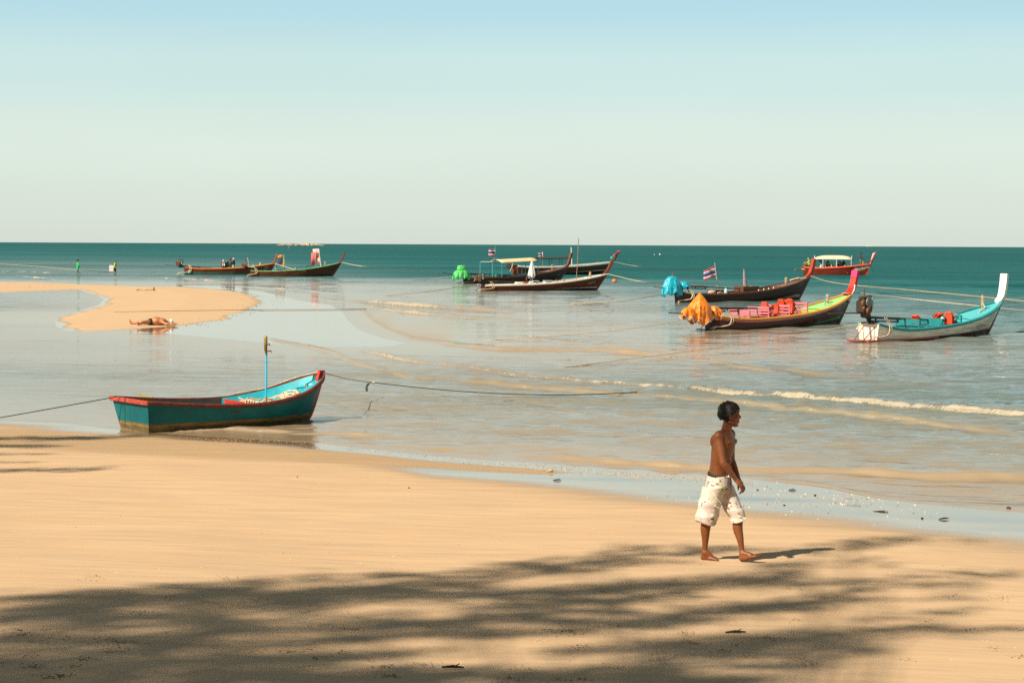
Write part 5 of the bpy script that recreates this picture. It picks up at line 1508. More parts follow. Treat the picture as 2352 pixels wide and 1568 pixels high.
MB().box((-.115, 0, zt - .035), (.055, 2 * rb_bs(0) + .07, .085), bev=.012).build('transom_rail', paint('worn_red_rail', (.40, .045, .028), .6, .2, 8, dirt=.55, dirtcol=(.42, .22, .14), bump=.4), rb.root)
st = MB(); R = []
for v in [i / 10 for i in range(11)]:
    p = rb_pt(1, v, 1); R.append([Vector((p.x - .10, -.045, p.z + .0)), Vector((p.x + .03, -.028, p.z)), Vector((p.x + .03, .028, p.z)), Vector((p.x - .10, .045, p.z))])
R.append([p + Vector((0, 0, .03)) for p in R[-1]])
st.rings(R).build('stem', RBRED, rb.root, sharp=30)
# foredeck well: a sloping blue bow lining and the red box before it
d0 = .56
dk = MB(); R = []
for i in range(13):
    u = .66 + (.985 - .66) * i / 12; xx = rb_pt(u, 1, 1).x; z = rb_sheer(u) - .10 - .16 * (1 - i / 12); b = max(.02, rb_pt(u, z / rb_sheer(u), 1).y - .055)
    R.append([Vector((xx, b * (k / 4 - 1), z)) for k in range(9)])
dk.grid(R); dk.build('foredeck', RBIN, rb.root)
bx = MB()
xa = rb_pt(d0, 1, 1).x; xb = rb_pt(.68, 1, 1).x
za = rb_sheer(d0) - .02
R = []
for i in range(9):
    u = d0 + (.70 - d0) * i / 8; b = rb_pt(u, 1 - (.035 + .20 * i / 8) / rb_sheer(u), 1).y - .055; xx = rb_pt(u, 1, 1).x
    R.append([Vector((xx, b * (k / 4 - 1), rb_sheer(u) - .035 - .20 * i / 8)) for k in range(9)])
bx.grid(R)
bx.grid([[Vector((p.x, p.y * .80, .17)) for p in R[0]], R[0]])
bx.build('bow_box', RBRED, rb.root)
for u in (.22, .42):
    b = rb_bs(u) - .05
    MB().box((rb_pt(u, 1, 1).x, 0, rb_sheer(u) - .14), (.22, 2 * b, .035), bev=.008).build('thwart', RBRIM, rb.root, smooth=False)
fl = .16
for k in range(4):
    y0 = -.5 + k * .25
    MB().box((1.15, y0 + .125, .10), (1.9, .235, .02), bev=.004).build('floor_board', RBDARK, rb.root, smooth=False)
# things on it
p0 = rb.bp((611, 921), -.42); p1 = rb.bp((612, 772), -.42)
pole = rb.place(empty('marker_pole')); tag(pole, 'light blue pole topped with a bottle and red ties, standing in the teal boat', 'pole')
MB().tube([Vector((p0.x, p0.y, p0.z - .3)), p0.lerp(p1, .9), p1], .019, 10).build('pole', paint('sky_blue_pole', (.03, .46, .70), .4, .06), pole)
MB().tube([Vector((p0.x, p0.y, p0.z - .15)), Vector((p0.x, p0.y, p0.z + .09))], .026, 10).build('socket', paint('tan_sleeve', (.36, .22, .13), .6), pole)
d = Vector((-.030, -.02, 0))
MB().tube([p1 + d + Vector((0, 0, z)) for z in (-.34, -.29, -.27, -.13, -.11, -.03, .0, .015)], [.010, .014, .026, .034, .036, .036, .026, .008], 12).build('bottle', paint('amber_bottle', (.24, .16, .05), .25, .35, 5, dirt=.4, dirtcol=(.40, .26, .20)), pole)
for dz, sx_ in ((-.16, 1), (-.29, 1.6)):
    MB().tube([p1 + Vector((.022 * math.cos(t) - .008, .03 * math.sin(t), dz)) for t in (2 * PI * k / 10 for k in range(11))] + [p1 + Vector((.05 * sx_, -.02, dz + .02)), p1 + Vector((.06 * sx_, -.03, dz - .02))], .012, 5).build('red_tie', paint('red_tape', (.70, .05, .02), .6), pole)
# heap of cream rope on the bow lining
r = random.Random(5)
heap = []
for k in range(150):
    f = k / 149; a = k * .9
    cx, cy = zrb(480 + 780 * (.5 + .5 * math.sin(a * .31 + r.random() * .8)) ** .8, 0)[0], 0
    u = .60 + .22 * (.5 + .5 * math.sin(a * .37)) + r.uniform(-.02, .02)
    x = rb_pt(u, 1, 1).x; y = -.04 + .42 * math.sin(a * 1.3 + r.random()) * (1.1 - u) * 1.9
    zf = rb_sheer(u) - (.10 + .16 * max(0, min(1, 1 - (u - .66) / .325)))
    zf = max(zf, rb_sheer(u) - .10 - .20 * max(0, min(1, (u - .56) / .14))) if u < .70 else zf
    heap.append((x, y, zf + .04 + r.random() * .10))
hp = rb.place(MB().tube(smooth_path(heap, 700), .0135, 6).build('rope_heap', ROPEM)); tag(hp, 'tangled heap of cream rope on the blue bow lining of the teal boat', 'rope')
for k in range(4):
    MB().tube(smooth_path([(rb_pt(.66, 1, 1).x, -.1 + .1 * k, rb_sheer(.66) - .06), (rb_pt(.60, 1, 1).x, .02 - .15 * k, rb_sheer(.60) + .02), (rb_pt(.565, 1, 1).x, -.1 - .1 * k, rb_sheer(.56) - .0), (rb_pt(.53, 1, 1).x, -.2 - .1 * k, rb_sheer(.55) - .22)], 20), .0105, 6).build('strand', ROPEM, hp)
o = rb.place(MB().tube(smooth_path([rb_pt(u, 1, 1) + Vector((0, -.02, .025 + .015 * math.sin(u * 30))) for u in (.55, .60, .68, .76, .84, .9, .96, .995)], 30), .011, 6).build('rope', ROPEM)); tag(o, 'cream rope lying along the far rim of the teal boat', 'rope')
o = rb.place(MB().tube(smooth_path([rb.bp(zrb(*q), .06) for q in ((1560, 850), (1330, 1000), (1230, 1080), (1130, 1090), (1150, 1140), (1270, 1170), (1290, 1210))], 40), .009, 6).build('rope', ROPED)); tag(o, 'dark green line crossing the blue bow lining to a white tag', 'rope')
c = rb.bp(zrb(1350, 1045), .05)
R = [[c + Vector((x, -.03 * math.sin(x * 20), z + .02 * math.sin(x * 14))) for x in [k / 6 * .2 - .1 for k in range(7)]] for z in (-.03, 0, .03)]
o = rb.place(MB().grid(R).build('cloth_tag', WHITEP)); m_ = o.modifiers.new('thick', 'SOLIDIFY'); m_.thickness = .008; tag(o, 'small white tag tied to the dark green line in the bow', 'tag')
o = rb.place(MB().tube([rb.bp(zr(355, 618), -.2), rb.bp(zr(480, 625), -.35)], .022, 8).build('stick', paint('yellow_wood', (.40, .24, .07), .7))); tag(o, 'short yellow-brown stick lying across the transom', 'stick')
o = rb.place(MB().tube([rb.bp(zr(364, 622), -.15), rb.bp(zr(364, 598), -.15)], .024, 8).build('thole_pin', RAWWOOD)); tag(o, 'small wooden pin standing up from the transom rail', 'peg')
lp = [rb.bp(zr(268, 615), 0.05), rb.bp(zr(266, 660), .05), rb.bp(zr(262, 880), .05)]
o = rb.place(MB().tube([Vector((-.165, q.y, q.z)) for q in lp], .006, 5).build('rope', ROPED)); tag(o, 'thin dark line hanging down the teal transom', 'rope')

# ================================================================ ropes
rope_thing('dark line running left from the transom of the teal boat', [rb.world(Vector((-.15, .3, .62))), G(100, 942, .35), G(-40, 967, .12)], .010, ROPED)
knot = rb.world(Vector((rb.Ls, 0, RB_ZB - .02)))
k2 = G(858, 878, .30)
rope_thing('cream rope leading from the teal bow to a knot over the water', [knot, knot.lerp(k2, .5) + Vector((0, 0, -.03)), k2], .011, ROPEM)
o = MB().ball(k2, (.05, .03, .03), 10, 7).build('knot', ROPEM); tag(o, 'frayed knot joining the cream and dark green mooring ropes', 'knot')
for k in range(5):
    MB().tube(smooth_path([k2, k2 + Vector((-.09 - .01 * k, 0, -.02)), k2 + Vector((-.13 - .012 * k, .0, -.10)), k2 + Vector((-.135 - .01 * k, 0, -.20))], 9), .005, 5).build('frayed_end', ROPED, o)
rope_thing('dark green rope dipping from the knot towards the breaking wavelets', [k2, G(1000, 893, .16), G(1150, 903, .10), G(1300, 906, .07), G(1420, 902, .04), G(1500, 896, -.03)], .011, ROPED)
def bw_(b, pt, lat=0): return b.world(b.bp(pt, lat))
def loc_w(b, x, y, z): return b.world(Vector((x, y, z)))
rope_thing('cream rope from the stern of the white boat slanting down into the shallows', [loc_w(b8, .05, -.1, .62), bw_(b8, z4(280, 705), -.1), G(1700, 790, .27), G(1275, 845, -.02)], .018, ROPEM)
o = b8.place(MB().tube(smooth_path([b8.bp(z4(*q), -.2) for q in ((280, 705), (258, 735), (235, 775))], 8), [.02, .02, .02, .025, .03, .035, .045, .05], 7).build('frayed_rope', ROPEM)); tag(o, 'frayed cream rope end hanging off the stern line of the white boat', 'rope')
rope_thing('cream rope from the orange-covered boat stern down to the sea', [loc_w(b7, -.1, 0, .62), G(1420, 757, .25), G(1080, 783, -.03)], .016, ROPEM)
rope_thing('brown rope from the blue-covered boat stern down to the sea', [loc_w(b5, -.1, 0, .72), bw_(b5, zbt(480, 1000)), G(1440, 688, .3), G(1290, 698, -.03)], .024, ROPEB)
rope_thing('tan rope from the stern of boat 65 sloping left into the sea', [loc_w(b4, -.1, 0, .52), bw_(b4, z2(370, 635)), G(1000, 666, .28), G(860, 682, -.05)], .026, ROPEM)
rope_thing('tan rope from the green-covered boat to the sea on its left', [loc_w(b3, -.2, 0, .62), G(1015, 636, .3), G(930, 645, -.05)], .022, ROPEB)
rope_thing('line from the bow of the dark brown boat far across to the right', [loc_w(b5, b5.Ls, 0, b5.zb - .02), G(1925, 651, 1.35), G(2110, 669, 1.0), G(2290, 687, .72), G(2700, 730, .1)], .026, ROPEB)
rope_thing('line from the bow of the lime-decked boat passing behind the white boat', [loc_w(b7, b7.Ls, 0, b7.zb - .02), G(2100, 688, 1.05), G(2237, 703, .85), G(2420, 722, .5), G(2700, 748, -.05)], .018, ROPEM)
rope_thing('bow line of the white boat leading out of the picture', [loc_w(b8, b8.Ls, 0, b8.zb - .02), G(2352, 702, .95), G(2500, 727, .6)], .018, ROPEB)
rope_thing('bow line of boat 65 running out towards deeper water', [loc_w(b4, b4.Ls, 0, b4.zb - .02), G(1490, 648, .75), G(1620, 657, -.05)], .022, ROPEM)
rope_thing('second line behind boat 65 running from the far white-edged bow', [loc_w(b6, b6.Ls, 0, b6.zb), G(1480, 612, 1.2), G(1640, 622, -.05)], .028, ROPEB)
rope_thing('bow line of boat 89 passing behind the khaki parasol', [loc_w(b1, b1.Ls, 0, b1.zb - .05), G(672, 617, .9), G(712, 624, .4), G(745, 628, -.05)], .03, ROPEM)
rope_thing('bow line of the green-edged boat stretching right over the sea', [loc_w(b2, b2.Ls, 0, b2.zb - .05), G(836, 611, 1.2), G(950, 620, .6), G(1030, 627, -.05)], .03, ROPEM)
rope_thing('faint line crossing the water behind the wading people', [G(-60, 606, .9), G(60, 612, .7), G(178, 621, .4), G(260, 627, -.02)], .03, ROPEB)
sr = [GT(x, y) + Vector((0, 0, .03)) for x, y in ((262, 718.5), (330, 717), (430, 715), (520, 713.5), (600, 712), (680, 711.5), (760, 711), (842, 709))]
rope_thing('long taut rope lying across the sandbar and the wet flats', sr, .015, paint('sandy_brown_rope', (.30, .19, .085), .9, .3, 20))
rope_thing('tour boat anchor line held by the man at the bow', [bw_(b9, z5(1780, 240)), bw_(b9, z5(1925, 355)), bw_(b9, z5(2020, 470)), bw_(b9, z5(2105, 690))], .022, ROPED)

# ================================================================ buoys, islet, far craft
def buoy(pt, r, mat, label):
    p = G(*pt); p.z = r * .55
    o = MB().ball(p, r, 20, 14).build('buoy', mat); tag(o, label, 'buoy', 'floats on the sea')
    MB().tube([p + Vector((math.cos(t) * .3 * r, -r * .6, r * .8 + math.sin(t) * .25 * r)) for t in (2 * PI * k / 12 for k in range(13))], r * .07, 6).build('eye', paint('buoy_eye', (.25, .08, .03), .6), o)
    MB().tube([p + Vector((r * 1.01 * math.cos(t), r * 1.01 * math.sin(t), -.05 * r)) for t in (2 * PI * k / 20 for k in range(21))], r * .04, 5).build('band', paint('buoy_band', (.40, .12, .05), .6), o)
    return o
bx_, by_ = z2(2155, 600)
buoy((bx_, by_), .235, paint('orange_buoy', (.62, .165, .04), .5, .18, 5, dirt=.35, dirtcol=(.55, .33, .18)), 'round orange buoy floating right of the boat numbered 65')
buoy(z3(68, 90), .30, THAI_W, 'white float far out beyond the blue-covered boat')
buoy(z3(12, 90), .18, THAI_W, 'smaller white float beside the farther one')
p = G(*z1(1478, 92)); o = MB().tube([p + Vector((0, 0, -.2)), p + Vector((0, 0, .3)), p + Vector((-.1, 0, .32)), p + Vector((-.15, 0, 1.3))], [.22, .22, .05, .04], 8).build('marker_buoy', WHITEP); tag(o, 'small marker buoy with pink tip below the rocky islet', 'buoy', 'floats on the sea')
MB().tube([p + Vector((-.14, 0, .9)), p + Vector((-.16, 0, 1.6))], .10, 6).build('pink_tip', MAGP, o)
# rocky islet on the horizon
ROCKM = paint('islet_rock', (.30, .24, .17), .9, .35, .12, dirt=.7, dirtcol=(.16, .13, .10), bump=.6)
isl = G(690, 563.2); sc_m = isl.y / F
islet = empty('rocky_islet', (isl.x, isl.y, 0)); tag(islet, 'low pale rocky islet on the horizon', 'islet')
for k, (dx, wd, hh) in enumerate(((-40, 16, 2.8), (-28, 14, 4.0), (-14, 15, 3.2), (0, 12, 5.0), (14, 9, 6.2), (24, 9, 3.0), (36, 14, 2.8), (46, 10, 1.6))):
    r = random.Random(k); f = [r.uniform(-1, 1) for _ in range(9)]
    def fn(d, f=f): return 1 + .18 * math.sin(3 * d.x + f[0] * 3) + .16 * math.sin(5 * d.y + f[1] * 4 + 2 * d.x) + .12 * math.sin(7 * d.z + 4 * d.x + f[2])
    MB().ball((dx * sc_m, r.uniform(-8, 8), 0), (wd * sc_m, 9, hh * sc_m * 1.0), 18, 12, fn=fn).build('rock', ROCKM, islet)
far = G(700, 563.4)
for i, (x, lb) in enumerate(((2000, 'tiny pale sailing boat on the horizon above the tour boat'), (1993, 'second tiny pale vessel close beside the horizon sailing boat'))):
    p = G(x, hz(x) + .9); s_ = p.y / F
    b = empty('far_boat', (p.x, p.y, 0)); tag(b, lb, 'boat', 'vessels on the horizon')
    MB().rings([[Vector((x2 * s_, y2 * s_ * .5, z2_ * s_)) for y2 in (-.5, .5)] for x2, z2_ in ((-3, .9), (-2.6, -.2), (2.4, -.2), (3.2, 1.0))], closed=True).build('hull', WHITEP, b)
    MB().box((-.3 * s_, 0, 1.6 * s_), (2.4 * s_, 1 * s_, (1.6 + i) * s_)).build('cabin', WHITEP, b)
    MB().tube([(.5 * s_, 0, 2 * s_), (.5 * s_, 0, (5 - 2 * i) * s_)], .12 * s_, 5).build('mast', WHITEP, b)
# ================================================================ people
def V3(*a): return Vector(a)
def skin_material(name, col, rough=.42, spec=.45):
    m, nt, b = nm(name)
    t = nt.nodes.new('ShaderNodeTexCoord').outputs['Object']
    n = noise_(nt, t, 9, 4, .6); n2 = noise_(nt, t, 60, 3, .6)
    c = mixc(nt, ramp_(nt, n, .3, .7), tuple(k * .84 for k in col), tuple(k * 1.14 for k in col))
    c = mixc(nt, ramp_(nt, n2, .4, .7, 0, .15), c, tuple(k * .7 for k in col))
    nt.links.new(c, b.inputs['Base Color']); b.inputs['Roughness'].default_value = rough; b.inputs['Specular IOR Level'].default_value = spec
    b.inputs['Subsurface Weight'].default_value = .06; b.inputs['Subsurface Radius'].default_value = (.4, .15, .08); b.inputs['Subsurface Scale'].default_value = .02
    bp = N(nt, 'ShaderNodeBump'); bp.inputs['Strength'].default_value = .12; bp.inputs['Distance'].default_value = .004
    nt.links.new(n2, bp.inputs['Height']); nt.links.new(bp.outputs[0], b.inputs['Normal'])
    return m
BOYSKIN = skin_material('boy_skin', (.185, .058, .018), .44, .36)

def hand(mb, wrist, direc, palm_n, thumb_side, s=1.0, curl=.6):
    """Palm, four unequal bent fingers and a thumb that leaves the side of the palm near its base."""
    d = Vector(direc).normalized(); n = Vector(palm_n); n = (n - d * n.dot(d)).normalized(); t = d.cross(n) * thumb_side
    w_ = Vector(wrist)
    M = Matrix((d, t, n)).transposed()
    mb.ball(w_ + d * .045 * s, (.052 * s, .040 * s, .020 * s), 14, 9, M=M)
    mb.capsule(w_ - d * .02 * s, w_ + d * .03 * s, .024 * s, .026 * s, 12)
    for k, (off, ln) in enumerate(((.030, .072), (.010, .080), (-.010, .074), (-.029, .058))):
        p = w_ + d * .080 * s + t * off * s
        seg = ln * s; a = curl * (1 + .12 * k)
        d1 = (d * math.cos(a * .55) + n * math.sin(a * .55)); d2 = (d * math.cos(a * 1.5) + n * math.sin(a * 1.5)); d3 = (d * math.cos(a * 2.2) + n * math.sin(a * 2.2))
        p1 = p + d1 * seg * .46; p2 = p1 + d2 * seg * .32; p3 = p2 + d3 * seg * .24
        mb.capsule(p - d * .02 * s, p1, .0095 * s, .0088 * s, 8, 3); mb.capsule(p1, p2, .0088 * s, .008 * s, 8, 3); mb.capsule(p2, p3, .008 * s, .0068 * s, 8, 3)
    b0 = w_ + d * .022 * s + t * .026 * s; b1 = b0 + (d * .65 + t * .75 + n * .25).normalized() * .042 * s; b2 = b1 + (d * .92 + t * .25 + n * .35).normalized() * .034 * s
    mb.capsule(b0, b1, .0135 * s, .011 * s, 9, 3); mb.capsule(b1, b2, .011 * s, .0085 * s, 9, 3)
def foot(mb, ankle, heel, toe, s=1.0, up=Vector((0, 0, 1)), inner=1):
    """Heel, arch, ball and five toes."""
    a, h, t = Vector(ankle), Vector(heel), Vector(toe)
    d = (t - h).normalized(); side = up.cross(d).normalized(); u = d.cross(side).normalized()
    ln = (t - h).length
    mb.capsule(a, h + d * .05 * s + u * .035 * s, .036 * s, .034 * s, 12)
    mb.capsule(h + d * .035 * s + u * .028 * s, h + d * .06 * s + u * .03 * s, .034 * s, .034 * s, 12)
    mb.capsule(a + d * .01, h + d * ln * .60 + u * .032 * s, .036 * s, .026 * s, 12)
    mb.capsule(h + d * .06 * s + u * .024 * s, h + d * ln * .70 + u * .022 * s + side * .0 * s, .032 * s, .024 * s, 12)
    for k in range(3):
        o = (-.024 + .024 * k) * s
        mb.capsule(h + d * ln * .5 + side * o * .7 + u * .024 * s, h + d * ln * .76 + side * o + u * .019 * s, .022 * s, .019 * s, 10)
    for k, (o, l, r_) in enumerate(((.034, .99, .0135), (.014, .98, .0105), (-.004, .95, .010), (-.021, .91, .0095), (-.036, .86, .009))):
        o *= inner
        mb.capsule(h + d * ln * .74 + side * o * .9 * s + u * .018 * s, h + d * (ln * l - r_) + side * o * s + u * .013 * s, r_ * 1.15 * s, r_ * s, 8, 3)

# ---- the boy walking along the beach
bf = GT(1671, 1287)
boy = empty('person', (bf.x, bf.y, bf.z)); tag(boy, 'shirtless boy in pale patterned shorts walking barefoot along the wet sand', 'person')
FX = V3(.906, -.42, 0); RX = V3(-.42, -.906, 0)
mb = MB()
def oval(c, hw, hd, n=28, tw=0.0):
    c = Vector(c); ct, st_ = math.cos(tw), math.sin(tw)
    R_ = RX * ct + FX * st_; F_ = FX * ct - RX * st_
    out = []
    for k in range(n):
        t = 2 * PI * k / n
        a, b = math.cos(t), math.sin(t)
        a = math.copysign(abs(a) ** .85, a)
        out.append(c + R_ * hw * a + F_ * hd * b)
    return out
# trunk
T = [((-.092, .0, .76), .105, .085), ((-.092, .0, .80), .138, .100), ((-.093, 0, .86), .136, .100), ((-.090, 0, .91), .130, .100), ((-.084, 0, .97), .126, .095), ((-.074, 0, 1.03), .133, .098), ((-.062, 0, 1.10), .147, .106), ((-.052, 0, 1.17), .157, .110), ((-.045, 0, 1.225), .160, .103), ((-.040, 0, 1.265), .145, .082), ((-.036, 0, 1.295), .105, .066), ((-.034, 0, 1.315), .060, .055)]
mb.rings([oval(*t) for t in T])
def at3(c, r, f, u): return Vector(c) + RX * r + FX * f + V3(0, 0, u)
ch = V3(-.045, 0, 1.20)
for s_ in (-1, 1):
    mb.ball(at3(ch, s_ * .068, .058, .005), (.056, .056, .034), 14, 9)         # chest muscle
    mb.ball(at3(ch, s_ * .085, -.062, .01), (.058, .045, .075), 14, 9)         # shoulder blade
    mb.ball(at3((-.092, 0, .79), s_ * .055, -.045, .0), (.07, .07, .08), 14, 9)   # seat
    mb.capsule(at3((-.035, 0, 1.285), s_ * .03, .0, .012), at3(ch, s_ * .13, -.01, .085), .036, .042, 12)  # trapezius
    mb.capsule(at3((-.04, 0, 1.262), s_ * .03, .055, .0), at3(ch, s_ * .135, .03, .078), .016, .016, 8)     # collar bone
for k in range(3):
    for s_ in (-1, 1):
        mb.ball(at3((-.082, 0, .95 + .055 * k), s_ * .032, .078 + .004 * k, 0), (.034, .034, .028), 10, 7)
# neck
mb.capsule((-.036, .0, 1.28), (-.010, .0, 1.385), .053, .050, 16)
mb.capsule(at3((-.03, 0, 1.285), .02, .035, 0), at3((-.01, 0, 1.385), .04, .0, 0), .018, .02, 8)
# arms
SR, ER, WR = V3(-.118, -.135, 1.262), V3(-.078, -.215, 1.012), V3(.062, -.185, .836)
SL, EL, WL = V3(.030, .120, 1.262), V3(.050, .175, .995), V3(.118, .105, .805)
for S_, E_, W_ in ((SR, ER, WR), (SL, EL, WL)):
    mb.ball(S_ + V3(0, 0, .0), (.052, .052, .060), 16, 10)
    mb.tube(smooth_path([S_, S_.lerp(E_, .33), S_.lerp(E_, .66), E_], 9), [.048, .046, .045, .043, .041, .038, .036, .035, .035], 14)
    mb.tube(smooth_path([E_, E_.lerp(W_, .3), E_.lerp(W_, .7), W_], 9), [.035, .037, .037, .035, .032, .029, .026, .023, .022], 14)
    mb.ball(E_, .035, 12, 8)
# legs
HR, KR, AR = V3(-.130, -.070, .78), V3(-.205, -.045, .44), V3(-.232, -.005, .085)
HL, KL, AL = V3(-.045, .065, .78), V3(.105, -.015, .445), V3(.140, -.085, .085)
for H_, K_, A_, bow in ((HR, KR, AR, V3(-.010, 0, 0)), (HL, KL, AL, V3(-.012, .01, 0))):
    mb.tube(smooth_path([H_, H_.lerp(K_, .4), K_], 9), [.082, .080, .075, .070, .065, .060, .056, .052, .050], 16)
    mb.ball(K_ + V3(.012, -.005, 0), (.046, .046, .050), 14, 9)
    P = smooth_path([K_, K_.lerp(A_, .28) + bow * 1.6, K_.lerp(A_, .6) + bow * .6, A_], 12)
    mb.tube(P, [.048, .050, .0515, .052, .051, .047, .043, .038, .033, .029, .027, .028], 16)
    mb.ball(K_.lerp(A_, .30) + bow * 2.2, (.040, .042, .085), 12, 9)
foot(mb, AR, V3(-.272, .018, .004), V3(-.085, -.050, .004), 1.0, inner=-1)
foot(mb, AL, V3(.112, -.080, .004), V3(.318, -.175, .070), 1.0, inner=1)
hand(mb, WR, V3(.62, -.05, -.68), V3(-.55, .55, -.45), 1, 1.0, .55)
hand(mb, WL, V3(.42, .0, -.85), V3(-.75, .45, -.35), -1, 1.0, .6)
# head, profile facing right (turned a little towards the sea)
HF = V3(.985, .17, 0); HR_ = V3(.17, -.985, 0); HU = V3(0, 0, 1)
hc = V3(.002, .0, 1.492)
MH = Matrix((HF, HR_, HU)).transposed()
def hp_(f, r, u): return hc + HF * f + HR_ * r + HU * u
mb.ball(hc + V3(-.006, 0, .012), (.100, .078, .098), 24, 16, M=MH)                       # skull
mb.ball(hp_(.030, 0, -.045), (.070, .064, .085), 20, 14, M=MH)                            # face block
mb.capsule(hp_(.030, .0, -.085), hp_(.062, .0, -.116), .048, .028, 16)                    # jaw
mb.ball(hp_(.075, 0, -.124), (.022, .026, .017), 12, 8, M=MH)                            # chin
for s_ in (-1, 1):
    mb.capsule(hp_(-.005, s_ * .054, -.085), hp_(.060, s_ * .028, -.118), .022, .018, 10)     # jaw line
    mb.ball(hp_(.068, s_ * .042, -.036), (.026, .026, .018), 12, 8, M=MH)                # cheek bone
    mb.capsule(hp_(.088, s_ * .012, .006), hp_(.074, s_ * .048, .006), .013, .011, 8)          # brow
    mb.ball(hp_(.080, s_ * .030, -.014), (.011, .013, .009), 10, 8, M=MH)                # eye lid
    mb.ball(hp_(.104, s_ * .012, -.052), (.011, .010, .009), 10, 7, M=MH)                # nostril
    # ear
    e = hp_(-.002, s_ * .074, -.030)
    mb.tube([e + HF * (.016 * math.cos(t)) * 1.05 + HU * (.029 * math.sin(t)) + HR_ * s_ * (.004 + .006 * math.cos(t + PI)) for t in (2 * PI * k / 14 for k in range(15))], .0068, 7)
    mb.ball(e + HU * -.004, (.010, .007, .020), 10, 8, M=MH)
mb.ball(hp_(.072, 0, .030), (.030, .052, .036), 14, 9, M=MH)                              # forehead
mb.tube([hp_(.088, 0, -.002), hp_(.102, 0, -.028), hp_(.115, 0, -.048), hp_(.104, 0, -.058)], [.010, .012, .013, .009], 10)   # nose
mb.capsule(hp_(.098, -.014, -.079), hp_(.098, .014, -.079), .0085, .0085, 8); mb.capsule(hp_(.096, -.012, -.092), hp_(.096, .012, -.092), .0092, .0092, 8)  # lips
mb.ball(hp_(.085, 0, -.085), (.018, .028, .022), 12, 8, M=MH)
body = fused(mb, .0052, 'body', [BOYSKIN], boy, smooth_it=4)
for s_ in (-1, 1):
    e = MB().ball(hp_(.0835, s_ * .030, -.013), (.0085, .010, .0065), 12, 8, M=MH).build('eye', paint('eye_dark', (.03, .02, .015), .25, .1), boy)
    MB().tube([hp_(.103, s_ * .008, .010), hp_(.094, s_ * .034, .016), hp_(.076, s_ * .056, .010)], [.0045, .006, .003], 6).build('eyebrow', BLACKHAIR, boy)
    MB().ball(at3(ch, s_ * .078, .0985, -.014), (.0065, .0065, .0065), 10, 7).build('nipple', paint('dark_skin', (.05, .018, .010), .5, .1), boy)
# hair: a thick cap with many short tufts
hb = MB()
def hair_in(d):      # which directions from the head centre carry hair (d in head axes: forward, right, up)
    f, r_, u = d
    if f > .55: return u > .40
    if f > -.05: return u > (.10 if abs(r_) < .9 else -.12) + max(0, f) * .42
    return u > -.78 - .3 * (f + .05)
R = []
nu, nv = 40, 26
cap_v = {}
for i in range(nv):
    th = PI / 2 - PI * .86 * i / (nv - 1)
    for j in range(nu):
        ph = 2 * PI * j / nu
        d = (math.cos(th) * math.cos(ph), math.cos(th) * math.sin(ph), math.sin(th))
        g = 1.0 if hair_in(d) else .90
        p = hp_(-.008 + d[0] * .099 * g * (1 - .18 * max(0, -d[2])), d[1] * .079 * g, .012 + d[2] * .097 * g)
        R.append(p)
rows_ = [[R[i * nu + j] for j in range(nu)] for i in range(nv)]
hb.rings(rows_, caps=True)
r = random.Random(2)
k = 0
while k < 3200:
    d = Vector((r.gauss(0, 1), r.gauss(0, 1), r.gauss(0, 1))).normalized()
    if not hair_in(tuple(d)): continue
    k += 1
    p = hp_(-.008 + d.x * .094 * (1 - .18 * max(0, -d.z)), d.y * .075, .012 + d.z * .092)
    out = (HF * d.x + HR_ * d.y + HU * d.z)
    lay = (HF * (.85 * max(0.0, min(1.0, (d.x + .75) / .9)) - .12) + HU * (-.75 + .75 * max(0.0, d.z) ** 1.5) + HR_ * d.y * .15)
    dirn = (out * .26 + lay * 1.0 + Vector((r.uniform(-.16, .16), r.uniform(-.16, .16), r.uniform(-.14, .14)))).normalized()
    ln = r.uniform(.020, .040)
    a = p; b_ = p + dirn * ln * .6 + out * .003; c_ = p + dirn * ln - HU * .004
    hb.tube([a, b_, c_], [.0026, .0024, .0004], 4, caps=False)
hair = hb.build('hair', BLACKHAIR, boy)
# shorts
def shorts_material():
    m, nt, b = nm('floral_cloth')
    t = nt.nodes.new('ShaderNodeTexCoord').outputs['Object']
    n1 = noise_(nt, t, 7, 3, .5); n2 = noise_(nt, t, 11, 4, .6, scl=(1, 1, 1.2)); n3 = noise_(nt, t, 24, 5, .7); n4 = noise_(nt, t, 5, 2, .5)
    c = mixc(nt, ramp_(nt, n1, .45, .66, 0, .6), (.66, .585, .50), (.62, .36, .35))
    c = mixc(nt, ramp_(nt, n2, .54, .66, 0, .7), c, (.42, .52, .28))
    c = mixc(nt, ramp_(nt, n4, .60, .70, 0, .5), c, (.30, .47, .40))
    sp_ = math_(nt, 'MULTIPLY', ramp_(nt, n3, .535, .585), ramp_(nt, noise_(nt, t, 9.0, 2, .5), .51, .58))
    c = mixc(nt, math_(nt, 'MULTIPLY', sp_, .92), c, (.10, .075, .06))
    nt.links.new(c, b.inputs['Base Color']); b.inputs['Roughness'].default_value = .85; b.inputs['Specular IOR Level'].default_value = .2
    bp = N(nt, 'ShaderNodeBump'); bp.inputs['Strength'].default_value = .45; bp.inputs['Distance'].default_value = .02
    wv = noise_(nt, t, 5.5, 3, .55, scl=(1, 1, 2.6), rot=(.25, .4, 0))
    nt.links.new(wv, bp.inputs['Height']); nt.links.new(bp.outputs[0], b.inputs['Normal'])
    return m
SHM = shorts_material()
sb = MB()
sb.rings([oval(c, a, b_) for c, a, b_ in (((-.098, .0, .70), .120, .115), ((-.097, 0, .76), .158, .128), ((-.095, 0, .81), .158, .122), ((-.094, 0, .850), .148, .112), ((-.093, 0, .868), .143, .108))])
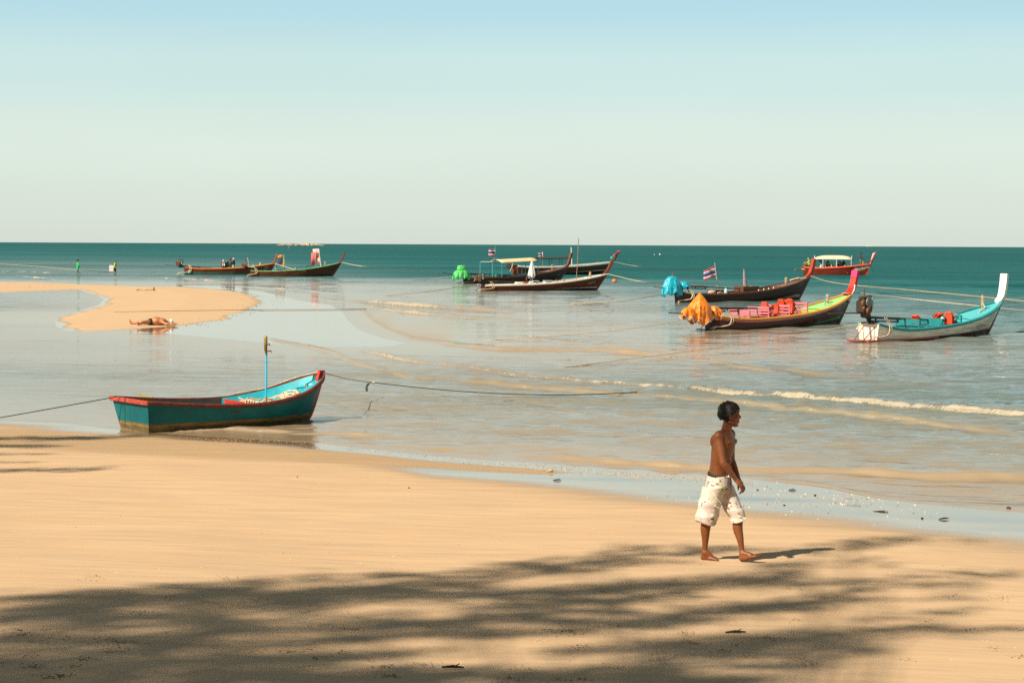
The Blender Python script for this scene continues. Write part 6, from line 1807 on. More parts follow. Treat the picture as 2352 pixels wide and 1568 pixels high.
def leg_cloth(h, k, r0, r1, fl, ext):
    h, k = Vector(h), Vector(k)
    P = [h.lerp(k, i / 10) for i in range(11)]
    P = [h + (k - h) * (i / 10) for i in range(11)]
    R = []
    for i, p in enumerate(P):
        f = i / 10; rr = r0 + (r1 - r0) * f + .008 * math.sin(f * 17 + fl) * f
        R.append([p + V3(math.cos(t) * rr * (1.05 + .06 * f * math.sin(3 * t + fl)), math.sin(t) * rr * .95, 0 if i < 10 else .012 * math.sin(2 * t + fl) + ext * math.cos(t)) for t in (2 * PI * q / 26 for q in range(26))])
    sb.rings(R)
leg_cloth((-.150, -.070, .76), (-.232, -.040, .385), .112, .108, 0.5, -.020)
leg_cloth((-.060, .055, .76), (.108, -.010, .405), .112, .083, 2.0, .022)
for q in (((-.20, -.15, .60), (-.10, -.16, .55)), ((-.26, -.13, .52), (-.16, -.155, .47)), ((-.28, -.12, .45), (-.17, -.14, .42)), ((.0, -.06, .56), (.10, -.09, .50)), ((.05, -.07, .47), (.14, -.085, .45)), ((-.17, -.17, .70), (-.09, -.165, .60))):
    sb.capsule(q[0], q[1], .006, .005, 8)
shorts = fused(sb, .0065, 'shorts', [SHM], boy, smooth_it=3)
wbm = MB(); R = []
for c, a, b_ in (((-.093, 0, .855), .147, .112), ((-.092, 0, .885), .141, .106)):
    ring = oval(c, a, b_, 40)
    R.append([p + V3(0, 0, .035 * ((p - Vector(c)).dot(-FX) / .11) * .6) for p in ring])
wbm.rings(R, caps=False); o = wbm.build('waistband', paint('dark_waistband', (.022, .020, .016), .7, .2), boy); m_ = o.modifiers.new('t', 'SOLIDIFY'); m_.thickness = .006
fr_ = V3(-.093, 0, .86) + FX * .108 + RX * .035
for dx, ln in ((-.008, .17), (.012, .12), (.002, .08)):
    MB().tube(smooth_path([fr_ + RX * dx * .3 + FX * .012, fr_ + RX * dx + FX * .028 + V3(0, 0, -.04), fr_ + RX * dx * 1.6 + FX * .022 + V3(.004, 0, -ln)], 8), .0038, 6).build('drawstring', STRAP, boy)
MB().ball(fr_ + FX * .012 + V3(0, 0, .002), (.018, .018, .012), 10, 7).build('drawstring_knot', WHITEP, boy)

# ---- generic smaller figures
def person(label, pos, pose, skin, parts, rot=0.0, scale=1.0, voxel=.02, parent_boat=None, group=None):
    """pose: joint -> (x forward, y left, z up); parts: list of (name, material, pieces)."""
    root = empty('person', pos, rot); root.scale = (scale,) * 3
    tag(root, label, 'person', group)
    J = dict(pelvis=(0, 0, .92), chest=(0, 0, 1.28), neck=(0, 0, 1.47), head=(.02, 0, 1.60), sr=(0, -.19, 1.40), sl=(0, .19, 1.40), er=(.0, -.24, 1.12), el=(0, .24, 1.12), hr=(.06, -.24, .88), hl=(.06, .24, .88),
             tr=(0, -.09, .90), tl=(0, .09, .90), kr=(.02, -.10, .50), kl=(.02, .10, .50), ar=(0, -.10, .08), al=(0, .10, .08), fr=(.16, -.11, .03), fl=(.16, .11, .03))
    J.update(pose); J = {k: Vector(v) for k, v in J.items()}
    bulk = pose.get('bulk', 1.0) if isinstance(pose.get('bulk', 1.0), float) else 1.0
    mb = MB()
    def seg(a, b, ra, rb_, g=0.0): mb.capsule(J[a], J[b], ra + g, rb_ + g, 12)
    def torso(m, g=0.0, lo=0.0):
        a, b = J['pelvis'], J['chest']
        ax = (J['sl'] - J['sr']).normalized()
        for f in (-1, 1):
            m.capsule(a.lerp(b, lo) + ax * f * .055, b + ax * f * .085, .105 * bulk + g, .105 + g, 12)
        m.capsule(J['sr'].lerp(J['sl'], .12), J['sr'].lerp(J['sl'], .88), .07 + g, .07 + g, 12)
    torso(mb)
    seg('neck', 'head', .055, .05)
    hd = J['head']; mb.ball(hd, (.10, .078, .125), 16, 12); mb.ball(hd + V3(.085, 0, -.03), (.03, .018, .03), 8, 6); mb.ball(hd + V3(.05, 0, -.09), (.05, .045, .04), 10, 7)
    for f in (-1, 1): mb.ball(hd + V3(0, f * .08, -.015), (.02, .012, .03), 8, 6)
    for a, b, c in (('sr', 'er', 'hr'), ('sl', 'el', 'hl')):
        seg(a, b, .052, .042); seg(b, c, .042, .028)
        dd = (J[c] - J[b]).normalized()
        mb.ball(J[c] + dd * .05, (.035, .035, .05), 8, 6)
        for q in range(4): mb.capsule(J[c] + dd * .07 + V3(0, (q - 1.5) * .016, 0), J[c] + dd * .14 + V3(0, (q - 1.5) * .018, -.01), .011, .009, 6, 2)
        mb.capsule(J[c] + dd * .02, J[c] + dd * .06 + V3(.03, 0, 0), .012, .010, 6, 2)
    for a, b, c, d in (('tr', 'kr', 'ar', 'fr'), ('tl', 'kl', 'al', 'fl')):
        seg(a, b, .085, .055); seg(b, c, .055, .036); seg(c, d, .045, .032)
    body_ = fused(mb, voxel, 'body', [skin], root, smooth_it=2)
    for name, mat, kind, g in parts:
        m = MB()
        if kind in ('shirt', 'vest', 'longshirt'):
            torso(m, .016 + g, .12)
            if kind != 'vest':
                for a, b, c in (('sr', 'er', 'hr'), ('sl', 'el', 'hl')):
                    if kind == 'shirt': m.capsule(J[a], J[a].lerp(J[b], .75), .062 + g, .060 + g, 12)
                    else: m.capsule(J[a], J[b], .062 + g, .054 + g, 12); m.capsule(J[b], J[b].lerp(J[c], .9), .054 + g, .045 + g, 12)
            fused(m, voxel, name, [mat], root, smooth_it=1)
        elif kind in ('shorts', 'trousers', 'swim'):
            a = J['pelvis']; ax = (J['tl'] - J['tr']).normalized()
            m.capsule(a - ax * .06 + V3(0, 0, .04), a + ax * .06 + V3(0, 0, .04), .115 + g, .115 + g, 12)
            f = {'shorts': .85, 'trousers': 1.0, 'swim': .2}[kind]
            for p, q, c in (('tr', 'kr', 'ar'), ('tl', 'kl', 'al')):
                m.capsule(J[p], J[p].lerp(J[q], f), .102 + g, .082 + g, 12)
                if kind == 'trousers': m.capsule(J[q], J[q].lerp(J[c], .85), .07, .06, 12)
            fused(m, voxel, name, [mat], root, smooth_it=1)
        elif kind == 'hair':
            m.ball(hd + V3(-.018, 0, .025), (.105, .09, .122), 14, 10); m.build(name, mat, root)
        elif kind == 'longhair':
            m.ball(hd + V3(-.018, 0, .025), (.105, .09, .122), 14, 10); m.capsule(hd + V3(-.06, 0, 0), hd + V3(-.09, 0, -.24), .08, .06, 10); m.build(name, mat, root)
        elif kind == 'cap':
            m.ball(hd + V3(-.01, 0, .045), (.112, .095, .10), 14, 9); m.box(hd + V3(.13, 0, .05), (.12, .13, .02), bev=.008); m.build(name, mat, root)
        elif kind == 'hat':
            m.tube([hd + V3(-.01, 0, z) for z in (.045, .06, .15, .18)], [.12, .108, .10, .06], 16); m.tube([hd + V3(-.01, 0, .04), hd + V3(-.01, 0, .06)], [.20, .19], 20); m.build(name, mat, root)
        elif kind == 'scarfhead':
            m.ball(hd + V3(-.015, 0, .02), (.115, .10, .13), 14, 10); m.build(name, mat, root)
    return root
GREENSH = paint('bright_green_shirt', (.04, .52, .10), .75, .12, 8); LIMESH = paint('lime_yellow_shirt', (.45, .68, .03), .75, .1, 8)
GREENSHO = paint('teal_green_shorts', (.03, .30, .19), .75, .25, 10); BLACKSH = paint('black_cloth', (.020, .018, .020), .8, .2, 8); GREYSH = paint('charcoal_shirt', (.050, .058, .068), .8, .15, 8)
MAROON = paint('dark_maroon_shirt', (.060, .016, .016), .8, .2, 8); DKGREEN = paint('dark_green_cloth', (.010, .16, .10), .8, .25, 6); BROWNSH = paint('brown_shirt', (.085, .035, .020), .8, .15, 8)
HATD = paint('dark_hat', (.05, .04, .028), .8, .2); HATG = paint('olive_hat', (.06, .065, .030), .8, .2)
WHITESH = paint('white_shirt', (.72, .68, .64), .8, .05)
p = G(179, 632.5); p.z = -.10
person('person in a green top and wide dark hat wading, arms folded behind', (p.x, p.y, p.z), dict(er=(-.14, -.22, 1.14), el=(-.14, .22, 1.14), hr=(-.16, -.04, .98), hl=(-.16, .04, .98), kr=(.10, -.09, .50), ar=(.02, -.1, .10), fr=(.16, -.1, .04), kl=(-.04, .09, .52), al=(-.24, .1, .16), fl=(-.12, .1, .05)), SKIN_D,
       [('top', GREENSH, 'longshirt', 0), ('shorts', GREENSHO, 'shorts', 0), ('hat', HATD, 'hat', 0)], rot=math.radians(195), group='people wading in the sea')
p = G(264, 627.5); p.z = -.32
py = person('person in a lime yellow top bending forward while wading', (p.x, p.y, p.z), dict(chest=(.08, 0, 1.26), neck=(.14, 0, 1.44), head=(.19, 0, 1.56), sr=(.10, -.19, 1.37), sl=(.10, .19, 1.37), er=(.10, -.22, 1.10), hr=(.20, -.20, .88), el=(-.02, .24, 1.12), hl=(-.12, .26, .92)), SKIN_T,
       [('top', LIMESH, 'shirt', 0), ('shorts', BLACKSH, 'shorts', 0), ('hair', BLACKHAIR, 'hair', 0)], rot=math.radians(-25), group='people wading in the sea')
c = Vector((p.x - .42, p.y + .1, p.z + .92))
o = MB().rings([[c + V3(x * .24, y * .06, z) for x, y in ((-1, -1), (1, -1), (1, 1), (-1, 1))] for z in (-.42, -.2, .12, .24)]).build('board', paint('pink_white_board', (.70, .52, .50), .5, .15, 3)); tag(o, 'pale pink and white board carried behind the yellow-topped wader', 'board')
MB().tube([c + V3(-.08, -.07, .24), c + V3(0, -.08, .34), c + V3(.08, -.07, .24)], .02, 6).build('strap', WHITEP, o)
def on_boat(b, pt, label, pose, skin, parts, rot, lat=0.0, zf=None, **k):
    q = b.bp(pt, lat); z = b.cfg.get('floor', .12) + .03 if zf is None else zf
    wpos = b.world(Vector((q.x, lat, z)))
    return person(label, tuple(wpos), pose, skin, parts, rot=rot, **k)
m14 = on_boat(b1, z1(716, 350), 'man with white cap in a dark maroon shirt numbered 14, back turned', dict(er=(.04, -.25, 1.13), hr=(.2, -.16, 1.0), el=(.04, .25, 1.13), hl=(.2, .16, 1.0)), SKIN_D, [('shirt', MAROON, 'longshirt', .01), ('trousers', MAROON, 'trousers', 0), ('cap', WHITESH, 'cap', 0)], rot=math.radians(88), group='men standing in boat 89', zf=-.12)
cu = bpy.data.curves.new('number', 'FONT'); cu.body = '14'; cu.size = .40; cu.align_x = 'CENTER'; cu.extrude = .004; cu.offset = .008
tmp = bpy.data.objects.new('number', cu); C.objects.link(tmp)
dg = bpy.context.evaluated_depsgraph_get(); me = bpy.data.meshes.new_from_object(tmp.evaluated_get(dg)); bpy.data.objects.remove(tmp)
me.materials.clear(); me.materials.append(WHITEL)
o = bpy.data.objects.new('number', me); C.objects.link(o); o.parent = m14
o.rotation_euler = (PI / 2, 0, -PI / 2); o.location = (-.135, 0, 1.08)
MB().box((-.128, 0, 1.44), (.02, .26, .04)).build('name_strip', WHITEL, m14)
on_boat(b1, z1(798, 345), 'tall man in a charcoal shirt and olive brimmed hat standing in the boat', dict(er=(.12, -.2, 1.14), hr=(.22, -.04, 1.22), el=(.10, .2, 1.14), hl=(.2, .05, 1.2)), SKIN_D, [('shirt', GREYSH, 'shirt', 0), ('trousers', BLACKSH, 'trousers', 0), ('hat', HATG, 'hat', 0)], rot=math.radians(-150), lat=.1, zf=.10, group='men standing in boat 89')
on_boat(b1, z1(836, 345), 'man in a black top, pink cap and green and yellow shorts', dict(er=(.10, -.2, 1.14), hr=(.24, -.1, 1.08), el=(.10, .2, 1.14), hl=(.24, .05, 1.1)), SKIN_T, [('top', BLACKSH, 'longshirt', 0), ('shorts', paint('green_yellow_cloth', (.20, .50, .16), .8, .6, 6), 'shorts', 0), ('cap', paint('pink_cap', (.68, .36, .34), .8, .3, 9), 'cap', 0)], rot=math.radians(170), lat=-.15, zf=.10, group='men standing in boat 89')
on_boat(b1, z1(762, 345), 'person half hidden behind a hanging green cloth among the standing men', dict(er=(.1, -.2, 1.2), hr=(.1, -.1, 1.5)), SKIN_T, [('wrap', DKGREEN, 'longshirt', .0), ('trousers', DKGREEN, 'trousers', .02), ('hair', BLACKHAIR, 'hair', 0)], rot=math.radians(-60), lat=.3, zf=-.02, group='men standing in boat 89')
# tour boat
on_boat(b9, z5(440, 500), 'boatman in a lime yellow shirt and pale cap steering at the engine', dict(er=(.18, -.2, 1.18), hr=(.38, -.12, 1.10), el=(.16, .2, 1.18), hl=(.36, .12, 1.06), chest=(.06, 0, 1.28), neck=(.1, 0, 1.46), head=(.14, 0, 1.58)), SKIN_D, [('shirt', LIMESH, 'longshirt', .01), ('trousers', BLACKSH, 'trousers', 0), ('cap', paint('tan_cap', (.42, .34, .24), .8), 'cap', 0)], rot=b9.ang + PI, zf=.30, group='people on the tour boat')
on_boat(b9, z5(1740, 400), 'man in a brown shirt and grey shorts standing at the tour boat bow', dict(er=(.16, -.2, 1.12), hr=(.34, -.1, .98), el=(.16, .2, 1.12), hl=(.34, .1, .98), head=(.06, 0, 1.58)), SKIN_D, [('shirt', BROWNSH, 'shirt', 0), ('shorts', paint('grey_shorts', (.16, .13, .125), .8, .3, 9), 'shorts', 0), ('hair', BLACKHAIR, 'hair', 0)], rot=b9.ang + .1, zf=.98, group='people on the tour boat')
SIT = dict(pelvis=(0, 0, .50), chest=(-.02, 0, .88), neck=(0, 0, 1.07), head=(.02, 0, 1.20), sr=(0, -.19, 1.0), sl=(0, .19, 1.0), er=(.1, -.23, .75), el=(.1, .23, .75), hr=(.3, -.15, .62), hl=(.3, .15, .62), tr=(0, -.09, .48), tl=(0, .09, .48), kr=(.42, -.1, .50), kl=(.42, .1, .50), ar=(.42, -.1, .10), al=(.42, .1, .10), fr=(.55, -.1, .05), fl=(.55, .1, .05))
for x_, lab, sk_, parts, lat, ro, z_ in (
        (735, 'passenger in a white shirt seated at the after end of the canopy', SKIN_T, [('shirt', WHITESH, 'shirt', .01), ('shorts', WHITESH, 'shorts', 0), ('hair', BLACKHAIR, 'hair', 0)], -.2, .3, .42),
        (875, 'long-haired passenger in a dark top, first behind the middle canopy post', SKIN_P, [('top', BLACKSH, 'vest', 0), ('hair', paint('brown_hair', (.06, .03, .015), .6), 'longhair', 0)], -.3, -.6, .28),
        (935, 'passenger with bare shoulders and a bright green top', SKIN_P, [('top', GREENSH, 'vest', -.01), ('hair', BLACKHAIR, 'hair', 0)], .05, -.8, .38),
        (1020, 'passenger in a green and white cap with bare arms', SKIN_P, [('swimsuit', BLACKSH, 'swim', 0), ('cap', paint('green_cap', (.30, .48, .10), .8), 'cap', 0)], -.25, -.5, .34),
        (1195, 'passenger with a dark sun hat facing forward', SKIN_P, [('top', BLACKSH, 'vest', 0), ('hat', BLACKSH, 'hat', 0)], -.1, .4, .42),
        (1240, 'passenger in a grey top behind the one with the sun hat', SKIN_T, [('shirt', GREYSH, 'shirt', 0), ('hair', BLACKHAIR, 'hair', 0)], .4, .2, .36),
        (1315, 'tallest seated passenger with short black hair near the forward post', SKIN_D, [('shirt', BLACKSH, 'shirt', 0), ('hair', BLACKHAIR, 'hair', 0)], .3, 2.6, .58),
        (1360, 'long-haired passenger looking out from the forward end of the canopy', SKIN_P, [('top', paint('cream_top', (.6, .5, .42), .8), 'vest', 0), ('hair', BLACKHAIR, 'longhair', 0)], -.2, -.8, .26)):
    on_boat(b9, z5(x_, 500), lab, dict(SIT), sk_, parts, rot=b9.ang + ro, lat=lat, zf=z_ - .05, scale=.98, group='people on the tour boat')

# ---- sunbather lying on the sandbar
sb0 = GT(346, 747)
sun_p = empty('person', (sb0.x, sb0.y, sb0.z)); tag(sun_p, 'tanned person in dark briefs lying on the sandbar with arms and legs spread', 'person')
SB = skin_material('sunbather_skin', (.43, .165, .070))
SBP = skin_material('sunbather_pale', (.58, .34, .22))
m = MB()
m.ball((.23, .05, .165), (.25, .24, .185), 20, 14); m.ball((.43, .10, .150), (.22, .25, .150), 18, 12); m.ball((.02, .0, .14), (.19, .22, .13), 16, 12)
m.capsule((.55, .14, .13), (.68, .19, .11), .065, .06, 12); m.ball((.76, .23, .12), (.12, .09, .10), 16, 12); m.ball((.78, .20, .215), (.02, .02, .025), 8, 6)
m.capsule((-.06, .09, .125), (-.42, .17, .125), .10, .068, 14); m.capsule((-.42, .17, .125), (-.76, .18, .065), .066, .045, 14); m.ball((-.56, .18, .10), (.12, .062, .066), 12, 8)
m.capsule((-.02, -.10, .125), (-.24, -.42, .13), .10, .068, 14); m.capsule((-.24, -.42, .13), (-.36, -.74, .065), .066, .045, 14); m.ball((-.29, -.56, .10), (.07, .11, .066), 12, 8)
foot(m, V3(-.76, .18, .07), V3(-.80, .18, .02), V3(-.90, .15, .245), 1.05, up=V3(-1, 0, 0))
foot(m, V3(-.36, -.74, .07), V3(-.37, -.79, .02), V3(-.40, -.80, .245), 1.05, up=V3(-.3, -1, 0))
m.capsule((.50, -.10, .13), (.72, -.22, .06), .062, .046, 12); m.capsule((.72, -.22, .06), (1.0, -.26, .045), .046, .030, 12)
hand(m, (1.0, -.26, .045), (1, -.1, .0), (0, 0, 1), 1, 1.0, .35)
m.capsule((.48, .34, .13), (.66, .50, .06), .062, .046, 12); m.capsule((.66, .50, .06), (.90, .62, .045), .046, .030, 12)
hand(m, (.90, .62, .045), (1, .3, 0), (0, 0, 1), -1, 1.0, .3)
fused(m, .010, 'body', [SB], sun_p, smooth_it=4)
m = MB(); m.ball((.02, .0, .14), (.165, .232, .142), 16, 12)
for y_ in (.09, -.10): m.capsule((-.02, y_ * .9, .13), (-.08, y_ * 1.15, .13), .108, .10, 12)
fused(m, .012, 'briefs', [paint('dark_briefs', (.016, .015, .016), .6, .2)], sun_p, smooth_it=2)
MB().ball((.80, .245, .13), (.105, .105, .115), 16, 12).build('cap', WHITESH, sun_p)
MB().tube([(.71, .22, .20), (.66, .21, .22)], [.085, .075], 12, flat=.2).build('cap_peak', WHITESH, sun_p)
# old wooden anchor beyond
a, c = GT(318, 667.5), GT(352, 668)
an = MB().tube([a + V3(0, 0, .03), c + V3(0, 0, .08)], .05, 8).build('wooden_anchor', RAWWOOD); tag(an, 'weathered wooden anchor stock lying on the far edge of the sandbar', 'anchor')
MB().tube([c + V3(.05, .3, .0), c + V3(.05, 0, .10), c + V3(.1, -.3, .28)], .05, 8).build('fluke', RAWWOOD, an)
MB().tube([a + V3(-.05, -.4, .02), a + V3(-.02, .4, .06)], .045, 8).build('cross_piece', RAWWOOD, an)
# ================================================================ shade trees behind the viewpoint (their crowns throw the dapple on the sand)
BARK = paint('grey_brown_bark', (.16, .12, .085), .9, .3, 5, dirt=.4, bump=.8, stretch=(1, 1, .25))
def leaf_material():
    m, nt, b = nm('feathery_foliage')
    t = nt.nodes.new('ShaderNodeTexCoord').outputs['Object']
    n = noise_(nt, t, .9, 3, .6); n2 = noise_(nt, t, 9, 2, .6)
    c = mixc(nt, ramp_(nt, n, .3, .7), (.040, .070, .022), (.085, .115, .040))
    c = mixc(nt, ramp_(nt, n2, .4, .7, 0, .5), c, (.11, .12, .05))
    nt.links.new(c, b.inputs['Base Color']); b.inputs['Roughness'].default_value = .6
    return m
LEAF = leaf_material()
# strokes of shade on the sand: (x0, y0, x1, y1, half width in picture px, density)
SHADE = [
    (0, 1378, 330, 1362, 16, 1.0), (120, 1395, 560, 1352, 20, 1.1), (420, 1368, 720, 1372, 22, 1.2), (600, 1378, 900, 1362, 20, 1.2), (780, 1362, 1080, 1342, 15, .8), (380, 1345, 600, 1330, 8, .35),
    (0, 1420, 500, 1418, 26, 1.2), (500, 1450, 900, 1425, 20, .9), (0, 1470, 420, 1478, 26, 1.3), (380, 1490, 800, 1470, 14, .9),
    (0, 1520, 700, 1530, 26, 1.5), (500, 1515, 1000, 1500, 12, 1.0), (0, 1560, 900, 1562, 22, 1.6), (800, 1545, 1500, 1556, 18, 1.5), (1200, 1560, 1750, 1566, 14, 1.3), (-200, 1590, 1500, 1600, 30, 1.6),
    (700, 1326, 1150, 1322, 11, .35), (960, 1318, 1280, 1300, 9, .4), (1150, 1300, 1420, 1288, 10, .55), (1230, 1312, 1560, 1290, 10, .45), (1350, 1284, 1640, 1262, 9, .45), (1400, 1262, 1560, 1252, 6, .25), (1600, 1268, 1800, 1262, 8, .35),
    (960, 1372, 1400, 1352, 13, .9), (1120, 1392, 1560, 1368, 12, .9), (1300, 1362, 1760, 1328, 12, .85), (1450, 1345, 1800, 1318, 10, .6), (1050, 1415, 1420, 1400, 10, .8), (880, 1440, 1250, 1418, 11, .95), (760, 1470, 1160, 1446, 10, .9),
    (1120, 1462, 1600, 1428, 10, .75), (1300, 1430, 1800, 1396, 10, .75), (1560, 1405, 1960, 1366, 11, .7), (1700, 1342, 2000, 1336, 9, .5), (1500, 1475, 1900, 1452, 10, .8), (1250, 1500, 1760, 1470, 9, .7),
    (1480, 1512, 1960, 1480, 12, .95), (1620, 1490, 2120, 1440, 11, .85), (1700, 1520, 2000, 1500, 9, .6), (1980, 1420, 2250, 1398, 8, .3), (2060, 1462, 2340, 1440, 8, .3), (1880, 1388, 2180, 1372, 7, .35),
    (1860, 1262, 2080, 1240, 9, .38), (1780, 1300, 2060, 1290, 9, .35), (1960, 1246, 2220, 1240, 7, .22), (2040, 1330, 2352, 1312, 9, .22), (1900, 1352, 2230, 1342, 8, .3), (1460, 1536, 1900, 1530, 10, .9),
    (-150, 1012, 190, 1006, 5, .9), (-150, 1026, 110, 1024, 4, .8), (120, 1010, 330, 1000, 4, .5), (-150, 1044, 90, 1042, 4, .4), (-200, 1082, 200, 1078, 5, .7), (-200, 1064, 60, 1062, 3, .3),
]
lr = np.random.default_rng(17)
trees = []
TB_ = [((-15.0, -11.0), 26), ((-23.0, -8.0), 27), ((-9.0, -14.0), 26), ((-31.0, 5.0), 25), ((-3.0, -17.0), 25)]
for (tx, ty), h in TB_:
    tz = ground_z(tx, ty)
    root = empty('casuarina_tree', (tx, ty, tz)); trees.append(dict(root=root, x=tx, y=ty, z=tz, h=h, leaves=[], limbs=[]))
LBL = ['tall feathery shade tree standing nearest behind the viewpoint', 'tall feathery shade tree farther along the beach to the side', 'feathery shade tree standing well behind the viewpoint', 'lone feathery shade tree shading the sand by the teal boat', 'feathery shade tree deepest in the grove']
for t, l in zip(trees, LBL): tag(t['root'], l, 'tree', 'shade trees along the top of the beach')
up_ = SUN / SUN.z
for (x0, y0, x1, y1, hw, den) in SHADE:
    a, b = GT(x0, y0), GT(x1, y1)
    # stroke half width on the ground
    g0, g1 = GT((x0 + x1) / 2, (y0 + y1) / 2 - hw), GT((x0 + x1) / 2, (y0 + y1) / 2 + hw)
    gw_ = abs(g0.y - g1.y) / 2
    L_ = (b - a).length
    hgt = lr.uniform(19.0, 24.0)
    mid = (a + b) / 2 + up_ * hgt
    tr_ = min(trees, key=lambda t: (t['x'] - mid.x) ** 2 + (t['y'] - mid.y) ** 2)
    if (mid - Vector((tr_['x'], tr_['y'], mid.z))).length < 30:
        A_, B_ = a + up_ * hgt, b + up_ * (hgt + lr.uniform(-1, 1))
        tr_['limbs'].append((A_, B_))
    area = L_ * gw_ * 2
    n = int(area * den * (150 if den > .6 else 150))
    f = lr.random(n) * 1.16 - .08; g = lr.normal(0, .62, n)
    for k in range(n):
        p = a.lerp(b, float(f[k])); p = Vector((p.x + lr.normal(0, .05), p.y + g[k] * gw_, 0))
        p.z = a.z
        hh = hgt + lr.normal(0, .55)
        tr_['leaves'].append(p + up_ * hh)
for t in trees:
    # the rest of the crown: drooping sprays round the upper trunk, away from the sun's path to the open sand
    n = 7000
    t['n0'] = len(t['leaves'])
    for k in range(n):
        zz = lr.uniform(.45, 1.02) * t['h']; rr = (1.0 - zz / t['h'] * .75) * 5.2 * math.sqrt(lr.random())
        an = lr.uniform(0, 2 * PI)
        q = Vector((t['x'] + rr * math.cos(an) - 1.0, t['y'] + rr * math.sin(an) - 1.5, t['z'] + zz))
        gp = q - up_ * (q.z - .4)
        if gp.y > 11.5 and abs(gp.x) < 18: continue
        t['leaves'].append(q)
    base = Vector((0, 0, -.3)); o = Vector((t['x'], t['y'], t['z']))
    tm = MB()
    pth = smooth_path([base, (.15, .1, t['h'] * .3), (-.2, .2, t['h'] * .6), (.1, .0, t['h'] * .85), (.0, .1, t['h'] * 1.02)], 14)
    tm.tube(pth, [.34 - .0245 * i for i in range(14)], 10)
    tm.build('trunk', BARK, t['root'])
    lm = MB()
    for A_, B_ in t['limbs']:
        A2, B2 = A_ - o, B_ - o
        far_, near_ = (A2, B2) if Vector((A2.x, A2.y)).length > Vector((B2.x, B2.y)).length else (B2, A2)
        st_ = pth[8] if near_.z > t['h'] * .6 else pth[7]
        lm.tube(smooth_path([st_, st_.lerp(near_, .5) + Vector((0, 0, .6)), near_, near_.lerp(far_, .6), far_], 10), [.05, .035, .025, .02, .016, .014, .012, .01, .008, .006], 5)
    for k in range(26):
        i = 5 + k % 8; an = lr.uniform(0, 6.28); q = pth[i]
        lm.tube([q, q + Vector((math.cos(an) * 1.6, math.sin(an) * 1.6, .9)), q + Vector((math.cos(an) * 3.2, math.sin(an) * 3.2, .9))], [.04, .025, .01], 5)
    lm.build('limb', BARK, t['root'])
    n = len(t['leaves'])
    P = np.array([tuple(p - o) for p in t['leaves']])
    d = lr.normal(0, 1, (n, 3)); d[:, 2] -= .6; d /= np.linalg.norm(d, axis=1)[:, None]
    s_ = np.cross(d, lr.normal(0, 1, (n, 3))); s_ /= np.linalg.norm(s_, axis=1)[:, None]
    ln = lr.uniform(.16, .30, n)[:, None]; wd = lr.uniform(.028, .05, n)[:, None]
    big = np.where(np.arange(n) >= t['n0'], 2.3, 1.0)[:, None]; ln = ln * big; wd = wd * big  # crown leaves outside the shade strokes, enlarged to block more sky light
    quad = np.stack([P - d * ln - s_ * wd * .3, P - s_ * wd, P + d * ln, P + s_ * wd], 1).reshape(-1, 3)
    me = bpy.data.meshes.new('crown'); me.vertices.add(4 * n); me.vertices.foreach_set('co', quad.ravel())
    me.loops.add(4 * n); me.loops.foreach_set('vertex_index', np.arange(4 * n, dtype=np.int32)); me.polygons.add(n); me.polygons.foreach_set('loop_start', (np.arange(n) * 4).astype(np.int32)); me.update(calc_edges=True)
    me.materials.append(LEAF); o_ = bpy.data.objects.new('crown', me); C.objects.link(o_); o_.parent = t['root']

# unseen grove added to block low sky light; its shade misses the open sand
n = 16000
P = np.stack([lr.uniform(-75, 60, n), lr.uniform(-42, -20, n), 1.2 + 15 * lr.random(n) ** .8], 1)
P[:, 2] += 2.0 * np.sin(P[:, 0] * .35) + 1.2 * np.sin(P[:, 0] * .9 + 1)
d = lr.normal(0, 1, (n, 3)); d /= np.linalg.norm(d, axis=1)[:, None]
s_ = np.cross(d, lr.normal(0, 1, (n, 3))); s_ /= np.linalg.norm(s_, axis=1)[:, None]
ln = lr.uniform(.5, 1.0, n)[:, None]; wd = lr.uniform(.18, .35, n)[:, None]
quad = np.stack([P - d * ln, P - s_ * wd, P + d * ln, P + s_ * wd], 1).reshape(-1, 3)
me = bpy.data.meshes.new('sky_block_grove'); me.vertices.add(4 * n); me.vertices.foreach_set('co', quad.ravel())
me.loops.add(4 * n); me.loops.foreach_set('vertex_index', np.arange(4 * n, dtype=np.int32)); me.polygons.add(n); me.polygons.foreach_set('loop_start', (np.arange(n) * 4).astype(np.int32)); me.update(calc_edges=True)
me.materials.append(LEAF); o_ = bpy.data.objects.new('sky_block_grove', me); C.objects.link(o_)
tag(o_, 'added green grove out of view behind the beach, blocking low sky light', None, None, 'stuff')

# ================================================================ litter on the sand
dr = random.Random(31)
_gx = np.arange(-330, 2460, 30.0); _gy = np.arange(630, 1624, 7.0)
_grid = np.zeros((len(_gy), len(_gx), 3))
_GX, _GY = np.meshgrid(_gx, _gy); _dir = np.array([[tuple(ray(a, b)) for a in _gx] for b in _gy])
_z = np.zeros_like(_GX)
for _ in range(9):
    _t = (_z - CAM_H) / _dir[..., 2]; _X = _dir[..., 0] * _t; _Y = _dir[..., 1] * _t
    _z = sand_height(_X.ravel(), _Y.ravel()).reshape(_z.shape)
_t = (_z - CAM_H) / _dir[..., 2]
_grid = np.stack([_dir[..., 0] * _t, _dir[..., 1] * _t, _z], -1)
def GTQ(x, y):
    i = min(max((x + 330) / 30.0, 0), len(_gx) - 1.001); j = min(max((y - 630) / 7.0, 0), len(_gy) - 1.001)
    a, b = int(i), int(j); f, g = i - a, j - b
    p = (_grid[b, a] * (1 - f) + _grid[b, a + 1] * f) * (1 - g) + (_grid[b + 1, a] * (1 - f) + _grid[b + 1, a + 1] * f) * g
    return Vector(p)
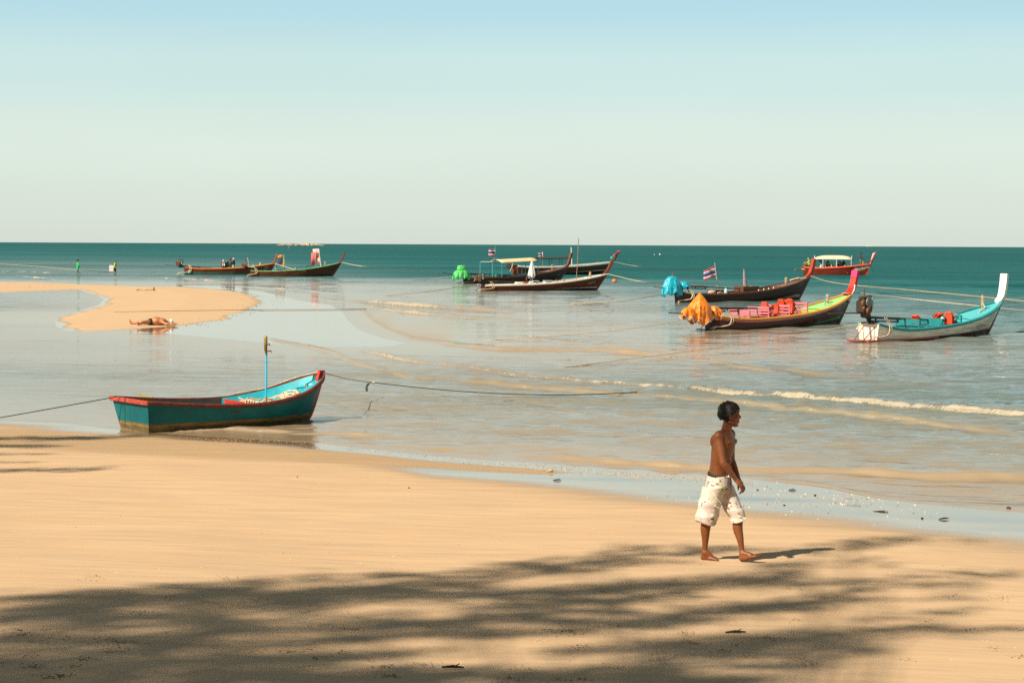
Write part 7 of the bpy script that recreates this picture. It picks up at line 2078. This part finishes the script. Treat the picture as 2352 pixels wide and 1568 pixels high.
def chips(name, label, n, place_fn, size, mats, flat=.5):
    mb = MB()
    for _ in range(n):
        q = place_fn()
        if q is None: continue
        x, y, z = q; s_ = size() ; an = dr.uniform(0, 6.28)
        ca_, sa_ = math.cos(an), math.sin(an)
        mt_ = dr.randrange(len(mats)); o = len(mb.v)
        el = dr.uniform(.5, 1.0)
        for (dx, dy, dz) in ((-1, 0, 0), (0, -el, 0), (1, .1, 0), (.1, el, 0), (0, 0, flat * dr.uniform(.6, 1.3))):
            mb.v.append((x + (dx * ca_ - dy * sa_) * s_, y + (dx * sa_ + dy * ca_) * s_, z - .002 + dz * s_))
        for t in ((0, 1, 4), (1, 2, 4), (2, 3, 4), (3, 0, 4)):
            mb.f.append(tuple(o + k for k in t)); mb.m.append(mt_)
    o = mb.build(name, mats, smooth=False)
    return tag(o, label, None, None, 'stuff')
CH = [paint('shell_cream', (.62, .50, .33), .7), paint('shell_tan', (.42, .26, .12), .8), paint('shell_orange', (.50, .22, .08), .8), paint('shell_brown', (.16, .09, .05), .8), paint('shell_white', (.72, .66, .54), .6)]
GRITL = [(560, 1003, 5), (660, 1010, 6), (760, 1018, 7), (860, 1030, 8), (960, 1042, 9), (1060, 1054, 9), (1160, 1064, 9), (1260, 1074, 8), (1360, 1083, 7), (1450, 1092, 6), (1540, 1094, 5), (1640, 1102, 5), (1740, 1112, 6)]
def grit_band():
    k = dr.random() * (len(GRITL) - 1); i = int(k); f = k - i
    a, b = GRITL[i], GRITL[min(i + 1, len(GRITL) - 1)]
    return _g(a[0] + (b[0] - a[0]) * f, a[1] + (b[1] - a[1]) * f + dr.gauss(0, (a[2]) * .75))
def _g(x, y):
    p = GTQ(x, y)
    return (p.x, p.y, p.z + .004) if p.z > .003 else None
chips('shell_grit', 'band of broken shell and grit along the tide line', 2400, grit_band, lambda: dr.uniform(.004, .012), [CH[0], CH[1], CH[1], CH[2], CH[3]])
chips('shell_grit', 'pale shell grit gathered below the stern of the teal boat', 420, lambda: _g(dr.gauss(520, 90), dr.gauss(1012, 5)), lambda: dr.uniform(.004, .012), [CH[1], CH[1], CH[2]])
chips('shell_grit', 'scattered shell and twig bits on the wet sand beyond the boy', 420, lambda: _g(dr.gauss(1900, 190), dr.gauss(1150, 18) + 0), lambda: dr.uniform(.005, .018), CH)
chips('shell_specks', 'tiny shell specks sprinkled over the open sand', 900, lambda: _g(dr.uniform(-60, 2400), 1040 + 520 * dr.random() ** 1.4), lambda: dr.uniform(.003, .010), CH)
LIT = [paint('leaf_litter_brown', (.17, .085, .038), .9), paint('leaf_litter_dark', (.11, .060, .030), .9), paint('leaf_litter_rust', (.25, .12, .045), .9)]
cl_ = [(dr.uniform(-20, 2380), 1290 + 280 * dr.random() ** .8) for _ in range(85)] + [(dr.uniform(-20, 900), dr.uniform(1440, 1568)) for _ in range(46)]
def litter():
    c = dr.choice(cl_); return _g(c[0] + dr.gauss(0, 14), c[1] + dr.gauss(0, 3.0))
chips('leaf_litter', 'brown needle and leaf litter in small drifts on the shaded sand', 2600, litter, lambda: dr.uniform(.003, .012), LIT, .28)
SPD = [CH[3], LIT[1], CH[1]]
def spit_debris():
    t = dr.random()
    pts = [(400, 752), (460, 742), (520, 730), (570, 716), (596, 704), (585, 690), (550, 677), (490, 665)]
    k = t * 7; i = int(k); f = k - i
    return _g(pts[i][0] + (pts[i + 1][0] - pts[i][0]) * f + dr.gauss(0, 16), pts[i][1] + (pts[i + 1][1] - pts[i][1]) * f + dr.gauss(0, 3.5))
chips('tide_debris', 'dark weed and shell debris along the wet tip of the sandbar', 300, spit_debris, lambda: dr.uniform(.012, .045), SPD, .4)
chips('tide_debris', 'dark specks of debris on the far sandbar', 60, lambda: _g(dr.uniform(-30, 180), dr.uniform(652, 668)), lambda: dr.uniform(.03, .08), SPD, .4)
# single pieces one can point at
def stone(xd, yd, r_, mat, label, cat_='stone', name='stone', flat=.7, seed=0):
    r_ *= .5
    rr = random.Random(seed); f = [rr.uniform(-3, 3) for _ in range(4)]
    p = GT(xd, yd)
    def fn(d): return 1 + .22 * math.sin(3 * d.x + f[0]) + .18 * math.sin(4 * d.y + f[1]) + .15 * math.sin(5 * d.z + f[2] + 2 * d.x)
    o = MB().ball((0, 0, 0), (r_, r_ * .8, r_ * flat), 14, 9, fn=fn).build(name, mat); o.location = p + V3(0, 0, r_ * flat * .45); o.rotation_euler = (0, 0, rr.uniform(0, 6))
    return tag(o, label, cat_, 'pieces washed up on the sand')
stone(1263, 1083, .072, paint('coral_rock', (.50, .36, .19), .9, .35, 30, dirt=.5, bump=1.0), 'knobbly tan lump of coral rock at the tide line', 'coral', 'coral_lump', .9, 1)
stone(2318, 1169, .085, paint('dark_pebble', (.045, .030, .020), .7, .3), 'dark brown stone at the water edge near the picture border', 'stone', 'stone', .45, 2)
DKP = paint('charred_wood', (.028, .020, .016), .9, .3)
for i, (x, y, r_, lb) in enumerate(((1740, 1125, .035, 'small black chip just beyond the hand of the boy'), (1802, 1160, .03, 'black pebble nearest the boy on the wet sand'), (1872, 1137, .032, 'black crumb beside the shell grit patch'), (2010, 1178, .03, 'blackish pebble amid the shell scatter'), (2118, 1190, .045, 'flat brown chip farther along the wet sand'), (698, 1024, .03, 'dark pebble below the bow of the teal boat'), (940, 1120, .03, 'small dark chip on the tan sand below the bow rope'), (682, 1095, .045, 'orange-tan lump on the damp sand below the teal boat'))):
    stone(x, y, r_, DKP if i < 7 else CH[1], lb, 'pebble', 'pebble', .5, 10 + i)
for i, (x, y, ln, an, lb) in enumerate(((1820, 1126, .10, .1, 'short black twig on the wet sand beyond the boy'), (2022, 1176, .20, -.1, 'forked dark twig lying on the wet sand'), (2168, 1192, .16, .5, 'small branching twig near the water at the far side'), (1280, 1103, .12, .2, 'thin dark twig on the mirror-like wet sand'), (1040, 1534, .15, -.05, 'dark stick in the shaded foreground'), (1690, 1453, .16, .1, 'brown seed pod in the shade below the boy'))):
    p = GT(x, y) + V3(0, 0, .008)
    d = V3(math.cos(an), math.sin(an), 0)
    o = MB().tube([p - d * ln / 2, p + V3(0, .01, .004), p + d * ln / 2], [.006, .011, .005], 6).build('twig', DKP); tag(o, lb, 'twig', 'pieces washed up on the sand')
    MB().tube([p, p + d * ln * .3 + V3(.0, .05, .015)], [.005, .003], 5).build('fork', DKP, o)
